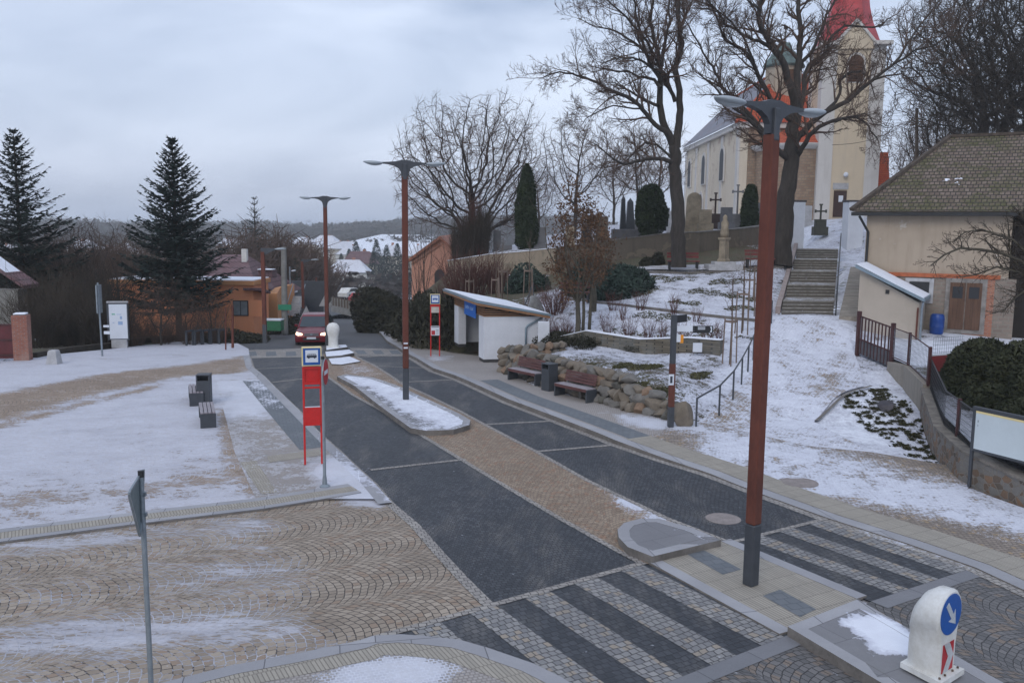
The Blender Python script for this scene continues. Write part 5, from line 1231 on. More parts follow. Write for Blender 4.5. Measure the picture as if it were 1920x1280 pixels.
nwin(1351, 280, 338, 1.35); nwin(1317, 293, 345, 1.35); nwin(1291, 303, 350, 1.3); nwin(1314, 366, 418, 1.6, True)
# roof: hipped toward the camera, grey slates on the long side, orange tiles on the hip
RH = 5.6; e_ = .5; hx = 5.0
E0, E1 = (-e_, e_, NH), (NL+e_, e_, NH); F0, F1 = (-e_, -NW-e_, NH), (NL+e_, -NW-e_, NH); R0, R1 = (hx, -NW/2, NH+RH), (NL+e_, -NW/2, NH+RH)
MB().add([E0, E1, R1, R0], [(0, 1, 2, 3)]).obj('slate_roof', m_slate, t); MB().add([F0, R0, R1, F1], [(0, 1, 2, 3)]).obj('rear_roof', m_rtile, t)
MB().add([E0, R0, F0], [(0, 1, 2)]).obj('hip_roof', m_rtile, t)
mb = MB(); mb.bar(E0, R0, .3, .2); mb.bar(F0, R0, .3, .2); mb.bar(R0, R1, .3, .22); mb.obj('ridge_tiles', m_rtile, t)
# apse
AR = Q(1560, 270, 72).x-Q(1397, 270, 72).x; AR = AR/2*.96; ac = (-.2, -NW*.45); AH = Q(1470, 272, 72).z-CG
mb = MB(); n_ = 20; vs = []
for z in (-.8, AH):
    for k in range(n_+1): a_ = math.pi/2+math.pi*k/n_; vs.append((ac[0]+AR*math.cos(a_), ac[1]+AR*math.sin(a_), z))
mb.add(vs, [(k+1, k, n_+1+k, n_+2+k) for k in range(n_)]).obj('apse_wall', m_rubble, t, smooth=True)
mb = MB(); vs = []
for (r, z) in ((AR-.02, AH-.25), (AR+.25, AH-.1), (AR+.5, AH+.1), (AR+.5, AH+.22)):
    for k in range(n_+1): a_ = math.pi/2+math.pi*k/n_; vs.append((ac[0]+r*math.cos(a_), ac[1]+r*math.sin(a_), z))
mb.add(vs, [(i*(n_+1)+k+1, i*(n_+1)+k, (i+1)*(n_+1)+k, (i+1)*(n_+1)+k+1) for i in range(3) for k in range(n_)]).obj('apse_cornice', m_quoin, t, smooth=True)
vs = [(ac[0]+(AR+.5)*math.cos(math.pi/2+math.pi*k/n_), ac[1]+(AR+.5)*math.sin(math.pi/2+math.pi*k/n_), AH+.22) for k in range(n_+1)]+[(ac[0]+.1, ac[1], AH+2.1)]
MB().add(vs, [(k+1, k, n_+1) for k in range(n_)]).obj('apse_roof', m_rtile, t)
mb = MB()
for k in range(1):
    a_ = math.pi/2+math.pi*(.22+.25*k); mb.box((ac[0]+(AR-.1)*math.cos(a_), ac[1]+(AR-.1)*math.sin(a_), AH/2-.3), (.5, .9, AH-.1), rz=a_)
mb.obj('apse_pilaster', render_wall('pale apse band', (.42, .35, .27), (.34, .27, .20)), t)
# turret on the nave roof
tt = Q(1466, 170, 80); tl = t.matrix_basis.inverted() @ tt if False else None
inv = (Matrix.Translation(n0) @ Matrix.Rotation(rz, 4, 'Z')).inverted(); lp = inv @ Q(1468, 170, 79.5); zt0 = lp.z
zt1 = (inv @ Q(1468, 128, 79.5)).z; zt2 = (inv @ Q(1468, 82, 79.5)).z; zt3 = (inv @ Q(1468, 52, 79.5)).z; rt = 33/1650*79.5
tu = MB().lathe([(rt, zt0-2.5), (rt, zt1), ], (lp.x, lp.y, 0), 8).obj('turret', render_wall('turret render', (.42, .36, .28), (.25, .20, .15)), t)
MB().lathe([(rt*1.12, zt1), (rt*1.18, zt1+.15), (rt*1.0, zt1+.5), (rt*.72, zt1+1.1), (rt*.45, zt1+1.5), (rt*.30, zt1+2.1), (.03, zt2)], (lp.x, lp.y, 0), 8).obj('turret_cupola', m_copper, tu)
mb = MB(); mb.tube([(lp.x, lp.y, zt2-.2), (lp.x, lp.y, zt3)], .05, 6); mb.lathe([(.02, -.2), (.18, -.1), (.2, 0), (.18, .1), (.02, .2)], (lp.x, lp.y, zt3), 8); mb.obj('finial', m_black, tu)
MB().box((lp.x-rt*.9, lp.y, zt0+.9), (.3, .8, 1.3)).obj('turret_louvre', m_wood2, tu)
# small red roof right of the tower
a = Q(1652, 345, 80); b = Q(1652, 286, 80); w_ = 16/1650*80
t = E('outbuilding', 'sliver of a snow dusted red roofed building right of the church tower', 'building', (a.x+w_*.2, a.y, CG))
hz = b.z-CG; MB().prism([(-w_, 0, -.5), (w_*.6, 0, -.5), (w_*.55, 0, hz*.35), (-w_, 0, hz*.35)], (0, 5, 0)).obj('wall', m_yellow, t)
MB().prism([(-w_*1.2, -.3, hz*.3), (w_*.85, -.3, hz*.3), (w_*.25, -.3, hz), (-w_*1.2, -.3, hz)], (0, 6, 0)).obj('roof', m_rtile, t)

# ------------------------------------------------------------------ barn, shed, yard walls
m_barn = render_wall('barn beige render', (.42, .345, .265), (.27, .215, .155), (.50, .46, .41), .30, .57)
m_moss = NT('mossy barn tiles'); _t = m_moss
_P = _t.tc.outputs['Object']; _sx = _t.n('SeparateXYZ'); _t.l(_P, _sx.inputs[0]); _cb = _t.n('CombineXYZ'); _t.l(_sx.outputs[0], _cb.inputs[0]); _t.l(_sx.outputs[2], _cb.inputs[1])
_b = _t.n('TexBrick'); _b.inputs['Scale'].default_value = 1; _b.inputs['Brick Width'].default_value = .21; _b.inputs['Row Height'].default_value = .165; _b.inputs['Mortar Size'].default_value = .022; _b.inputs['Mortar Smooth'].default_value = .6
_b.inputs['Color1'].default_value = (.13, .095, .075, 1); _b.inputs['Color2'].default_value = (.20, .155, .125, 1); _b.inputs['Mortar'].default_value = (.045, .035, .03, 1); _t.l(_cb.outputs[0], _b.inputs['Vector'])
_n = _t.noise(_P, .5, 6, .7, .3); _n2 = _t.noise(_t.mapr(_P, scale=(1, 1, 3)), 3.5, 4, .7)
_m = _t.sm(_t.math('ADD', _t.math('MULTIPLY', _n, .5), _t.math('MULTIPLY', _n2, .5)), .46, .58)
_c = _t.mix(_t.math('MULTIPLY', _m, .8), _b.outputs['Color'], (.072, .075, .022)); _c = _t.mix(_t.math('MULTIPLY', _t.sm(_b.outputs['Fac'], .2, .9), .75), _c, (.04, .033, .027))
_s = _t.sm(_t.math('MULTIPLY', _t.noise(_t.mapr(_P, loc=(3, 1, 2), scale=(1, 1, 1.6)), 2.6, 3, .6), _t.sm(_t.noise(_P, .28, 2, .5), .42, .6)), .55, .58); _c = _t.mix(_s, _c, SNOW)
_t.set(_c, .9); _t.bump(_t.math('SUBTRACT', _t.math('MULTIPLY', _n2, .6), _b.outputs['Fac']), .9, .05); m_moss = _t.m
BL, BR = Q(1614, 600, 40.2), Q(1884, 600, 37.3); bd_ = (BR-BL); bd_.z = 0; BW = bd_.length; rz = math.atan2(bd_.y, bd_.x); BG = 1.55
t = E('barn', 'old beige barn with mossy tiled hipped roof, orange band and wooden double door', 'barn', (BL.x, BL.y, BG), rz)
inv = (Matrix.Translation((BL.x, BL.y, BG)) @ Matrix.Rotation(rz, 4, 'Z')).inverted()
def bl(px, py, dy=0.0):        # point on the barn front plane
    d = ray(px, py); o_ = Vector((0, 0, CAMH)); l0 = inv @ o_; l1 = inv @ (o_+Vector(d)); dd = l1-l0; k = (dy-l0.y)/dd.y; q_ = l0+dd*k; return q_.x, q_.z
_, ze = bl(1700, 393); _, zband = bl(1770, 519)
MB().prism([(0, 0, -1.2), (BW, 0, -1.2), (BW, 0, ze), (0, 0, ze)], (0, 9, 0)).obj('wall', m_barn, t)
MB().box((BW+2.5, 4.8, ze/2-.3), (4.9, 8.6, ze+.6)).obj('open_bay', plain('dark bay shade', (.022, .018, .016), .9), t)  # solid box; the shade inside the open bay is put into its colour
x0, _ = bl(1665, 515); x1, _ = bl(1876, 520)
m_stonew = masonry('barn field stone', (.24, .19, .155), (.33, .27, .22), (.28, .25, .21), .38, .17, ms=.03, dist=.12, noise_c=(.15, .12, .10))
m_brick = masonry('red brick', (.38, .115, .06), (.48, .20, .11), (.30, .24, .2), .26, .08, ms=.012, noise_c=(.42, .32, .26))
MB().box((x1/2+x0/2, -.03, zband/2-.6), (x1-x0+1.2, .06, zband+1.2)).obj('stone_base', m_stonew, t)
MB().box((x1+.02-.75, -.045, zband/2-.5), (1.1, .07, zband+1.0)).obj('brick_corner', m_brick, t)
MB().box(((x0+x1)/2, -.06, zband+.05), (x1-x0, .14, .17)).obj('band_course', plain('orange brick band', (.42, .12, .05), .8, var=.3, scale=5), t)
a, zt_ = bl(1706, 527); b, zb_ = bl(1741, 562); w_ = MB().box(((a+b)/2, -.07, (zt_+zb_)/2), (b-a+.35, .10, zt_-zb_+.3)).obj('window_frame', m_concl, t); MB().box(((a+b)/2, -.10, (zt_+zb_)/2), (b-a-.0, .08, zt_-zb_)).obj('pane', m_black, w_)
a, zt_ = bl(1783, 529); b, zb_ = bl(1836, 619); MB().box(((a+b)/2, -.07, (zt_+zb_)/2), (b-a+.36, .10, zt_-zb_+.36)).obj('door_frame', plain('stone door frame', (.27, .25, .23), .9, var=.4), t)
m_door = plain('old wooden door', (.125, .066, .040), .75, var=.45, scale=2, aniso=(8, 1, .6))
for k, (xa, xb) in enumerate(((a, (a+b)/2-.02), ((a+b)/2+.02, b))):
    dd_ = MB().box(((xa+xb)/2, -.13, (zt_+zb_)/2), (xb-xa, .06, zt_-zb_)).obj('door', m_door, t); MB().box(((xa+xb)/2, -.165, zt_-.42), ((xb-xa)*.66, .02, .50)).obj('door_window', m_darkw, dd_)
# roof
s_ov = .45; xl = bl(1600, 392)[0]
Yr = 5.4; zr_ = bl(1850, 254, Yr)[1]; xr = bl(1782, 256, Yr)[0]; xR = BW+14
MB().add([(xl, -s_ov, ze-.08), (xR, -s_ov, ze-.08), (xR, Yr, zr_), (xr, Yr, zr_), (xl, 2*Yr+s_ov, ze-.08), (xR, 2*Yr+s_ov, ze-.08)], [(0, 1, 2, 3), (0, 3, 4), (3, 2, 5, 4)]).obj('roof', m_moss, t)
mb = MB(); mb.bar((xl, -s_ov, ze), (xr, Yr, zr_+.03), .22, .14); mb.bar((xr, Yr, zr_+.03), (xR, Yr, zr_+.03), .25, .14); mb.obj('ridge_tiles', plain('dark ridge tiles', (.085, .065, .05), .9, var=.5, scale=5), t)
MB().box(((xl+xR)/2, -s_ov+.02, ze-.2), (xR-xl, .12, .16)).obj('gutter', m_black, t)
MB().tube([(xl+.35, -s_ov, ze-.3), (.1, -.12, ze-1.0), (.08, -.12, .6)], .06, 8).obj('downpipe', m_black, t)
MB().box(((xl+xR)/2, -s_ov/2, ze-.12), (xR-xl-.1, s_ov, .03)).obj('soffit', m_wood, t)
# small lean-to
sy = -2.6; p1 = bl(1613, 506, sy); p2 = bl(1724, 568, sy); p3 = bl(1721, 628, sy)
t2 = E('lean_to_shed', 'small cream lean to shed with a snowy sloping roof in front of the barn', 'shed', (BL.x, BL.y, BG), rz)
MB().prism([(p1[0], sy, -1.5), (p2[0], sy, -1.5), (p2[0], sy, p2[1]), (p1[0], sy, p1[1])], (0, -sy-.12, 0)).obj('wall', render_wall('cream shed render', (.47, .41, .34), (.38, .33, .27)), t2)
a = bl(1606, 497, sy); b = bl(1735, 561, sy)
rf = MB().prism([(a[0], sy-.3, a[1]-.10), (b[0], sy-.3, b[1]-.10), (b[0], sy-.3, b[1]+.03), (a[0], sy-.3, a[1]+.03)], (0, -sy+.15, 0)).obj('roof', m_metalroof, t2)
MB().prism([(a[0]+.05, sy-.25, a[1]+.034), (b[0]-.05, sy-.25, b[1]+.034), (b[0]-.05, sy-.25, b[1]+.08), (a[0]+.05, sy-.25, a[1]+.08)], (0, -sy+.05, 0)).obj('snow_cover', m_snowm, rf)
wv = bl(1664, 547, sy); MB().box((wv[0], sy-.01, wv[1]), (.15, .06, .17)).obj('vent', m_black, t2)
MB().tube([(b[0]-.05, sy-.2, b[1]-.1), (p2[0]+.12, sy-.1, b[1]-.4), (p2[0]+.12, sy-.1, -.2)], .05, 8).obj('downpipe', m_galv, t2)
MB().box((p2[0]-.04, sy-.02, p2[1]/2-.3), (.07, .06, p2[1]+.2)).obj('red_batten', m_corten, t2)
# blue barrel
a = bl(1756, 618, -.6); w0 = Matrix.Translation((BL.x, BL.y, BG)) @ Matrix.Rotation(rz, 4, 'Z') @ Vector((a[0], -.6, 0))
o = MB().lathe([(.25, 0), (.27, .05), (.29, .3), (.30, .32), (.29, .35), (.29, .6), (.30, .62), (.27, .8), (.22, .86)], n=20).obj('barrel', plain('blue plastic', (.01, .06, .28), .4), smooth='auto', loc=(w0.x, w0.y, zy(0, w0.y)+.02)); tag(o, 'blue plastic barrel beside the wooden barn door', 'barrel')

# yard edge: gate, fence, retaining walls
YE = [Q(1607, 663, 35.4), Q(1668, 694, 33.2), Q(1735, 772, 27.6)]
# ------------------------------------------------------------------ yard edge
def V3(p, z): return Vector((p[0], p[1], z))
Ya = [T1(*p) for p in YEDGE]
m_concw = render_wall('stained concrete', (.28, .25, .21), (.095, .085, .068), None, .6)
t = wallstrip('retaining_wall', 'stained grey concrete wall under the yard fence beside the path', 'retaining wall', [YEDGE[1], YEDGE[2], YEDGE[3]], 0, .28, m_concw, None, None, .6, [T1(*YEDGE[1])+.28, 1.12, 1.10])
m_rub = NT('irregular stone wall'); _t = m_rub; _P = _t.tc.outputs['Object']
_v1 = _t.n('TexVoronoi'); _v1.feature = 'DISTANCE_TO_EDGE'; _v1.inputs['Scale'].default_value = 4.8; _t.l(_t.mapr(_P, scale=(1, 1, 1.35)), _v1.inputs['Vector'])
_v2 = _t.n('TexVoronoi'); _v2.inputs['Scale'].default_value = 4.8; _t.l(_t.mapr(_P, scale=(1, 1, 1.35)), _v2.inputs['Vector'])
_sc = _t.n('SeparateColor'); _t.l(_v2.outputs['Color'], _sc.inputs[0]); _c = _t.mix(_sc.outputs[0], (.10, .085, .07), (.25, .15, .09)); _c = _t.mix(_t.math('GREATER_THAN', _sc.outputs[1], .6), _c, (.20, .19, .175))
_c = _t.mix(_t.math('MULTIPLY', _t.noise(_P, 20, 3, .6), .5), _c, (.06, .05, .04)); _e = _t.sm(_v1.outputs['Distance'], .02, .07)
_t.set(_t.mix(_e, (.20, .175, .145), _c), .9); _t.bump(_e, .6, .03); m_rub = _t.m
t = wallstrip('retaining_wall', 'irregular mortared stone wall curving behind the white notice board', 'retaining wall', [YEDGE[3], YEDGE[4], YEDGE[5], YEDGE[6], YEDGE[7]], [.75, .72, .72, .55, .55], .36, m_rub, .06, plain('wall coping', (.19, .17, .145), .9, var=.5, scale=3), .4)
# yard gate
a, b = V3(YEDGE[0], T1(*YEDGE[0])), V3(YEDGE[1], T1(*YEDGE[1])); d = b-a; d.z = 0; gl = d.length; rz = math.atan2(d.y, d.x)
m_rpost = plain('rusty dark red paint', (.065, .022, .022), .7, var=.4); m_gate = plain('grey gate sheet', (.085, .085, .095), .6, var=.3, scale=3)
slope = (b.z-a.z)/gl
t = E('yard_gate', 'tall metal yard gate with a grey sheet lower half beside the lean to shed', 'gate', a, rz)
g0, g1 = .10, gl-.12
def sz(x): return slope*x
mb = MB(); mb.prism([(g0, 0, sz(g0)+.08), (g1, 0, sz(g1)+.08), (g1, 0, sz(g1)+.62), (g0, 0, sz(g0)+.62)], (0, .03, 0)); mb.obj('lower_sheet', m_gate, t)
mb = MB()
for k in range(9): x = g0+.55*0+(g1-g0)*(k+.5)/9; mb.box((x, 0, sz(x)+.84), (.04, .04, 1.5))
mb.bar((g0, 0, sz(g0)+1.56), (g1, 0, sz(g1)+1.56), .05, .05); mb.bar((g0, 0, sz(g0)+.66), (g1, 0, sz(g1)+.66), .05, .05); mb.obj('gate_frame', m_rpost, t)
mb = MB(); n_ = 26
for k in range(n_): x = g0+(g1-g0)*k/n_; mb.tube([(x, .02, sz(x)+.68), (x, .02, sz(x)+1.54)], .006, 3)
mb.obj('wire_mesh', m_galv, t)
for x in (0, gl): MB().box((x, 0, sz(x)+.85), (.13, .13, 1.8)).obj('gate_post', m_rpost, t)
def fence(name, label, pts, h, posts, redp=True, bars=16, mesh_=True, mat_=None):
    t = E(name, label, 'fence', pts[0]); 
    for p in posts: MB().box((p.x, p.y, p.z+h/2), (.08, .08, h+.1)).obj('fence_post', m_rpost, t, world=True)
    mb = MB()
    for i in range(len(pts)-1):
        a, b = pts[i], pts[i+1]; mb.bar(a+Vector((0, 0, h)), b+Vector((0, 0, h)), .03, .03); mb.bar(a+Vector((0, 0, .06)), b+Vector((0, 0, .06)), .03, .03)
    mb.obj('fence_rail', mat_ or m_rpost, t, world=True)
    mb = MB()
    for i in range(len(pts)-1):
        a, b = pts[i], pts[i+1]
        for k in range(bars): q_ = a.lerp(b, (k+.5)/bars); mb.tube([q_+Vector((0, 0, .05)), q_+Vector((0, 0, h))], .007, 3)
        for k in range(6): mb.tube([a+Vector((0, 0, h*(k+1)/7)), b+Vector((0, 0, h*(k+1)/7))], .005, 3)
    mb.obj('wire_panel', m_galv if mesh_ else m_black, t, world=True); return t
f0, f1, f2 = V3(YEDGE[1], 1.15), V3(YEDGE[2], 1.12), V3(YEDGE[3], 1.10); 
fence('yard_fence', 'red posted wire fence on top of the stained concrete wall', [f0, f1, f2], 1.15, [f1, f2])
g1_ = Vector((f2.x+2.6, f2.y+1.2, 1.15)); t = E('red_panel', 'plain red metal panel with wire above between the fence and the hedge', 'fence panel', f2, math.atan2(1.2, 2.6))
MB().box((.75, 0, .45), (1.3, .04, .9)).obj('sheet', plain('deep red sheet', (.19, .015, .015), .6), t); MB().box((.75, 0, .93), (1.34, .06, .05)).obj('top_rail', m_whitep, t)
mb = MB()
for k in range(14): mb.tube([(.12+k*.1, 0, .95), (.12+k*.1, 0, 1.5)], .006, 3)
for k in range(5): mb.tube([(.1, 0, 1.0+k*.12), (1.5, 0, 1.0+k*.12)], .006, 3)
mb.obj('wire_mesh', m_galv, t)
pts = [V3((YEDGE[k][0]+.1, YEDGE[k][1]+.08), T1(*YEDGE[k])+.75) for k in (3, 4, 5, 6)]
fence('hedge_fence', 'low dark wire fence on the stone wall in front of the dense hedge', pts, .95, [pts[1].lerp(pts[2], .5), pts[3]], bars=34, mesh_=False, mat_=m_black)
# dark stone slab planter ornament on the triangular bed and manhole-like stone
p = H(1660, 765, 20, 40); o = MB(); rr = random.Random(5); o.rock((0, 0, .10), (.75, .5, .26), rr, .3, 2); o = o.obj('flat_stone', plain('dark slate', (.05, .045, .055), .6, var=.4), loc=p); tag(o, 'flat dark stone lying in the snowy planting bed below the yard wall', 'stone')
# concrete slab channel beside the steps
a0, a1 = Q(1596, 600, 39.0), Q(1606, 480, 50); a0.z = T1(a0.x, a0.y)+.15; a1.z = T1(a1.x, a1.y)+.2
o = MB().add([a0+Vector((-.55, 0, 0)), a0+Vector((.45, 0, .0)), a1+Vector((.35, 0, 0)), a1+Vector((-.30, 0, 0)), a0+Vector((-.55, 0, -.8)), a0+Vector((.45, 0, -.8)), a1+Vector((.35, 0, -.8)), a1+Vector((-.30, 0, -.8))], [(0, 1, 2, 3), (4, 5, 1, 0), (5, 6, 2, 1), (7, 4, 0, 3)]).obj('concrete_ramp', plain('worn concrete', (.33, .30, .26), .9, var=.55, scale=2, aniso=(.5, 3, 1))); me = o.data; me.transform(Matrix.Translation(-a0)); o.location = a0
tag(o, 'narrow worn concrete ramp between the church steps handrail and the shed', 'ramp')

# ------------------------------------------------------------------ churchyard and park furniture
def grave(kind, px, py, Y, label, h, w_=.8, rz=0.0, mat_=None):
    a = Q(px, py, Y); t = E('gravestone', label, 'gravestone', a, rz); mat_ = mat_ or plain('grey granite stone', (.12, .12, .125), .5, var=.3)
    MB().box((0, 0, .1), (w_*1.25, .5, .6), bev=.01).obj('plinth', mat_, t)
    if kind == 'slab': MB().box((0, 0, .4+h/2), (w_, .16, h), bev=.01).obj('stone', mat_, t)
    elif kind == 'round':
        pts = [(-w_/2, .08, .3), (w_/2, .08, .3)]+[(w_*.42*math.cos(math.pi*k/8), .08, h-.1+w_*.42*math.sin(math.pi*k/8)) for k in range(9)]; MB().prism(pts, (0, -.25, 0)).obj('stone', mat_, t)
    elif kind == 'cross':
        MB().box((0, 0, .55), (w_*.9, .45, .7), bev=.02).obj('stone', mat_, t)
        mb = MB(); mb.box((0, 0, .9+(h-.9)/2), (.11, .09, h-.9)); mb.box((0, 0, h-.45), (.72, .085, .11))
        for s_ in (-1, 1): mb.box((s_*.36, 0, h-.45), (.10, .10, .22))
        mb.box((0, 0, h), (.22, .10, .10)); mb.obj('cross', mat_, t)
    elif kind == 'obelisk':
        MB().add([(x*w_/2*k, y*w_/2*k, z) for z, k in ((.3, 1), (h-.3, .6), (h, .0)) for x, y in ((-1, -1), (1, -1), (1, 1), (-1, 1))], [(0,1,5,4),(1,2,6,5),(2,3,7,6),(3,0,4,7),(4,5,9,8),(5,6,10,9),(6,7,11,10),(7,4,8,11)]).obj('stone', mat_, t)
    return t
m_iron2 = plain('rusted iron cross', (.045, .025, .02), .7, var=.4); m_sand = plain('old sandstone', (.30, .25, .18), .9, var=.4, scale=2); m_bgran = plain('black granite', (.022, .024, .028), .25, var=.2)
grave('slab', 932, 478, 64, 'tall narrow grey gravestone left of the dark column tree', 1.35, .55)
grave('slab', 1013, 468, 62, 'wide grey gravestone right of the dark column tree', 1.15, .75)
grave('slab', 948, 482, 63, 'low grey gravestone between the narrow one and the dark column tree', .45, .9)
grave('slab', 1128, 452, 60, 'brown rectangular gravestone right of the brown oak', 1.25, .8, mat_=plain('brown granite', (.11, .085, .06), .6))
grave('cross', 1340, 425, 62, 'rusted iron grave cross on a stone base before the church side wall', 2.3, .7, .1, m_iron2)
grave('cross', 1381, 425, 63, 'tall grey stone grave cross beside the small clipped thuja', 2.9, 1.0, 0, plain('grey cross stone', (.17, .17, .175), .7))
grave('round', 1299, 430, 60, 'leaning round topped pale sandstone grave slab behind the big bare tree', 2.1, 1.1, .1, m_sand)
grave('obelisk', 1180, 440, 66, 'tallest black pointed monument left of the ivy clad tree', 2.7, .7, 0, m_bgran)
grave('obelisk', 1167, 442, 64, 'shorter black pointed monument beside the tallest one', 2.9, .45, 0, m_bgran)
grave('cross', 1537, 436, 61, 'dark stone grave cross straight above the church steps', 1.9, .8, 0, plain('mossy dark stone', (.07, .07, .055), .85))
grave('slab', 1420, 425, 64, 'dark wide gravestone behind the rusty lamp pole', 1.3, 1.4)
a = Q(1176, 452, 60); t = E('grave_tomb', 'wide dark grey family tomb slab with a red lantern beside it', 'tomb', a); MB().box((0, 0, .35), (2.1, .9, .9), bev=.02).obj('tomb_slab', m_gate, t); MB().lathe([(.1, 0), (.14, .3), (.06, .5)], (1.25, -.3, .1), 8).obj('lantern', m_red2, t)
for i, (px, py, Y, h_, w_, lab) in enumerate(((1262, 436, 62, 1.1, .7, 'grey gravestone just left of the forked tree trunk'), (1247, 432, 68, 1.3, .6, 'farther pale gravestone left of the forked tree trunk'), (1322, 430, 59, .9, .8, 'low dark gravestone between the sandstone slab and the iron cross'), (1361, 428, 60, 1.0, .8, 'low grey gravestone between the two tall crosses'), (1440, 424, 62, 1.5, .6, 'dark gravestone behind the thickest tree trunk'), (1100, 456, 62, .9, .7, 'small gravestone behind the brown oak crown'), (1068, 462, 62, 1.0, .6, 'narrow gravestone behind the left of the oak crown'), (1200, 446, 66, 1.0, .9, 'dark gravestone beside the ivy clad evergreen'), (1512, 424, 66, 1.1, .7, 'grey gravestone seen through the gate left of the dark cross'))):
    grave('slab', px, py, Y, lab, h_, w_, 0, (m_concl, m_bgran, m_sand, None)[i % 4])
# red benches up the slope and the wayside column
def bench_park(px, py, Y, label, rz=0.0, L_=1.8, mat_=None):
    a = Q(px, py, Y); a.z = T1(a.x, a.y); t = E('park_bench', label, 'bench', a, rz)
    mat_ = mat_ or plain('red painted slats', (.17, .030, .026), .6, var=.3)
    for s_ in (-1, 1): MB().box((s_*(L_/2-.12), .05, .25), (.09, .42, .52)).obj('leg', m_black, t)
    MB().box((0, 0, .50), (L_, .42, .06), bev=.01).obj('seat', mat_, t)
    mb = MB(); mb.box((0, .26, .74), (L_, .04, .13)); mb.box((0, .29, .92), (L_, .04, .13)); mb.obj('backrest', mat_, t); return t
bench_park(1281, 505, 50, 'red slatted bench beneath the big bare tree on the upper path')
bench_park(1078, 566, 42.5, 'dark red bench with grey end blocks behind the brown oak', 0.05, 1.5, m_slat)
bench_park(1425, 485, 49, 'far red bench half hidden by the rusty lamp pole on the upper path', 0, 1.6)
a = Q(1356, 503, 49.5); a.z = T1(a.x, a.y); t = E('wayside_column', 'pale stone statue column on stepped slabs by the upper path', 'monument', a)
MB().box((0, 0, .08), (1.9, 1.3, .30), bev=.01).obj('lower_step', m_concl, t); MB().box((0, 0, .30), (1.2, .9, .2), bev=.01).obj('upper_step', m_concl, t)
MB().lathe([(.36, .4), (.36, .5), (.28, .58), (.27, 1.55), (.36, 1.65), (.36, 1.75)], n=4).obj('pedestal', m_sand, t)
MB().lathe([(.22, 1.75), (.26, 2.0), (.20, 2.3), (.22, 2.55), (.12, 2.70), (.13, 2.85), (.10, 2.95), (.02, 3.0)], n=10).obj('statue', m_sand, t, smooth=True)
# tall standing stone and small dark rail fence near the terrace
a = Q(1006, 562, 43); a.z = T1(a.x, a.y); o = MB(); rr = random.Random(8); o.rock((0, 0, .62), (.95, .6, 1.9), rr, .2, 3); o = o.obj('standing_stone', plain('grey standing stone', (.21, .21, .205), .9, var=.4, scale=3, bump=.6), smooth='auto', loc=a); tag(o, 'tall rough grey standing stone between the shelter roof and the brown oak', 'stone')
for k, (pts_, lab) in enumerate((([(905,572,44),(935,565,44.5),(965,555,45),(1000,545,46)], 'dark handrail running up behind the shelter roof'),)):
    t = E('handrail', lab, 'handrail', Q(*pts_[0])); w_ = []
    for a_ in pts_: v_ = Q(*a_); v_.z = T1(v_.x, v_.y); w_.append(v_)
    t.location = w_[0]; MB().tube([v_+Vector((0, 0, .95)) for v_ in w_], .03, 6).obj('rail', m_dgrey, t, world=True)
    for v_ in w_: MB().box((v_.x, v_.y, v_.z+.45), (.05, .05, 1.0)).obj('post', m_dgrey, t, world=True)
# paths edged with stone on the slope
for nm, pts_ in (('path_edging', [(1060,560),(1130,568),(1200,576),(1300,588),(1380,597),(1440,604)]), ('path_edging', [(1120,522),(1180,514),(1260,511),(1360,508),(1470,500)])):
    l_ = [tuple(H(a_, b_, 30, 70)[:2]) for a_, b_ in pts_]; o = sheet(nm, band(l_, -.07, .07), m_kerbf, zt(.05), .6, .0, (), skirt=.1, skirt_mat=m_kerbf)
l_ = [tuple(H(a_, b_, 30, 70)[:2]) for a_, b_ in ((1120,515),(1180,508),(1260,505),(1360,502),(1470,494))]
sheet('upper_path', band(l_, -1.0, .3), m_pave, zt(.03), .6, .45, ())

# ------------------------------------------------------------------ pink gabled house at the foot of the churchyard
def gable_house(name, label, cat, Y, wl, wr, ybase, yeave_l, yeave_r, apex, depth, mw, mr, ov=.35, rth=.25, arch_=None, rz=0):
    a = Q(wl, ybase, Y); b = Q(wr, ybase, Y); z0 = a.z; t = E(name, label, cat, a, rz); L_ = b.x-a.x
    el = Q(wl, yeave_l, Y).z-z0; er = Q(wr, yeave_r, Y).z-z0; ap = Q(apex[0], apex[1], Y)-a
    MB().prism([(0, 0, -2), (L_, 0, -2), (L_, 0, er), (ap.x, 0, ap.z), (0, 0, el)], (0, depth, 0)).obj('wall', mw, t)
    for (x, z, nm) in ((0, el, 'roof'), (L_, er, 'roof')):
        d_ = Vector((x-ap.x, 0, z-ap.z)).normalized(); e_ = Vector((x, 0, z))+d_*ov; n_ = Vector((0, 0, 1)); 
        MB().prism([Vector((ap.x, -.3, ap.z)), e_+Vector((0, -.3, 0)), e_+Vector((0, -.3, rth)), Vector((ap.x, -.3, ap.z+rth))], (0, depth+.6, 0)).obj(nm, mr, t)
    return t, a, L_
m_pink = render_wall('pink house render', (.58, .30, .215), (.46, .25, .18), None, .4); m_pinkr = masonry('faded pink tiles', (.45, .19, .12), (.50, .24, .17), (.3, .12, .08), .25, .2)
t, a, L_ = gable_house('pink_house', 'pink gabled house with a dark arched doorway below the churchyard', 'house', 72, 772, 851, 556, 487, 472, (825, 448), 14, m_pink, m_pinkr)
q_ = Q(824, 525, 72)-a; h_ = Q(824, 506, 72).z-a.z; mb = MB(); arch(mb, q_.x, -.5, .80, h_+.5, -.06, .10); mb.obj('arched_doorway', m_darkw, t)
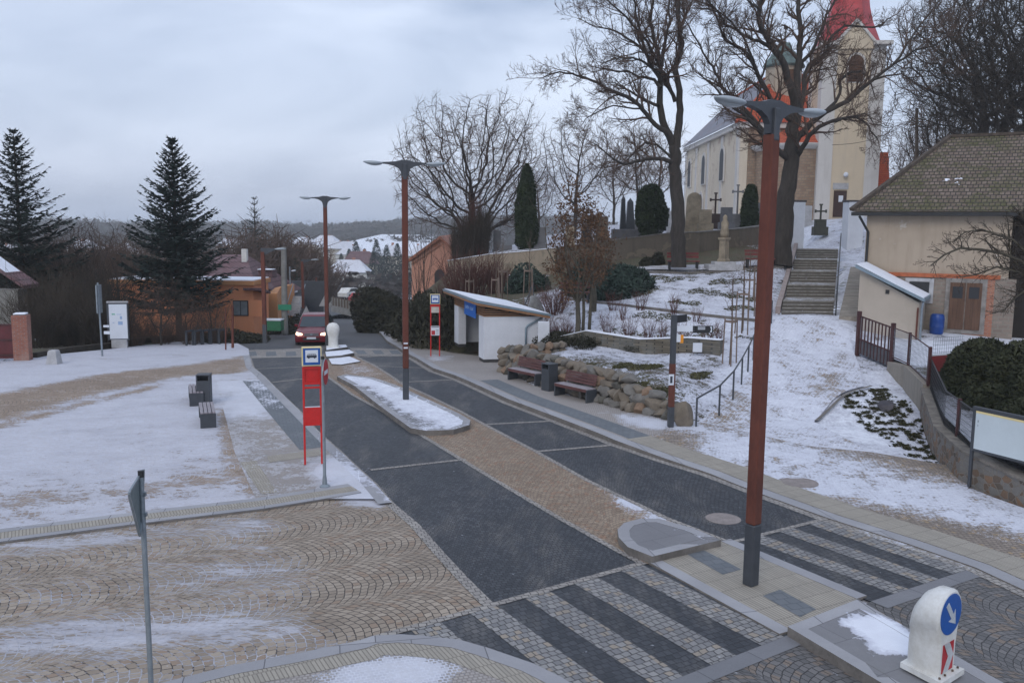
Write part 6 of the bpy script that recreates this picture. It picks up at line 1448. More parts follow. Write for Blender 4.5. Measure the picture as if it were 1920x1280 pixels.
MB().prism([(0, -.03, Q(772, 487, 72).z-a.z-.4), ((Q(825, 452, 72)-a).x, -.03, (Q(825, 452, 72)-a).z-.35), ((Q(825, 452, 72)-a).x, -.03, (Q(825, 452, 72)-a).z-.15), (0, -.03, Q(772, 487, 72).z-a.z-.2)], (0, -.08, 0)).obj('verge_trim', m_brick, t)

# ------------------------------------------------------------------ orange house on the left
m_or = render_wall('orange render', (.88, .36, .18), (.78, .30, .15), None, .3); m_or2 = render_wall('light orange render', (.62, .30, .13), (.52, .24, .10)); m_mar = masonry('maroon roof tiles', (.165, .088, .095), (.22, .125, .13), (.05, .025, .03), .30, .34, ms=.03, noise_c=(.2, .16, .17))
OY = 57.0; a = Q(212, 606, OY); b = Q(476, 606, OY); z0 = a.z; ol = b.x-a.x
t = E('orange_house', 'orange house with a flat roofed wing and a maroon tiled hipped roof', 'house', a, 0)
hl = Q(212, 537, OY).z-z0; hr_ = Q(476, 535, OY).z-z0
cd2 = Q(519, 600, 66)-a; cx1 = cd2.x-.1
MB().prism([(0, 0, -2), (ol, 0, -2), (ol, 0, hr_), (0, 0, hr_)], (0, 3.6, 0)).obj('wing_wall', m_or, t)
MB().box((ol/2, 1.75, hr_+.14), (ol+.3, 3.9, .28), bev=.02).obj('parapet', m_or2, t); MB().box((ol/2, 1.75, hr_+.32), (ol+.1, 3.7, .06)).obj('snow_cover', m_snowm, t)
ml = Q(330, 530, 62)-a; mr_ = Q(522, 545, 68)-a
MB().prism([(ml.x, 6.5, -2), (ol+.1, 5.5, -2), (mr_.x, 11.5, -2), (mr_.x, 16, -2), (ml.x, 16, -2)], (0, 0, 2+mr_.z+.2)).obj('main_wall', m_or2, t)
ap1 = Q(395, 478, 66)-a; ap2 = Q(462, 477, 66)-a; el = Q(300, 532, 60)-a; er = Q(478, 530, 60)-a; er2 = Q(528, 553, 69)-a; bk = Vector((el.x, 19, el.z))
MB().add([el, er, er2, ap2, ap1, bk, Vector((er2.x, 19, er2.z))], [(0, 1, 3, 4), (1, 2, 3), (0, 4, 5), (2, 6, 3), (3, 6, 5, 4)]).obj('roof', m_mar, t)
q_ = Q(459, 481, 64.5)-a; ch = MB().box((q_.x, q_.y, q_.z), (.36, .4, 1.1)).obj('chimney', m_white, t)
a1, b1 = Q(437, 563, OY)-a, Q(466, 592, OY)-a
w_ = MB().box(((a1.x+b1.x)/2, -.02, (a1.z+b1.z)/2), (b1.x-a1.x, .08, a1.z-b1.z)).obj('window', m_black, t)
for k in (0, 1): MB().box((a1.x+(b1.x-a1.x)*(.26+.48*k), -.07, (a1.z+b1.z)/2), ((b1.x-a1.x)*.42, .03, (a1.z-b1.z)*.88)).obj('pane', plain('pale curtain glass', (.24, .26, .27), .2), w_)
MB().box((b1.x+.55, -.01, (a1.z+b1.z)/2), (1.0, .05, (a1.z-b1.z)*1.05)).obj('blank_panel', m_or, t)
# glazed bay and side wall receding to the right
p0_ = Vector((ol, 0, 0)); p1_ = Vector(((Q(522, 600, 68)-a).x, 11.5, 0)); d_ = (p1_-p0_).normalized()
gy = math.atan2(d_.y, d_.x)
mb = MB(); c_ = p0_+d_*3.6; hz_ = (Q(495, 546, 61)-a).z; zb0 = (Q(495, 594, 61)-a).z
mb.box((c_.x, c_.y, (hz_+zb0)/2), (2.6, .3, hz_-zb0), rz=gy); mb.obj('glazed_bay', plain('grey glazing', (.30, .34, .39), .15), t)
mb = MB(); c_ = p0_+d_*1.2; mb.box((c_.x+.1, c_.y-.1, hz_+.25), (3.4, 1.2, .14), rz=gy, ry=R(8)); mb.obj('porch_roof', m_mar, t)
q_ = Q(502, 513, 64)-a; dm = MB().box((q_.x, q_.y, q_.z), (1.0, 1.2, .60)).obj('dormer', m_mar, t); MB().box((q_.x, q_.y-.30, q_.z+.33), (1.05, .9, .06)).obj('dormer_snow', m_snowm, dm)
# left edge: roof of a house, brick pillar and red gate, long fence with snow
t = E('cottage', 'corner of a cottage with a snow covered roof at the left edge', 'house', Q(-40, 620, 47)); o_ = t.location
q0, q1 = Q(-60, 470, 47)-o_, Q(44, 541, 47)-o_
MB().prism([q0, q1, q1+Vector((0, 0, .18)), q0+Vector((0, 0, .18))], (0, 1.6, 0)).obj('roof', m_mar, t); MB().prism([q0+Vector((0, .1, .19)), q1+Vector((-.2, .1, .19)), q1+Vector((-.2, .1, .28)), q0+Vector((0, .1, .28))], (0, 1.4, 0)).obj('snow_cover', m_snowm, t)
MB().prism([Vector((-3, .5, -2)), Vector((q1.x-.6, .5, -2)), Vector((q1.x-.6, .5, q1.z-.1)), Vector((-3, .5, q1.z-.1))], (0, .9, 0)).obj('wall', m_pconc, t)
p = G(44, 676, .0); t = E('brick_pillar', 'red brick gate pillar capped with snow at the left edge', 'pillar', p, R(15)); hp_ = Q(44, 590, p.y).z-p.z
MB().box((0, 0, hp_/2), (.62, .62, hp_), bev=.01).obj('pillar', masonry('old orange brick', (.27, .075, .045), (.37, .13, .08), (.26, .20, .17), .26, .085, noise_c=(.5, .40, .34)), t); MB().box((0, 0, hp_+.05), (.50, .50, .07), bev=.03).obj('snow_cap', m_snowm, t)
a_ = G(28, 668, 0); a_ = Vector((p.x-.35, p.y+.05, p.z)); t = E('metal_gate', 'dark red panelled gate left of the brick pillar', 'gate', a_, R(4))
MB().box((-1.3, 0, hp_*.42), (2.5, .05, hp_*.75)).obj('panel', plain('dark red gate paint', (.10, .014, .016), .6, var=.3), t)
for z in (.25, hp_*.45, hp_*.78): MB().box((-1.3, -.05, z), (2.5, .05, .06)).obj('rail', m_rpost, t)
kb = gp([(-20, 692), (60, 668), (150, 655), (212, 652)])
l_ = gp([(64, 672), (130, 660), (205, 652), (262, 643), (330, 636), (420, 630)]); o = MB()
for i in range(len(l_)-1): o.bar((l_[i][0]-l_[0][0], l_[i][1]-l_[0][1], .12+base(l_[i][1])), (l_[i+1][0]-l_[0][0], l_[i+1][1]-l_[0][1], .12+base(l_[i+1][1])), .25, .28)
o = o.obj('verge_edging', plain('dark timber edging', (.045, .035, .025), .95, var=.5, scale=3), loc=(l_[0][0], l_[0][1], 0)); tag(o, 'low dark edging along the snowy verge in front of the thicket', 'edging')
fa, fb = Q(92, 604, 50), Q(206, 602, 50); t = E('board_fence', 'dark board fence with snow on its top rail behind the map board pole', 'fence', fa)
d_ = fb-fa; MB().box((d_.x/2, 0, -.7), (d_.x, .06, 1.3)).obj('boards', plain('brown boards', (.09, .05, .035), .85, var=.4, aniso=(6, 1, .5)), t); MB().box((d_.x/2, 0, .03), (d_.x, .18, .16)).obj('snow_cover', m_snowm, t)
# grey terrace with steps beyond the orange house
a = Q(515, 600, 70); t = E('garden_terrace', 'dark grey terrace block with pale steps and railings beyond the concrete pole', 'terrace', a); X = lambda px, Y=70: Q(px, 600, Y).x-a.x; Z = lambda py, Y=70: Q(540, py, Y).z-a.z
MB().box(((X(515)+X(560))/2-1, 4, Z(560)/2-.5), (X(562)-X(510), 3, Z(560)+1)).obj('block', plain('dark block wall', (.10, .10, .11), .9), t); MB().box((X(520)-1, 4, Z(560)+.08), (X(545)-X(500), 6, .14)).obj('snow_cover', m_snowm, t)
mb = MB()
for k in range(7): mb.box(((X(543)+X(563))/2, -.4+k*.3, Z(586)+k*(Z(558)-Z(586))/6-.1), (X(563)-X(543), .34, .2))
mb.obj('steps', m_concl, t)
for px_ in (542, 565): MB().bar((X(px_), -.6, Z(584)+.6), (X(px_), 1.6, Z(556)+.9), .05, .05).obj('railing', m_galv, t)
MB().box(((X(515)+X(560))/2, 7.5, Z(545)/2), (X(575)-X(505), .2, 3.0)).obj('slatted_screen', m_dgrey, t)
# picket fence and low wall on the far bend, with two parked cars
fa, fb = Q(623, 580, 88), Q(666, 590, 84); t = E('picket_fence', 'dark picket fence with pale posts at the far bend of the road', 'fence', fa); d_ = fb-fa
MB().bar((0, 0, .1), (d_.x, d_.y, d_.z+.1), .3, .6).obj('base_wall', m_pconc, t)
for k in range(9): q_ = d_*(k/8); MB().box((q_.x, q_.y, q_.z+.65), (.12, .14, 1.1)).obj('fence_post', m_pconc, t)
MB().bar((0, .05, .85), (d_.x, d_.y+.05, d_.z+.85), .05, .85).obj('pickets', m_wood, t)
a = Q(666, 588, 80); o = MB().box((1.0, 0, .45), (2.0, .4, 1.3)).obj('gate_wall', m_concl, loc=a); tag(o, 'short pale wall with snow at the right end of the picket fence', 'wall')
a = Q(655, 557, 140); t = E('parked_car', 'white car parked in the yard below the white house', 'car', a, R(70))
vs = [(-2.1, .2), (2.1, .2), (2.15, .85), (1.5, .95), (.9, 1.45), (-1.0, 1.5), (-1.7, .95), (-2.15, .8)]; MB().prism([(x, -.85, z) for x, z in vs], (0, 1.7, 0)).obj('body', m_white, t); MB().prism([(x, -.87, z) for x, z in ((1.3, .97), (.8, 1.38), (-.9, 1.42), (-1.45, .97))], (0, .03, 0)).obj('side_window', m_darkw, t)
for x in (-1.3, 1.3): MB().tube([(x, -.9, .3), (x, -.6, .3)], .32, 12).obj('wheel', m_black, t)
t2 = copytree(t, Q(676, 566, 132), label='snow covered dark red car parked right of the white one'); 
for c in t2.children:
    if c.name.startswith('body'): c.data = c.data.copy(); c.data.materials[0] = m_rtin
MB().box((0, 0, 1.5), (2.2, 1.5, .12)).obj('snow_cover', m_snowm, t2)
# ------------------------------------------------------------------ vegetation
m_bark = plain('dark linden bark', (.050, .042, .036), .95, var=.45, scale=3, bump=.6, bd=.04, aniso=(3, 3, .6))
m_barkg = plain('grey green bark', (.085, .075, .055), .95, var=.45, scale=3, bump=.5, bd=.03)
m_twig = plain('brown twigs', (.105, .068, .050), .95, var=.35, scale=1)
m_twigd = plain('dark thicket twigs', (.055, .042, .030), .95, var=.4, scale=1)
m_twigr = plain('red brown twigs', (.120, .050, .040), .95, var=.35, scale=1)
m_sap = plain('sapling bark', (.12, .085, .06), .9, var=.3)
def leafmat(name, c1, c2, c3=None):
    t = NT(name); a = t.n('ObjectInfo'); n1 = t.noise(t.tc.outputs['Object'], 1.2, 4, .7); n2 = t.noise(t.tc.outputs['Object'], 9, 2, .6)
    c = t.mix(t.sm(t.math('ADD', t.math('MULTIPLY', n1, .6), t.math('MULTIPLY', n2, .4)), .38, .62), c1, c2)
    t.set(c, .85, spec=.25); return t.m
m_spruce = leafmat('blue spruce needles', (.014, .026, .022), (.035, .055, .046))
m_spruceb = leafmat('dark spruce needles', (.015, .026, .022), (.032, .048, .038))
m_thuja = leafmat('thuja foliage', (.016, .026, .012), (.040, .055, .024))
m_yew = leafmat('dark yew foliage', (.020, .022, .014), (.048, .045, .028))
m_oak = leafmat('dry brown oak leaves', (.070, .040, .022), (.145, .080, .045))
m_jun = leafmat('blue green juniper', (.020, .036, .028), (.055, .082, .066))
m_hedge = leafmat('hedge foliage', (.018, .024, .012), (.050, .054, .028))

def rot_about(d, ang, rng):
    ax = d.cross(Vector((rng.gauss(0, 1), rng.gauss(0, 1), rng.gauss(0, 1))))
    if ax.length < 1e-4: ax = d.orthogonal()
    return (Matrix.Rotation(ang, 3, ax.normalized()) @ d).normalized()
class Tree:
    def __init__(s, seed, n=(9, 6, 4, 3, 3), seg=.55): s.r = random.Random(seed); s.big = MB(); s.tw = MB(); s.n = n; s.seg = seg; s.tips = []
    def curve(s, p, d, L_, r0, r1, lev, up=.06, wig=.22):
        k = max(2, min(9, int(L_/s.seg)+1)); pts = [p.copy()]; rr = [r0]
        for i in range(k):
            d = (d+Vector((s.r.gauss(0, wig), s.r.gauss(0, wig), s.r.gauss(0, wig)+up))*(.9 if lev else .3)).normalized()
            p = p+d*(L_/k); pts.append(p); rr.append(r0+(r1-r0)*((i+1)/k)**.8)
        (s.big if lev < 2 else s.tw).tube(pts, rr, s.n[min(lev, 4)], cap=False)
        return pts, rr
    def kids(s, pts, rr, lev, mx, num, Lf, ang=(.5, 1.0), t0=.2, up=.06, wig=.22, rmin=.006):
        n = len(pts)-1
        for c in range(num):
            t = t0+(1-t0)*(c+s.r.random())/num; i = min(n-1, int(t*n)); f = t*n-i
            p = pts[i].lerp(pts[i+1], f); d = (pts[i+1]-pts[i]).normalized(); L_ = Lf*s.r.uniform(.6, 1.15)*(1.15-.55*t)
            r = max(rmin, (rr[i]+(rr[i+1]-rr[i])*f)*s.r.uniform(.45, .7)); nd = rot_about(d, s.r.uniform(*ang), s.r)
            nd = (nd+Vector((0, 0, .12))).normalized()
            s.go(p, nd, L_, r, lev, mx, up, wig, rmin)
    def go(s, p, d, L_, r, lev, mx, up=.06, wig=.22, rmin=.006):
        pts, rr = s.curve(p, d, L_, r, max(rmin*.6, r*.28), lev, up, wig)
        if lev < mx: s.kids(pts, rr, lev+1, mx, s.k[min(lev, len(s.k)-1)], L_*s.lf, up=up, wig=wig, rmin=rmin)
        else: s.tips.append(pts[-1])
    k = (7, 6, 5, 4); lf = .52
    def build(s, name, label, cat, loc, m1, m2, group=None, off=None):
        t = E(name, label, cat, loc, 0, group); 
        if off is not None:
            for mb in (s.big, s.tw): mb.v = [(a-off[0], b-off[1], c-off[2]) for a, b, c in mb.v]
        s.big.obj('trunk', m1, t, smooth=True); s.tw.obj('branches', m2, t, smooth=True); return t

# two hero lindens whose main limbs follow the photo
def hero(seed, Y0, limbs, name, label, base_px, lev=3, k3=(9, 5, 4), Lf=(2.4, 1.1, .5), dr=1.0):
    T_ = Tree(seed, (12, 9, 4, 3, 3), .45); T_.k = (0, 0, 8, 7, 4); T_.lf = .50
    for (pts, r0, r1, dy) in limbs:
        r0 *= .86; r1 *= .82
        w_ = []
        tot = len(pts)-1
        for i, (px, py) in enumerate(pts):
            w_.append(Q(px, py, Y0+dy*(i/tot)**1.0 if not isinstance(dy, tuple) else Y0+dy[0]+(dy[1]-dy[0])*(i/tot)))
        # subdivide and roughen
        P2 = []; R2 = []
        for i in range(tot):
            for j in range(3):
                f = j/3; a = w_[max(0, i-1)]; b, c = w_[i], w_[i+1]; d = w_[min(tot, i+2)]
                q_ = b*2+(c-a)*f+(a*2-b*5+c*4-d)*f*f+(b*3-a-c*3+d)*f**3; q_ = q_*.5
                P2.append(q_+Vector((T_.r.gauss(0, .035), T_.r.gauss(0, .05), T_.r.gauss(0, .03)))); R2.append(r0+(r1-r0)*((i+f)/tot)**.85)
        P2.append(w_[-1]); R2.append(r1)
        T_.big.tube(P2, R2, 10 if r0 > .2 else 7, cap=False)
        ln = sum((P2[i+1]-P2[i]).length for i in range(len(P2)-1))
        if r1 < .16:
            num = int(ln*2.7*dr); T_.kids(P2, R2, 2, 4, num if r0 < .2 else int(num*.7), Lf[0], (.5, 1.15), .12 if r0 < .2 else .42, rmin=.009)
            T_.go(P2[-1], (P2[-1]-P2[-2]).normalized(), Lf[0]*.8, r1*.9, 2, 4, rmin=.009)
    b_ = Q(*base_px, Y0); b_.z = T1(b_.x, b_.y)
    t = T_.build(name, label, 'tree', b_, m_bark, m_twig, off=b_); return t
L1 = [([(1272,500),(1271,450),(1270,400),(1268,345),(1266,300),(1264,275)], .50, .36, 0),
      ([(1268,278),(1274,230),(1275,190),(1268,130),(1278,80),(1270,30),(1273,-20)], .27, .12, 1.0),
      ([(1265,278),(1248,240),(1236,195),(1240,150),(1238,122),(1228,85),(1222,40),(1225,-10)], .28, .07, -1.0),
      ([(1252,250),(1228,236),(1205,205),(1185,186),(1150,172),(1110,150),(1070,140),(1040,136),(1018,146)], .17, .03, (-.5, -4)),
      ([(1238,200),(1215,190),(1190,178),(1160,160),(1147,155)], .12, .03, (-.5, 2)),
      ([(1238,165),(1225,150),(1200,145),(1180,135),(1150,133),(1125,127),(1098,124)], .12, .02, (-.8, 1.5)),
      ([(1238,135),(1210,118),(1185,110),(1160,110),(1128,118)], .10, .02, (-.8, -3.5)),
      ([(1234,120),(1225,118),(1200,90),(1165,65),(1140,55),(1105,45),(1085,33)], .12, .02, (-.8, 1)),
      ([(1240,150),(1215,110),(1200,60),(1190,10),(1180,-40)], .13, .05, (-.6, -2.5)),
      ([(1240,125),(1250,70),(1256,20),(1250,-40)], .12, .05, (-.6, 3)),
      ([(1262,305),(1235,297),(1200,300),(1170,308),(1140,290),(1112,268)], .16, .025, (0, -3)),
      ([(1262,300),(1230,272),(1205,270),(1188,290),(1170,305)], .09, .03, (0, 2.5)),
      ([(1266,190),(1250,150),(1238,128)], .14, .10, (.3, -.8)),
      ([(1236,120),(1200,60),(1160,20),(1120,-20)], .10, .03, (-1, -4)),
      ([(1272,60),(1290,20),(1310,-30)], .09, .04, (.8, 2)),
      ([(1200,205),(1150,200),(1110,215),(1090,235)], .06, .02, (-1.5, -4))]
hero(31, 49.0, L1, 'linden_tree', 'large bare tree with a forked trunk above the red slatted bench', (1272, 482))
L2 = [([(1464,500),(1466,440),(1470,390),(1476,350),(1483,310),(1485,270),(1487,235)], .72, .42, 0),
      ([(1487,240),(1488,200),(1482,160),(1470,120),(1452,96),(1432,65),(1422,30),(1428,0),(1432,-30)], .30, .10, -1.5),
      ([(1455,98),(1430,82),(1405,70),(1370,50),(1350,30),(1335,10),(1310,-5)], .14, .03, (-1.2, -4)),
      ([(1487,240),(1494,170),(1496,120),(1500,70),(1497,20),(1495,-30)], .28, .12, .8),
      ([(1495,235),(1503,190),(1510,150),(1518,122),(1550,100),(1555,75),(1585,50),(1640,52),(1672,32)], .20, .04, (0, 2.5)),
      ([(1498,130),(1530,80),(1545,40),(1560,10),(1572,-20)], .13, .06, (.5, 3)),
      ([(1480,300),(1455,280),(1437,262),(1410,230),(1385,208),(1360,190),(1338,162),(1310,136)], .22, .03, (0, -3.5)),
      ([(1440,258),(1415,225),(1380,190),(1352,160),(1335,125),(1320,100),(1290,47),(1270,18)], .17, .03, (-.8, 2)),
      ([(1484,225),(1460,205),(1437,172),(1415,125),(1390,92),(1360,75),(1340,25),(1322,8)], .20, .04, (0, -2.5)),
      ([(1415,125),(1400,80),(1370,40),(1340,20),(1300,15)], .09, .02, (-1.8, -5)),
      ([(1497,290),(1505,278),(1527,245),(1560,227),(1605,220),(1627,237),(1647,265)], .20, .03, (0, -4)),
      ([(1560,228),(1590,222),(1620,215),(1640,232),(1665,240)], .07, .02, (-2, -5)),
      ([(1495,260),(1515,240),(1547,210),(1590,190),(1630,155),(1677,120),(1718,93)], .24, .05, (0, -2)),
      ([(1547,210),(1572,175),(1577,150),(1595,136),(1616,134),(1630,150)], .11, .06, (-.7, .8)),
      ([(1640,148),(1680,140),(1720,145),(1760,142)], .07, .02, (-1.5, -3)),
      ([(1677,120),(1710,70),(1740,30),(1770,-10)], .09, .03, (-1.7, 1)),
      ([(1718,93),(1750,85),(1790,60),(1800,50)], .07, .02, (-2, -4)),
      ([(1428,20),(1400,0),(1380,-30)], .08, .04, (-1.4, -3)), ([(1466,110),(1440,60),(1450,0)], .08, .04, (-1, 1))]
hero(77, 49.5, L2, 'linden_tree', 'thickest bare tree, spreading over the church in front of the tower', (1468, 488))

def crown_tree(seed, h, rad, stems, r0, trunk=.22, k=(7, 6, 4), lf=.50, spread=(.25, 1.15), mx=3, name='linden_tree', up=.07, wig=.2, rmin=.010, n=(8, 5, 3, 3, 3), tw=None):
    T_ = Tree(seed, n, h*.05); T_.k = k; T_.lf = lf; tp = Vector((0, 0, h*trunk))
    T_.big.tube([(0, 0, -.8), (0.05, 0, h*trunk*.5), tuple(tp)], [r0*1.25, r0, r0*.85], 10, cap=False)
    for i in range(stems):
        az = 2*math.pi*(i+T_.r.random()*.6)/stems; el = spread[0]+(spread[1]-spread[0])*((i*.618) % 1)
        d = Vector((math.cos(az)*math.sin(el), math.sin(az)*math.sin(el), math.cos(el)))
        L_ = (h*(1-trunk)*math.cos(el)**2+rad*math.sin(el)**2)*T_.r.uniform(.85, 1.02)
        T_.go(tp+Vector((0, 0, -h*trunk*.25*T_.r.random())), d, L_, r0*T_.r.uniform(.38, .6), 1, mx, up, wig, rmin)
    return T_
# crowns grown towards points scattered through their volume
def colony(seed, h, trunk, pts, step, r_tip=.010, expo=2.25, infl=3.0, kill=1.5, n=(8, 6, 4, 3), wob=.05, stems=1, iters=90):
    rng = np.random.RandomState(seed); A = np.array(pts); nodes = []; par = []
    z = -.5
    while z < h*trunk: nodes.append([rng.normal()*.03, rng.normal()*.03, z]); par.append(len(nodes)-2); z += step
    Nd = np.array(nodes); par = list(par); alive = np.ones(len(A), bool)
    best = np.full(len(A), 1e9); bi = np.zeros(len(A), int); start = 0; kids_n = [0]*len(nodes)
    for it in range(iters):
        new_ = Nd[start:]
        if len(new_) == 0: break
        d = ((A[:, None, :]-new_[None])**2).sum(-1); k = d.argmin(1); dm = d[np.arange(len(A)), k]; up_ = dm < best; best[up_] = dm[up_]; bi[up_] = k[up_]+start
        alive &= best > (kill*step)**2
        if not alive.any(): break
        sel = np.where(alive & (best < (infl*step*(4 if it < 6 else 2.2))**2))[0]
        if len(sel) == 0: sel = np.where(alive)[0]
        acc = {}
        for s_ in sel: acc.setdefault(int(bi[s_]), []).append(s_)
        start = len(Nd); add = []; 
        for nd, ss in acc.items():
            if kids_n[nd] >= 4: alive[ss] = False; continue
            v = A[ss]-Nd[nd]; v = (v/np.linalg.norm(v, axis=1)[:, None]).mean(0)
            pd = Nd[nd]-Nd[par[nd]] if par[nd] >= 0 else np.array([0, 0, 1.]); pd = pd/(np.linalg.norm(pd)+1e-9)
            v = v+pd*.35+rng.normal(size=3)*wob*3; v /= np.linalg.norm(v)+1e-9
            add.append(Nd[nd]+v*step); par.append(nd); kids_n[nd] += 1; kids_n.append(0)
        if not add: break
        Nd = np.vstack([Nd, np.array(add)])
    ch = [[] for _ in range(len(Nd))]
    for i in range(len(Nd)):
        if par[i] >= 0: ch[par[i]].append(i)
    w = np.zeros(len(Nd))
    for i in range(len(Nd)-1, -1, -1): w[i] = r_tip**expo if not ch[i] else sum(w[c] for c in ch[i])
    rad = w**(1/expo); T_ = Tree(seed, (9, 6, 4, 3, 3), .4); T_.k = (0, 0, 0, 3, 3); T_.lf = .6
    stack = [0]
    while stack:
        s0_ = stack.pop(); i = s0_; line = [par[s0_]] if par[s0_] >= 0 else []
        while True:
            line.append(i)
            if not ch[i]: break
            c = sorted(ch[i], key=lambda q_: -rad[q_]); stack.extend(c[1:]); i = c[0]
        P_ = [Vector(Nd[q_]) for q_ in line]; R_ = [float(rad[q_]) for q_ in line]; R_[0] = R_[1] if len(R_) > 1 else R_[0]
        (T_.big if R_[0] > .045 else T_.tw).tube(P_, R_, 8 if R_[0] > .12 else (5 if R_[0] > .045 else 3), cap=False)
        if len(P_) > 1 and R_[-1] < r_tip*1.6:
            for _ in range(2): T_.go(P_[-1], (P_[-1]-P_[-2]).normalized(), step*1.9, r_tip*.9, 3, 3, .05, .25, r_tip*.55)
            for q_ in range(1, len(P_)-1):
                if R_[q_] < r_tip*4:
                    T_.go(P_[q_], rot_about((P_[q_+1]-P_[q_]).normalized(), T_.r.uniform(.5, 1.2), T_.r), step*2.2, r_tip*.65, 3, 4, .05, .25, r_tip*.42); T_.go(P_[q_], rot_about((P_[q_+1]-P_[q_]).normalized(), T_.r.uniform(.5, 1.1), T_.r), step*1.5, r_tip*.8, 3, 3, .05, .25, r_tip*.5)
    return T_
def dome(seed, n, rx, rz0, rz1, zc, low=.0, inner=.35):
    r = random.Random(seed); o_ = []
    while len(o_) < n:
        d = Vector((r.gauss(0, 1), r.gauss(0, 1), r.gauss(0, 1))).normalized(); k = (inner+(1-inner)*r.random()**.5)*(1+.12*math.sin(d.x*5+seed)+.10*math.sin(d.y*7+d.z*4))
        o_.append((d.x*rx*k, d.y*rx*k, zc+d.z*(rz1 if d.z > 0 else rz0)*k))
    return o_
T_ = colony(5, 12.5, .13, dome(5, 4200, 6.0, 4.4, 6.2, 6.4, inner=.25), .34, r_tip=.0165, expo=2.12)
a = Q(888, 470, 68); a.z = T1(a.x, a.y)-.2; T_.build('linden_tree', 'big round crowned bare tree above the pale churchyard wall', 'tree', a, m_bark, m_twig)
T_ = colony(9, 9.5, .3, dome(9, 1300, 3.2, 2.8, 4.2, 5.6, inner=.2), .36, r_tip=.015, expo=2.15)
proto = T_.build('bare_tree', 'slender bare tree behind the brown oak', 'tree', (0, 0, 0), m_bark, m_twig, group='bare trees behind the churchyard')
def put(o, px, py, Y, s_=1.0, label=None, rz=0.0, first=False, zoff=0, zabs=None, group=None):
    v = Q(px, py, Y); v.z = (T1(v.x, v.y) if zabs is None else zabs)+zoff
    if first: o.location = v; o.rotation_euler = (0, 0, rz); o.scale = (s_,)*3 if not hasattr(s_, '__len__') else s_; 
    else: o = copytree(o, v, rz, label, s_, group=group)
    if first and label: o['label'] = label
    return o
put(proto, 1078, 440, 70, 1.0, first=True)
put(proto, 1195, 440, 76, .95, 'bare tree behind the ivy clad evergreen in the churchyard', 2.0)
put(proto, 1232, 440, 84, .95, 'bare tree left of the forked trunk, farther back', 4.0)
put(proto, 1010, 460, 84, .75, 'small bare tree right of the dark column thuja', 3.0)
put(proto, 1150, 440, 90, .9, 'distant bare tree above the black monuments', 1.0)
# dark grove behind the barn roof
T_ = colony(21, 17, .42, dome(21, 2600, 6.8, 5.5, 6.5, 11.0, inner=.15), .50, r_tip=.021, wob=.10, expo=2.05)
gr = T_.build('grove_tree', 'heavy dark bare tree directly above the barn ridge', 'tree', (0, 0, 0), m_bark, m_twigd, group='dark bare trees behind the barn')
put(gr, 1832, 400, 58, 1.0, first=True, zabs=5.5)
put(gr, 1868, 400, 61, 1.05, 'second heavy bare tree right of the one above the barn ridge', 2.2, zabs=5.5)
put(gr, 1915, 400, 57, 1.1, 'dark bare tree at the right edge above the barn roof', 4.0, zabs=5.5)
put(gr, 1950, 400, 66, 1.0, 'dark bare tree just beyond the right edge', 5.1, zabs=5.5)
T_ = colony(23, 11, .3, dome(23, 1200, 2.9, 3.6, 4.6, 6.6, inner=.2), .42, r_tip=.016, expo=2.15)
g2 = T_.build('slim_tree', 'slim bare tree between the church tower and the barn roof', 'tree', (0, 0, 0), m_bark, m_twig, group='slim bare trees beyond the barn')
put(g2, 1745, 400, 70, 1.0, first=True, zabs=6); put(g2, 1762, 400, 76, 1.1, 'slim bare tree just right of the wooden pole', 1.0, zabs=6); put(g2, 1790, 400, 68, 1.0, 'slim leaning bare tree left of the heavy ones', 2.0, zabs=6); put(g2, 1696, 400, 86, .9, 'small distant bare tree next to the red roofed sliver', 3.0, zabs=6); put(g2, 1725, 400, 90, 1.0, 'faint distant bare tree behind the wooden pole', 4.4, zabs=6)
pole(1719, 330, 203, 62, .13, m_wood, 'wooden_pole', 'dark wooden utility pole rising over the barn hip', 'utility pole')
cb = MB(); pa_, pb_ = Q(1719, 222, 62), Q(1560, 272, 66)
cb.tube([pa_.lerp(pb_, i/8)+Vector((0, 0, -.5*math.sin(math.pi*i/8))) for i in range(9)], .018, 4); o = cb.obj('power_cable', m_black); tag(o, 'thin black cable from the wooden pole towards the church tower', 'cable')

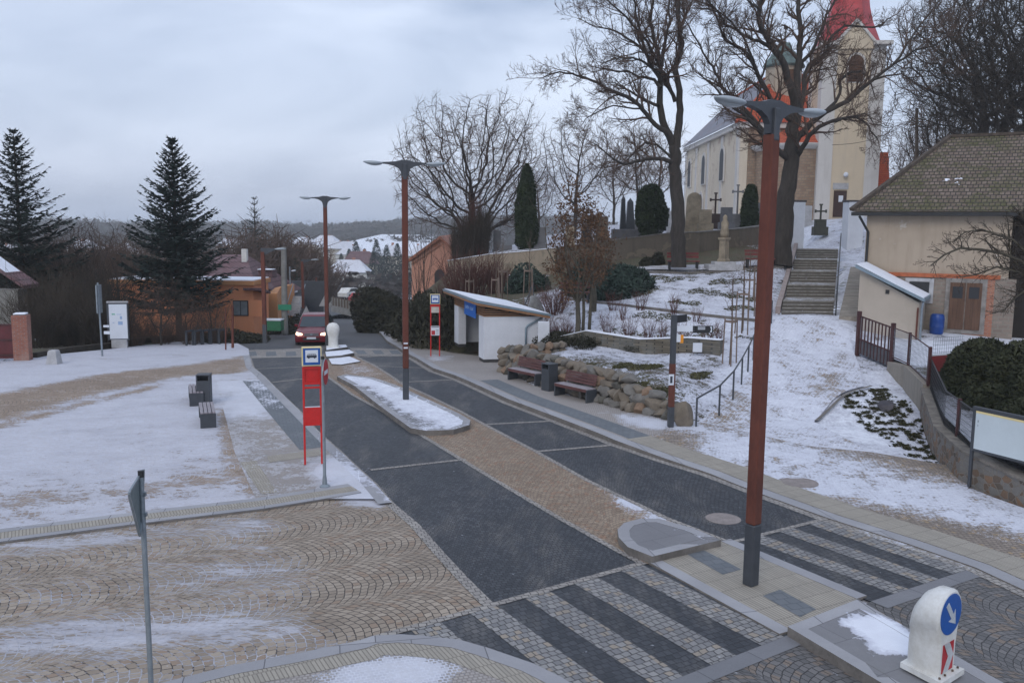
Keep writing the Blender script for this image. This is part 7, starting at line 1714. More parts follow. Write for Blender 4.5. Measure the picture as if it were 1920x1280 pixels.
# conifers
def spruce(seed, h, rad, mat_, whorls=26, per=9, dens=1.0, top_tan=False, droop=.25, bare=.06):
    rng = random.Random(seed); tr = MB(); fo = MB(); tr.tube([(0, 0, -.5), (0, 0, h*.5), (0, 0, h*.985)], [h*.018, h*.011, .02], 8)
    for w_ in range(whorls):
        t = (w_+rng.random()*.5)/whorls; z = h*(bare+(1-bare)*t**.9); L0 = rad*(1-t)**.82*(1 if t > .12 else .85)+.12
        nper = max(6, int(per*(1-.5*t)))
        for b in range(nper):
            az = 2*math.pi*(b+rng.random()*.8)/nper+w_*1.3; L_ = L0*rng.uniform(.68, 1.12); el = (.10+.55*t)-droop*rng.uniform(.4, 1.2)*(1-t)
            k = max(3, int(L_/.45)+2); p = Vector((0, 0, z)); d = Vector((math.cos(az)*math.cos(el), math.sin(az)*math.cos(el), math.sin(el))); pts = [p]
            for i in range(k):
                d = (d+Vector((rng.gauss(0, .06), rng.gauss(0, .06), .055+rng.gauss(0, .03)))).normalized(); p = p+d*(L_/k); pts.append(p)
            tr.tube(pts, [.035*(1-i/(k+1))+.004 for i in range(k+1)], 3, cap=False)
            side = d.cross(Vector((0, 0, 1))).normalized()
            for i in range(1, k+1):
                f = i/k; wl = (.16+.50*L_*.30*math.sin(math.pi*min(1, .15+f*.80)))*rng.uniform(.8, 1.2)
                for s_ in (-1, 1):
                    for q_ in range(max(1, int(3*dens*(1-.45*t)))):
                        a = pts[i].lerp(pts[i-1], rng.random()); dd = (side*s_*rng.uniform(.5, 1.1)+d*rng.uniform(.5, 1.1)+Vector((0, 0, rng.uniform(-.75, .15)))).normalized(); ll = wl*rng.uniform(.6, 1.2); w2 = rng.uniform(.045, .085)
                        n_ = dd.cross(Vector((rng.gauss(0, .4), rng.gauss(0, .4), 1))).normalized()*w2
                        b0 = a+dd*ll*.45; fo.add([a-n_*.3, b0-n_, a+dd*ll, b0+n_, a+n_*.3], [(0, 1, 2, 3, 4)])
            a = pts[-1]; fo.add([a-side*.05-d*.1, a+d*.22, a+side*.05-d*.1], [(0, 1, 2)])
    return tr, fo
def put_spruce(name, label, seed, px, ypx_base, ypx_top, Y, rad, mat_, zabs=None, **kw):
    a = Q(px, ypx_base, Y); 
    if zabs is None: a.z = T1(a.x, a.y)
    else: a.z = zabs
    h = Q(px, ypx_top, Y).z-a.z; tr, fo = spruce(seed, h, rad, mat_, **kw)
    t = E(name, label, 'tree', a); tr.obj('trunk', m_twigd, t); fo.obj('foliage', mat_, t); return t
sA = put_spruce('spruce_tree', 'tall blue green spruce standing between the white map board and the orange house', 3, 336, 620, 258, 53, 4.1, m_spruce, whorls=34, per=12, dens=1.6, droop=.30, bare=.14)
sB = put_spruce('spruce_tree', 'dark drooping spruce at the far left above the brick pillar', 8, 48, 620, 240, 54, 4.5, m_spruceb, whorls=26, per=9, dens=1.7, droop=.38, bare=.16)
sC = put_spruce('spruce_tree', 'distant spruce peeking above the maroon roof', 14, 480, 500, 366, 105, 4.6, m_spruceb, zabs=-6, whorls=18, per=9, dens=1)
copytree(sC, Q(556, 560, 82).xy.to_3d()+Vector((0, 0, -6.5)), 1.1, 'broad dark conifer behind the concrete pole', (.62, .62, .62))
copytree(sC, Q(584, 560, 96).xy.to_3d()+Vector((0, 0, -6.5)), 2.1, 'snow speckled conifer beside the diamond sign', (.45, .45, .40))
# leafy masses: points in a volume with small leaf faces
def leafy(mb, rng, n, shape, size=(.05, .10), elong=1.6):
    for _ in range(n):
        p, nrm_ = shape(rng); u_ = Vector((rng.gauss(0, 1), rng.gauss(0, 1), rng.gauss(0, 1)))+nrm_*.8; u_.normalize(); v_ = u_.orthogonal().normalized(); v_ = Matrix.Rotation(rng.uniform(0, 6.28), 3, u_) @ v_; w_ = u_.cross(v_)
        s_ = rng.uniform(*size); v_ = v_*s_*elong; w_ = w_*s_*.6; mb.add([p-v_, p+w_, p+v_, p-w_], [(0, 1, 2, 3)])
def lump(rng, k): return [(Vector((rng.gauss(0, 1), rng.gauss(0, 1), rng.gauss(0, 1))).normalized(), rng.uniform(.05, .22)) for _ in range(k)]
def ellip(rx, ry, rz_, z0, lumps, shell=.25, flatten=0.0, top=None):
    def f(rng):
        d = Vector((rng.gauss(0, 1), rng.gauss(0, 1), rng.gauss(0, 1))).normalized(); k = 1.0
        for a, h in lumps:
            t = max(0, d.dot(a)-.75)*4; k += h*t
        k *= 1-shell*rng.random()**2
        return Vector((d.x*rx*k, d.y*ry*k, z0+d.z*rz_*k)), d
    return f
def column(seed, h, r, mat_, n, name, label, cat, loc, taper=.6, size=(.05, .09)):
    rng = random.Random(seed); mb = MB(); t = E(name, label, cat, loc)
    def sh(rng):
        u_ = rng.random()**.85; a = rng.uniform(0, 6.283); rr = r*(min(1, u_*6+.55))*(1-u_**2.6)**taper*(1+.10*math.sin(a*3+u_*9)+.07*math.sin(a*7-u_*17))*(1-.22*rng.random()**2); return Vector((math.cos(a)*rr, math.sin(a)*rr, h*u_)), Vector((math.cos(a), math.sin(a), .7))
    leafy(mb, rng, n, sh, size); mb.obj('foliage', mat_, t)
    prof = [(r*.8*(min(1, k/10*6+.5))*(1-(k/10)**2.6)**taper+.01, h*.97*k/10) for k in range(11)]; MB().lathe(prof, n=10).obj('inner_twigs', mat_, t, smooth=True); return t
def hpos(px, py, Y, dz=-.1): v = Q(px, py, Y); v.z = T1(v.x, v.y)+dz; return v
a = hpos(986, 470, 62); column(1, Q(986, 308, 62).z-a.z, .78, m_thuja, 9000, 'column_thuja', 'tall narrow dark thuja column above the pale churchyard wall', 'tree', a, .55)
a = Q(1405, 420, 62); a.z = T1(a.x, a.y); column(2, Q(1405, 346, 62).z-a.z, .60, m_thuja, 3500, 'column_thuja', 'small clipped thuja column standing before the bare stone apse', 'tree', a, .35)
# ivy clad evergreen left of the forked linden
rng = random.Random(4); a = Q(1218, 448, 57); a.z = T1(a.x, a.y); hh = Q(1218, 350, 57).z-a.z; t = E('evergreen_tree', 'dark ivy clad evergreen leaning over the churchyard wall left of the forked tree', 'tree', a)
mb = MB(); lm = lump(rng, 14); leafy(mb, rng, 7000, ellip(.95, .9, hh*.45, hh*.56, lm, .5), (.05, .10)); leafy(mb, rng, 2500, ellip(.9, .6, .8, -.2, lump(rng, 8), .8), (.05, .09)); mb.obj('foliage', m_thuja, t); MB().tube([(0, 0, -.5), (0, 0, hh*.7)], .2, 8).obj('trunk', m_bark, t)
# brown oak and its stems
def oak(seed, h, rad, n, loc, label, zb=.32, mat_=m_oak):
    T_ = crown_tree(seed, h, rad, 7, .11, .28, (6, 5, 4), .48, (.1, .8), 2, rmin=.008); t = T_.build('oak_tree', label, 'tree', loc, m_barkg, m_twig); rng = random.Random(seed); lm = lump(rng, 22); mb = MB()
    cl = []
    for _ in range(260):
        d = Vector((rng.gauss(0, 1), rng.gauss(0, 1), rng.gauss(0, 1))).normalized(); k = rng.uniform(.25, 1)**.5
        for a_, h_ in lm: k += h_*max(0, d.dot(a_)-.75)*3
        z = h*(zb+(1-zb)*.5)+d.z*h*(1-zb)*.5*k; tap = 1-.55*max(0, (z/h-.5)*2); cl.append(Vector((d.x*rad*k*tap, d.y*rad*k*tap, z)))
    def sh(rng): c = rng.choice(cl); o_ = Vector((rng.gauss(0, .17), rng.gauss(0, .17), rng.gauss(0, .15))); return c+o_, o_.normalized()
    leafy(mb, rng, n, sh, (.035, .075), 1.3); mb.obj('foliage', mat_, t); return t
a = hpos(1082, 606, 37.5); oak(6, Q(1082, 352, 37.5).z-a.z, 1.35, 3300, a, 'young oak keeping dry brown leaves, in front of the juniper')
a = hpos(1112, 600, 41); oak(7, 4.6, 1.0, 1500, a, 'thinner oak with sparse brown leaves just right of the denser one')
# stray second and third stems
for k, px in enumerate((1092, 1104)): a = hpos(px, 606, 37.6); o = MB().tube([(0, 0, -.2), (.05, 0, 1.2), (.0+.1*k, .1, 2.6), (.15, .1, 4.0)], [.08, .07, .05, .02], 7).obj('sapling', m_barkg, loc=a, smooth=True); tag(o, ('bare stem', 'second bare stem')[k]+' growing close to the right of the leafy oak trunk', 'tree')
def mound(seed, loc, rx, ry, rz_, mat_, n, name, label, cat='shrub', size=(.05, .10), core=True, elong=1.6, sh=.35):
    rng = random.Random(seed); t = E(name, label, cat, loc); lm = lump(rng, 18); mb = MB(); leafy(mb, rng, n, ellip(rx, ry, rz_, rz_*.45, lm, sh), size, elong); mb.obj('foliage', mat_, t)
    if core:
        bm = bmesh.new(); bmesh.ops.create_icosphere(bm, subdivisions=3, radius=1); mb = MB(); vs = []
        for v in bm.verts:
            k = .66
            for a_, h_ in lm: k += h_*max(0, v.co.normalized().dot(a_)-.75)*3.2
            vs.append((v.co.x*rx*k, v.co.y*ry*k, rz_*.45+v.co.z*rz_*k))
        mb.add(vs, [[v.index for v in f.verts] for f in bm.faces]); bm.free(); mb.obj('inner_twigs', mat_, t, smooth=True)
    return t
mound(1, hpos(1150, 535, 45.5), 1.75, 1.1, 1.0, m_jun, 9000, 'juniper', 'spreading blue green juniper right of the brown oak', sh=.6, elong=2.6)
mound(2, hpos(1115, 528, 46.5), 1.4, 1.0, 1.15, m_jun, 6000, 'juniper', 'darker juniper mound directly behind the brown oak', sh=.6, elong=2.6)
mound(3, hpos(988, 528, 50), 1.1, .8, .9, m_jun, 3000, 'juniper', 'juniper bush against the corner of the pale churchyard wall', sh=.5)
mound(4, hpos(1233, 496, 52), .35, .3, .45, m_yew, 700, 'clipped_bush', 'small dark clipped bush left of the red slatted bench'); mound(5, hpos(1214, 503, 52), .42, .35, .28, m_yew, 700, 'clipped_bush', 'low round dark bush at the foot of the churchyard wall')
yw = Q(716, 585, 64); yw.z = base(64)-.2; mound(6, yw, 1.75, 1.6, 2.2, m_yew, 14000, 'yew_tree', 'big rounded dark brown yew where the road bends', 'tree', (.06, .12), sh=.45, elong=2.2)
# hedge right
v0 = Vector((YEDGE[4][0]+1.6, YEDGE[4][1]+2.3, 1.0))
for k, (px, Y, rx, ry, rz_, lab) in enumerate(((1838, 26.2, 1.05, .9, 1.02, 'dense dark green hedge bush behind the wire fence, left one'), (1925, 25.0, 1.05, .9, .98, 'dense dark hedge bush at the right edge above the notice board'), (1975, 23.5, 1.1, .9, .95, 'hedge bush cut off by the right edge'))):
    v_ = Q(px, 700, Y); v_.z = 1.0; mound(20+k, v_, rx, ry, rz_, m_hedge, 15000, 'hedge_bush', lab, 'hedge', (.03, .065), sh=.38, elong=2.2)
v_ = Q(1790, 760, 25.0); v_.z = .7; 
for k, (px, Y) in enumerate(((1868, 24.2), (1935, 22.6))):
    v_ = Q(px, 740, Y); v_.z = .75; mound(27+k, v_, .85, .5, .62, m_hedge, 6000, 'hedge_bush', ('low hedge shrub filling the wire fence', 'low hedge shrub behind the white notice board')[k], 'hedge', (.03, .06), sh=.25)
# overhanging apple branches by the barn
T_ = Tree(66, (8, 6, 3, 3, 3), .35); T_.k = (0, 5, 4); T_.lf = .48
for pts_, r0, dy in (([(1950,520),(1915,490),(1880,475),(1840,468),(1800,465),(1770,478),(1745,498)], .07, (0, .8)), ([(1950,500),(1900,450),(1870,440),(1840,430),(1810,435),(1785,455)], .05, (0, 1.0)), ([(1950,540),(1910,510),(1870,500),(1830,515),(1800,520)], .05, (0, .2)), ([(1955,560),(1930,430),(1915,400)], .08, (0, 0)), ([(1955,560),(1930,540),(1900,560),(1880,585)], .05, (0, -.4)), ([(1955,560),(1925,520),(1895,480),(1890,430)], .05, (0, .4))):
    w_ = [Q(px, py, 31+dy[0]+(dy[1]-dy[0])*i/len(pts_)) for i, (px, py) in enumerate(pts_)]; rr = [r0*(1-.75*i/len(w_)) for i in range(len(w_))]; T_.big.tube(w_, rr, 6, cap=False); T_.kids(w_, rr, 2, 4, 26, .95, (.4, 1.1), .05, up=-.01, rmin=.006)
a = Q(1955, 640, 31); a.z = 1.2; T_.big.tube([a, Q(1955, 560, 31)], [.13, .09], 8, cap=False); T_.build('fruit_tree', 'bare arching fruit tree branches reaching across the barn wall from the right edge', 'tree', a, m_barkg, m_twigd, off=a)

# staked saplings
def sapling(loc, label, h=3.0, frame=True, sh=1.7):
    t = E('staked_sapling', label, 'sapling', loc, 0, 'staked saplings on the slope'); T_ = Tree(3, (6, 5, 3, 3, 3), .3); T_.k = (0, 3, 2); T_.lf = .5
    pts = [Vector((0, 0, -.1)), Vector((.02, 0, h*.5)), Vector((0, .02, h))]; rr = [.035, .026, .010]; T_.big.tube(pts, rr, 6, cap=False); T_.kids(pts, rr, 2, 3, 9, h*.33, (.35, .8), .5, rmin=.006)
    T_.big.obj('trunk', m_sap, t); T_.tw.obj('branches', m_twig, t)
    for k in range(3):
        a_ = 2.1*k+.4; MB().tube([(.30*math.cos(a_), .30*math.sin(a_), -.1), (.26*math.cos(a_), .26*math.sin(a_), sh)], .026, 6).obj('stake', m_wood3, t)
    mb = MB()
    for k in range(3):
        a_, b_ = 2.1*k+.4, 2.1*(k+1)+.4; mb.bar((.26*math.cos(a_), .26*math.sin(a_), sh-.12), (.26*math.cos(b_), .26*math.sin(b_), sh-.12), .02, .07)
    mb.obj('crosspiece', m_wood3, t); return t
m_wood3 = plain('weathered stakes', (.19, .14, .11), .9, var=.3)
s0 = sapling(hpos(1368, 688, 33, 0), 'staked sapling nearest the handrail on the snowy slope', 3.3)
for px, py, Y, lab, s_ in ((1390, 640, 36.5, 'staked sapling second up the slope beside the handrail', 1.0), (1402, 615, 39, 'staked sapling third up the slope, near the path edge', 1.0), (1418, 560, 43, 'staked sapling highest beside the rusty lamp pole', .95),
                           (880, 565, 47, 'staked sapling above the left end of the shelter roof', .95), (930, 560, 46, 'staked sapling above the middle of the shelter roof', .9), (942, 552, 47, 'thin staked sapling just right of the middle one above the shelter roof', 1.0), (992, 548, 46, 'staked sapling left of the grey standing stone', 1.0)):
    copytree(s0, hpos(px, py, Y, 0), px*.1, lab, s_)
# young trees in front of the pink house
T_ = crown_tree(44, 5.6, .9, 6, .06, .05, (5, 4), .40, (.04, .22), 2, up=.12, wig=.08, rmin=.010)
y0 = T_.build('young_birch', 'slim leafless birch cluster in front of the pink house', 'tree', hpos(784, 560, 60, 0), m_bark, m_twig, group='young birches by the pink house')
copytree(y0, hpos(797, 560, 59, 0), 1.4, 'birch cluster right in front of the pink gable', 1.05); copytree(y0, hpos(850, 575, 54, 0), 2.6, 'thin pale birch left of the shelter roof', .8)
# twiggy shrubs: many thin stems
def twiggy(seed, h, r, stems, mat_, k=3, rm=.008, fan=.5):
    rng = random.Random(seed); mb = MB()
    for _ in range(stems):
        a_ = rng.uniform(0, 6.283); rr = r*.35*rng.random()**.5; p = Vector((math.cos(a_)*rr, math.sin(a_)*rr, -.1)); L_ = h*rng.uniform(.55, 1.05); d = Vector((math.cos(a_)*fan*rng.random(), math.sin(a_)*fan*rng.random(), 1)).normalized(); pts = [p]
        for i in range(4): d = (d+Vector((rng.gauss(0, .1), rng.gauss(0, .1), .03))).normalized(); p = p+d*L_/4; pts.append(p)
        mb.tube(pts, [rm*1.6, rm*1.3, rm, rm*.8, rm*.5], 3, cap=False)
        for _k in range(k):
            i = rng.randint(1, 3); q_ = pts[i].lerp(pts[i+1], rng.random()); dd = rot_about((pts[i+1]-pts[i]).normalized(), rng.uniform(.3, .8), rng); q2 = q_+dd*L_*.22; q3 = q2+(dd+Vector((0, 0, .3))).normalized()*L_*.16; mb.tube([q_, q2, q3], [rm*.8, rm*.6, rm*.4], 3, cap=False)
    return mb
# dense dark thicket to the left, in front of the spruces
th = twiggy(1, 3.6, 2.6, 120, m_twigd, 9, .015, .65); tm = th.mesh('thicket_shrub', m_twigd)
th2 = twiggy(2, 3.6, 2.4, 85, m_twig, 8, .013, .7); tm2 = th2.mesh('thicket_shrub', m_twig); th3 = twiggy(3, 4.2, 2.2, 95, m_twig, 9, .015, .5); tm3 = th3.mesh('thicket_shrub', m_twigd)
spots = [(78,655,46,.8,0,'beside the brick pillar'),(115,655,48,.95,2,'behind the tapered stone bollard'),(150,650,47,.8,0,'above the dark edging, left of the thin grey pole'),(180,650,50,1.0,2,'directly behind the thin grey pole'),(205,650,47,.75,0,'close against the left side of the map board'),
         (248,645,47,.55,1,'close against the right side of the map board'),(275,640,50,.38,1,'under the left side of the tall blue green spruce'),(303,640,48,.45,1,'under the middle of the tall blue green spruce'),(330,638,50,.36,1,'under the right side of the tall blue green spruce'),(358,635,48,.42,1,'behind the left bicycle stands'),(385,633,50,.36,1,'behind the right bicycle stands'),(408,632,49,.36,1,'just left of the orange house window'),
         (130,640,56,1.1,2,'standing far back behind the board fence'),(60,640,56,1.2,0,'rising behind the red gate'),(15,640,52,1.0,0,'at the far left edge behind the gate'),(220,640,58,1.05,2,'rising far back above the map board'),(100,630,62,1.35,0,'tallest and farthest back below the drooping spruce'),(170,630,64,1.15,2,'far back between the two spruces'),(260,630,62,.7,0,'far back left of the orange wing')]
for i, (px, py, Y, s_, kd, lab) in enumerate(spots):
    v_ = Q(px, py, Y); v_.z = base(Y)-.15; o = bpy.data.objects.new('thicket_shrub', (tm, tm2, tm3)[kd]); col.objects.link(o); o.location = v_; o.scale = (s_, s_, s_); o.rotation_euler = (0, 0, i*1.7)
    tag(o, ('dark', 'brown', 'tall dark')[kd]+' leafless thicket shrub '+lab, 'shrub', 'leafless thicket shrubs on the left')
for i, (px, Y, s_, lab) in enumerate(((70, 60, .62, 'above the brick pillar'), (98, 57, .55, 'above the stone bollard'), (128, 62, .68, 'left of the thin grey pole, in the thicket'), (160, 58, .62, 'over the thin grey pole, in the thicket'), (196, 60, .66, 'above the map board pole'), (226, 56, .55, 'directly above the map board'), (252, 64, .66, 'right above the map board, far back'), (20, 58, .60, 'over the cottage roof corner'), (300, 47, .34, 'small, under the tall spruce'), (350, 48, .26, 'small, in front of the orange wing'), (398, 50, .28, 'small, left of the orange house window'))):
    v_ = Q(px, 600, Y); v_.z = base(Y)-.4; copytree(proto, v_, px*.1, 'bare thicket tree '+lab, s_*1.25, group='bare trees of the thicket')
# low dark ground shrubs
def shrubs(lst, mesh_, name, cat, grp, pre):
    for i, (px, py, Y, s_, lab) in enumerate(lst):
        v_ = hpos(px, py, Y, 0); o = bpy.data.objects.new(name, mesh_); col.objects.link(o); o.location = v_; o.scale = (s_, s_, s_) if not hasattr(s_, '__len__') else s_; o.rotation_euler = (0, 0, i*2.1); tag(o, pre+' '+lab, cat, grp)
ms = twiggy(9, 1.15, .7, 26, m_twig, 3, .008, .5).mesh('rose_bush', m_twigr)
shrubs([(1180,634,37.5,.8,'first in the terrace bed behind the low stone wall, left end'),(1215,636,37.2,.75,'behind the low stone wall beneath the path edging'),(1240,640,36.8,.7,'behind the low stone wall left of the signpost top'),(1285,642,36.2,.7,'behind the direction signs in the terrace bed'),(1325,646,35.6,.75,'in the terrace bed above the white notice plate'),(1345,648,35.4,.7,'at the right end of the terrace bed'),(1150,600,41,.8,'in the snow right of the oak trunks'),(1200,600,41,.8,'in the snow midway below the path edging'),(1260,610,40,.8,'in the snow below the path edging near the signpost'),(1140,632,38,.8,'in the terrace bed near the oak'),(1305,620,38.5,.6,'small, above the direction signs'),(1165,615,39.5,.7,'in the snow right of the dark ground cover')], ms, 'rose_bush', 'shrub', 'bare rose bushes in the terrace bed', 'bare rose bush')
md = twiggy(10, 1.5, 1.2, 70, m_twigr, 5, .010, .75).mesh('bare_shrub', m_twigr)
shrubs([(1010,585,42,1.0,'red brown and dense beside the standing stone'),(1040,590,41.5,.9,'left of the oak trunk below the dark red bench'),(985,580,43,.9,'behind the right tip of the shelter roof'),(1050,612,38.5,.8,'above the white pier'),
        (870,560,52,1.7,'tall and reddish before the pale churchyard wall, left'),(900,560,52,1.7,'tall and reddish before the pale churchyard wall, middle'),(845,560,56,1.1,'tall, covering the arched doorway side of the pink house'),(935,552,52,1.2,'before the pale churchyard wall, right part')], md, 'bare_shrub', 'shrub', 'red brown bare shrubs on the slope', 'bare shrub')
mq = twiggy(12, 3.4, 1.7, 150, m_twigr, 6, .016, .35).mesh('tall_bare_shrub', m_twigr)
mq2 = twiggy(13, 3.2, 1.9, 170, m_twigd, 6, .017, .45).mesh('tall_bare_shrub', m_twigd)
shrubs([(893,480,64,(.42,.42,1.15),'reddish, wrapping the foot of the big round crowned tree'),(872,482,63.5,(.40,.40,1.0),'reddish, at the left end of the pale churchyard wall')], mq, 'tall_bare_shrub', 'shrub', 'tall shrubs at the end of the churchyard', 'tall bare shrub')
shrubs([(908,482,63,(.42,.42,1.05),'dark, right side of the big tree foot'),(858,492,62,(.38,.38,1.1),'dark, against the pink house gable'),(882,486,62.5,(.45,.45,1.0),'dark, centre of the clump below the big round tree')], mq2, 'tall_bare_shrub', 'shrub', 'tall shrubs at the end of the churchyard', 'tall bare shrub')
# dark low growth on the bank by the road and ground cover by the terrace wall
mg = MB(); rng = random.Random(3); leafy(mg, rng, 2600, ellip(1.0, .9, .55, .15, lump(rng, 16), .6), (.035, .07)); mg = mg.mesh('ground_cover_bush', m_yew)
for i, (px, py, Y, s_, lab) in enumerate([(800,600,48,(1.5,1.5,2.2),'on the bank left of the second bus stop sign'),(820,590,46,(1.5,1.4,2.4),'on the bank directly behind the second bus stop sign'),(840,585,46,(1.3,1.2,2.0),'on the bank touching the shelter pillar'),(780,600,51,(1.4,1.4,1.8),'on the bank nearer the bend'),(760,595,56,(1.3,1.3,1.6),'at the upper end of the bank near the yew'),
     (1060,640,37.4,(1.1,.6,.7),'hanging over the terrace wall near the white pier'),(1095,650,36.9,(.9,.5,.6),'on the terrace wall below the oak'),(1040,640,38,(.8,.6,.7),'at the left end of the terrace wall'),(1125,640,37.2,(.8,.5,.5),'low, right of the oak trunks'),(1180,652,36.4,(.6,.4,.35),'small, on the terrace wall'),
     (430,625,50,(1.6,1.2,1.0),'in front of the orange house window'),(465,622,51,(1.6,1.2,.8),'in front of the orange house corner'),(560,600,64,(2.0,1.6,1.6),'behind the dark red estate car, left'),(535,608,60,(1.6,1.4,1.2),'beside the concrete pole foot')]):
    v_ = hpos(px, py, Y, -.1); o = bpy.data.objects.new('ground_cover_bush', mg); col.objects.link(o); o.location = v_; o.scale = s_; o.rotation_euler = (0, 0, i*1.3); tag(o, 'low dark evergreen bush '+lab, 'shrub', 'low dark evergreen bushes')
# heather clumps poking through the snow on the triangular bed
cl = MB(); rng = random.Random(2); leafy(cl, rng, 60, lambda r_: (Vector((r_.gauss(0, .06), r_.gauss(0, .06), abs(r_.gauss(0, .035)))), Vector((0, 0, 1))), (.02, .045)); cm = cl.mesh('heather_clump', leafmat('heather green', (.025, .03, .012), (.07, .06, .03)))
bed = [H(px, py, 18, 40) for px, py in ((1566, 752), (1655, 716), (1742, 800), (1795, 900), (1765, 892), (1700, 850))]; bp = [(v.x, v.y) for v in bed]; xs0, xs1, ys0, ys1 = min(p[0] for p in bp), max(p[0] for p in bp), min(p[1] for p in bp), max(p[1] for p in bp); k = 0
while k < 270:
    x, y = rng.uniform(xs0, xs1), rng.uniform(ys0, ys1)
    dd_ = float(sdist(np.array([x]), np.array([y]), bp)[0])
    if dd_ < .05: continue
    o = bpy.data.objects.new('heather_clump', cm); col.objects.link(o); s_ = rng.uniform(.25, .85); o.location = (x, y, T1(x, y)-.03); o.scale = (s_*1.2, s_, s_*.9); o.rotation_euler = (0, 0, rng.uniform(0, 6)); tag(o, 'small dark heather clump poking through snow in the triangular bed below the yard wall', 'plant', 'heather clumps in the triangular bed'); k += 1
# tufts of winter grass through the snow of the slope
gt = MB(); rng = random.Random(7)
areas = [(hp([(1190,512),(1420,505),(1430,590),(1130,560)], 30), 5200), (hp([(1050,668),(1340,684),(1300,760),(1250,752),(1110,700)]), 5200), (hp([(1150,575),(1430,600),(1430,640),(1150,625)], 30), 1800)]
for poly_, n in areas:
    P_ = poly_; x0_, x1_ = min(p[0] for p in P_), max(p[0] for p in P_); y0_, y1_ = min(p[1] for p in P_), max(p[1] for p in P_)
    X = np.array([rng.uniform(x0_, x1_) for _ in range(n*2)]); Y = np.array([rng.uniform(y0_, y1_) for _ in range(n*2)]); ins = inpoly(X, Y, P_); nn_ = np.sin(X*1.9+np.sin(Y*1.3)*2)+np.sin(Y*2.3+X*.7)+np.sin(X*5.1-Y*3.7)*.6; keep = ins & (nn_ > .75); X, Y = X[keep], Y[keep]; Z = T(X, Y)-.05
    for x, y, z in zip(X, Y, Z):
        for _ in range(3):
            a_ = rng.uniform(0, 6.28); h_ = rng.uniform(.03, .07); c_, s_ = math.cos(a_)*.03, math.sin(a_)*.03; ox, oy = rng.gauss(0, .04), rng.gauss(0, .04); gt.add([(x+ox-c_, y+oy-s_, z), (x+ox+c_, y+oy+s_, z), (x+ox+rng.gauss(0, .05), y+oy+rng.gauss(0, .05), z+h_)], [(0, 1, 2)])
o = gt.obj('grass_tufts', leafmat('winter grass blades', (.050, .052, .022), (.13, .12, .06))); tag(o, 'dull winter grass poking through the thin snow of the slope', 'grass', kind='stuff')
# ------------------------------------------------------------------ background: village, woods, haze
m_fw = render_wall('distant cream render', (.46, .42, .35), (.38, .34, .29)); m_fww = render_wall('distant white render', (.62, .62, .60), (.50, .50, .48))
m_rsnow = render_wall('thinly snowed roof', (.66, .68, .74), (.45, .42, .44), None, .3)
def far_house(px, py, Y, w_, d_, h_, rh, rz, label, mw, snow=True, win=True, zabs=None):
    v_ = Q(px, py, Y); g = T1(v_.x, v_.y); v_.z = g if zabs is None else zabs
    t = E('village_house', label, 'house', v_, rz, 'distant village houses')
    MB().box((0, 0, h_/2-1), (w_, d_, h_+2)).obj('wall', mw, t)
    o = .5; MB().add([(-w_/2-o, -d_/2-o, h_), (w_/2+o, -d_/2-o, h_), (w_/2+o, d_/2+o, h_), (-w_/2-o, d_/2+o, h_), (-w_/2+w_*.22, 0, h_+rh), (w_/2-w_*.22, 0, h_+rh)], [(0, 1, 5, 4), (1, 2, 5), (2, 3, 4, 5), (3, 0, 4), (3, 2, 1, 0)]).obj('roof', m_rsnow if snow else m_mar, t)
    if win:
        for k in range(3): MB().box((-w_/2+w_*(k+.5)/3, -d_/2-.03, h_*.68), (w_*.11, .06, h_*.20)).obj('window', m_darkw, t)
    MB().box((w_*.12, .3, h_+rh*.9), (.7, .7, 1.5)).obj('chimney', m_brick, t); return t
far_house(655, 545, 200, 8.6, 8, 5.8, 2.7, R(4), 'white two storey house with a snowy hipped roof beyond the bend', m_fww, zabs=Q(655, 557, 200).z)
far_house(676, 520, 225, 8.5, 8, 6.5, 3.0, R(10), 'grey roofed house partly behind the white two storey one', m_fw, False, zabs=Q(682, 541, 225).z)
far_house(590, 520, 230, 6.5, 6, 3.5, 2.6, R(-10), 'low snow roofed house behind the lamp posts at the bend', m_fw, zabs=Q(590, 545, 230).z)
VH = [(598,448,420,'cream house with snowy roof in the cluster left of the far lamp'),(612,440,450,'pale house higher in the cluster left of the far lamp'),(570,452,400,'pale house at the left of that cluster'),(632,452,410,'small snowy house right of the far lamp'),(648,462,390,'house lower on the slope right of the far lamp'),(660,478,330,'snowy roofed house above the white two storey house'),
      (750,470,300,'grey gabled house under the snowfield, left'),(785,474,290,'snow roofed house under the snowfield, right'),(740,486,260,'house low behind the middle lamp pole'),(236,442,380,'snow roofed house seen between the two spruces'),(205,455,330,'house left of the birch between the spruces'),(160,452,360,'pale house glimpsed behind the thicket'),(430,440,430,'tiny white house above the maroon roof'),(440,452,380,'white house lower above the maroon roof'),(20,455,300,'pale house behind the drooping spruce'),(420,462,330,'snowy house just right of the tall spruce')]
for i, (px, py, Y, lab) in enumerate(VH):
    v_ = Q(px, py, Y); far_house(px, py, Y, 9+(i*3) % 5, 8, 4+(i % 3), 3.2, R(-30+i*17), lab, (m_fw, m_fww)[i % 2], zabs=min(v_.z+1, T1(v_.x, v_.y)+6) if v_.z > T1(v_.x, v_.y)-2 else T1(v_.x, v_.y))
a, b = Q(700, 462, 520), Q(850, 462, 520)
sheet('snowfield', [(a.x-20, 430), (b.x+10, 430), (b.x+30, 620), (a.x-10, 620)], m_snowm, lambda x, y: T(x, y)*0+np.interp(y, [430, 620], [Q(780, 474, 430).z, Q(780, 440, 620).z]), 12, 1.0)
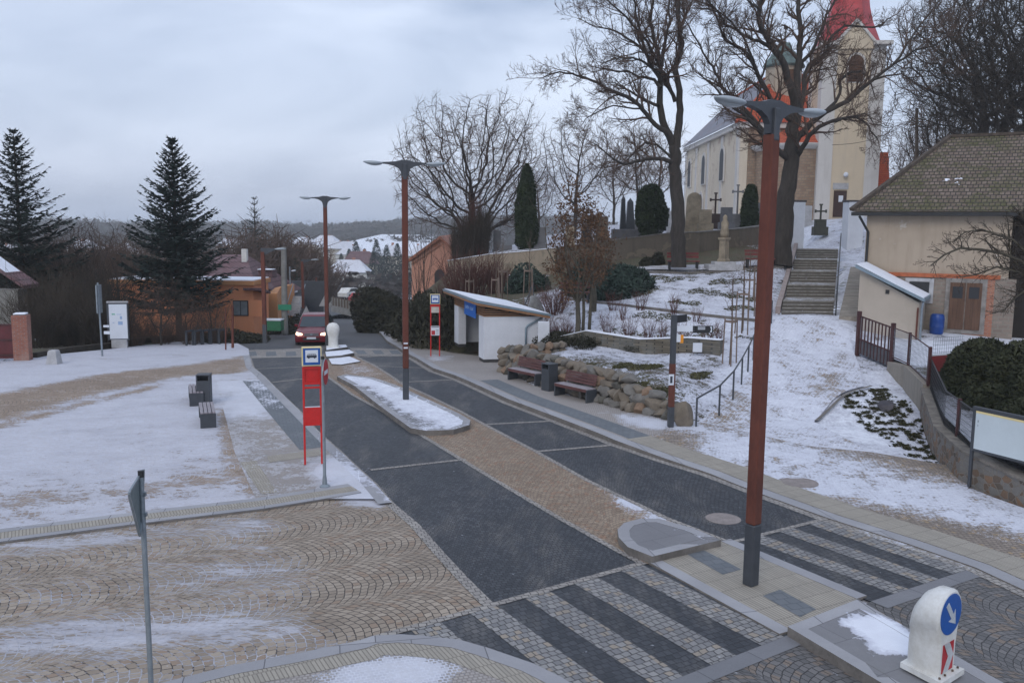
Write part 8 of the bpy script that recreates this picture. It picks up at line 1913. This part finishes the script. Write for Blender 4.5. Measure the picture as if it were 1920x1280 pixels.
# woods
rngB = random.Random(99)
m_wood_f = leafmat('distant bare wood', (.050, .042, .040), (.085, .068, .060)); m_con_f = leafmat('distant conifer wood', (.018, .030, .030), (.035, .050, .045))
def crown_lump(seed, h, r, n, conif=False, core=True):
    rng = random.Random(seed); mb = MB()
    if conif:
        for _ in range(n):
            u_ = rng.random()**.8; a_ = rng.uniform(0, 6.28); rr = r*(1-u_)**.85*rng.uniform(.5, 1.1)+.05; p = Vector((math.cos(a_)*rr, math.sin(a_)*rr, h*(.08+.92*u_))); s_ = (.10 if h < 2 else .055)*h*(1-u_*.6)
            mb.add([p+Vector((0, 0, s_*.4)), p+Vector((math.cos(a_+.4)*s_, math.sin(a_+.4)*s_, -s_*.3)), p+Vector((math.cos(a_-.4)*s_, math.sin(a_-.4)*s_, -s_*.3))], [(0, 1, 2)])
    else:
        for _ in range(n):
            a_ = rng.uniform(0, 6.28); el = rng.uniform(0, 1)**.7; L_ = h*rng.uniform(.75, 1.0); d = Vector((math.cos(a_)*r/h*el*1.3, math.sin(a_)*r/h*el*1.3, 1-.25*el)); p0 = Vector((0, 0, h*.12)); p1 = p0+d*L_*.5+Vector((rng.gauss(0, .06), rng.gauss(0, .06), 0))*h; p2 = p0+d*L_*.88
            mb.tube([p0, p1, p2], [h*.012, h*.006, h*.002], 3, cap=False)
            for _k in range(5): q_ = p1.lerp(p2, rng.random()); q2 = q_+Vector((rng.gauss(0, .09), rng.gauss(0, .09), rng.uniform(0, .12)))*h; mb.tube([q_, q2], [h*.0045, h*.0015], 3, cap=False)
    return mb
mbare = [crown_lump(s_, 10, 4.5, 60).mesh('far_tree', m_wood_f) for s_ in (1, 2)]; mbare2 = [crown_lump(s_, 10, 4.2, 110).mesh('bare_tree', m_twig) for s_ in (3, 4)]; mcon = [crown_lump(s_, 12, 2.8, 1300, True).mesh('far_conifer', m_con_f) for s_ in (5, 6)]
def single(mesh_, name, px, Y, s_, label, cat='tree', grp=None, z=None, sink=0):
    v_ = Q(px, 500, Y); v_.z = (T1(v_.x, v_.y) if z is None else z)-sink; o = bpy.data.objects.new(name, mesh_); col.objects.link(o); o.location = v_; o.rotation_euler = (0, 0, px*.37); o.scale = (s_,)*3; return tag(o, label, cat, grp)
mids = [(455,98,1.15,'behind the maroon roof, left of the distant spruce'),(495,110,1.2,'brown and broad, right of the distant spruce'),(520,104,1.2,'above the dormer of the orange house'),(545,112,1.15,'left of the farthest tall street lamp'),(575,120,1.1,'brown, just behind the farthest tall street lamp'),(610,150,1.0,'right behind the farthest tall street lamp'),(430,120,1.1,'right of the tall blue green spruce'),
        (190,110,1.2,'left of the pale birch between the spruces'),(215,120,1.25,'tallest brown one between the two spruces'),(248,105,1.1,'right of the pale birch between the spruces'),(160,100,1.1,'between the spruces, nearer the drooping one'),(140,130,1.2,'between the spruces, far back'),(280,120,1.2,'against the left side of the tall spruce, far back'),(20,95,1.0,'behind the drooping spruce, left'),(90,100,1.1,'behind the drooping spruce, right'),(400,135,1.1,'far behind the orange wing')]
for i, (px, Y, s_, lab) in enumerate(mids): single(mbare2[i % 2], 'bare_tree', px, Y, s_, 'bare tree '+lab, grp='brown bare trees in the middle distance')
T_ = crown_tree(55, 9.5, 2.0, 6, .09, .3, (6, 5), .42, (.1, .6), 2, rmin=.012); m_birch = plain('white birch bark', (.42, .40, .38), .8, var=.4, scale=2)
a = Q(237, 600, 72); a.z = base(72)-2.5; T_.build('birch_tree', 'slender birch with a white trunk between the two spruces', 'tree', a, m_birch, m_twig)
cons = [(640,190,.9,'left of the dark pine group beyond the white house'),(668,200,1.15,'tallest of the pine group beyond the white house'),(684,205,1.0,'second in the pine group beyond the white house'),(655,180,.95,'front of the pine group beyond the white house'),(706,195,1.15,'right in the pine group beyond the white house'),(725,185,1.0,'behind the yew, left'),(745,180,1.0,'behind the middle lamp pole'),(700,170,.85,'low behind the yew'),(795,230,.7,'small dark one left of the pink gable'),(775,250,.8,'under the snowfield'),(415,150,1.0,'right beside the tall spruce, distant'),(760,160,.8,'right of the middle lamp pole')]
for i, (px, Y, s_, lab) in enumerate(cons): single(mcon[i % 2], 'conifer', px, Y*1.28, s_*1.2, 'dark distant conifer '+lab, grp='conifers beyond the bend')
# the wooded ridge reads as one mass
def tri_mesh(name, V, F, MI, mats):
    me = bpy.data.meshes.new(name); me.vertices.add(len(V)); me.vertices.foreach_set('co', V.astype(np.float32).ravel()); me.loops.add(F.size); me.loops.foreach_set('vertex_index', F.ravel().astype(np.int32))
    me.polygons.add(len(F)); me.polygons.foreach_set('loop_start', np.arange(0, F.size, 3, dtype=np.int32)); me.polygons.foreach_set('loop_total', np.full(len(F), 3, dtype=np.int32)); me.polygons.foreach_set('material_index', MI.astype(np.int32))
    for m in mats: me.materials.append(m)
    me.update(calc_edges=True); me.validate(); o = bpy.data.objects.new(name, me); col.objects.link(o); return o
def tris(mb):
    f = []
    for q_ in mb.f:
        for k in range(1, len(q_)-1): f.append((q_[0], q_[k], q_[k+1]))
    return np.array(mb.v), np.array(f)
def far_unit(seed, conif):
    if conif: return tris(crown_lump(seed, 1, .22, 46, True))
    mb = crown_lump(seed, 1, .40, 7); rng = random.Random(seed)
    leafy(mb, rng, 26, ellip(.30, .30, .34, .58, [], .6), (.07, .13), 1.2); return tris(mb)
def wood_belt(name, label, y0, y1, x0, x1, n, hs, conif=.15, seed=1, front=None):
    rng = np.random.RandomState(seed); X = rng.uniform(x0, x1, n); Y = rng.uniform(y0, y1, n); Z = T(X, Y)-.5
    VV = []; FF = []; MI = []; off = 0; kk = rng.random_sample(n) < conif
    for var in range(4):
        c_ = var >= 2; V, F = far_unit(seed*10+var, c_); ids = np.where((kk == c_) & (np.arange(n) % 2 == var % 2))[0]
        if len(ids) == 0: continue
        h = rng.uniform(*hs, len(ids))*(1.12 if c_ else 1); a_ = rng.uniform(0, 6.28, len(ids)); cx, sx = np.cos(a_)*h*1.35, np.sin(a_)*h*1.35
        P_ = np.stack([V[None, :, 0]*cx[:, None]-V[None, :, 1]*sx[:, None]+X[ids, None], V[None, :, 0]*sx[:, None]+V[None, :, 1]*cx[:, None]+Y[ids, None], V[None, :, 2]*h[:, None]+Z[ids, None]], -1).reshape(-1, 3)
        FF.append((F[None]+(np.arange(len(ids))*len(V))[:, None, None]).reshape(-1, 3)+off); VV.append(P_); MI.append(np.full(len(ids)*len(F), int(c_))); off += len(P_)
    o = tri_mesh(name, np.vstack(VV), np.vstack(FF), np.concatenate(MI), [m_wood_f, m_con_f]); return tag(o, label, 'wood', kind='stuff')
wood_belt('wooded_ridge', 'long wooded ridge fading blue along the horizon', 740, 900, -640, 80, 3000, (9, 14), .3, 1)
wood_belt('wooded_slope', 'bare brown woods on the far slope below the ridge', 520, 740, -480, 20, 3000, (7, 11), .12, 2)
wood_belt('valley_trees', 'bare orchards and garden trees among the valley houses', 170, 500, -250, -14, 1700, (5, 9), .14, 3)
wood_belt('wooded_shoulder', 'darker woods on the right shoulder above the snowfield', 640, 800, -90, 80, 900, (8, 13), .1, 4)
# haze in the air
hz = NT('haze air'); hz.t.nodes.clear(); ho = hz.n('OutputMaterial'); pv = hz.n('VolumePrincipled'); pv.inputs['Color'].default_value = (.93, .97, 1.0, 1); pv.inputs['Density'].default_value = .00056; pv.inputs['Anisotropy'].default_value = .0; hz.l(pv.outputs[0], ho.inputs['Volume'])
o = MB().box((0, 560, 6), (2400, 1300, 90)).obj('haze', hz.m); o['kind'] = 'stuff'; o['label'] = 'thin bluish winter haze filling the air over the valley'; o['category'] = 'haze'
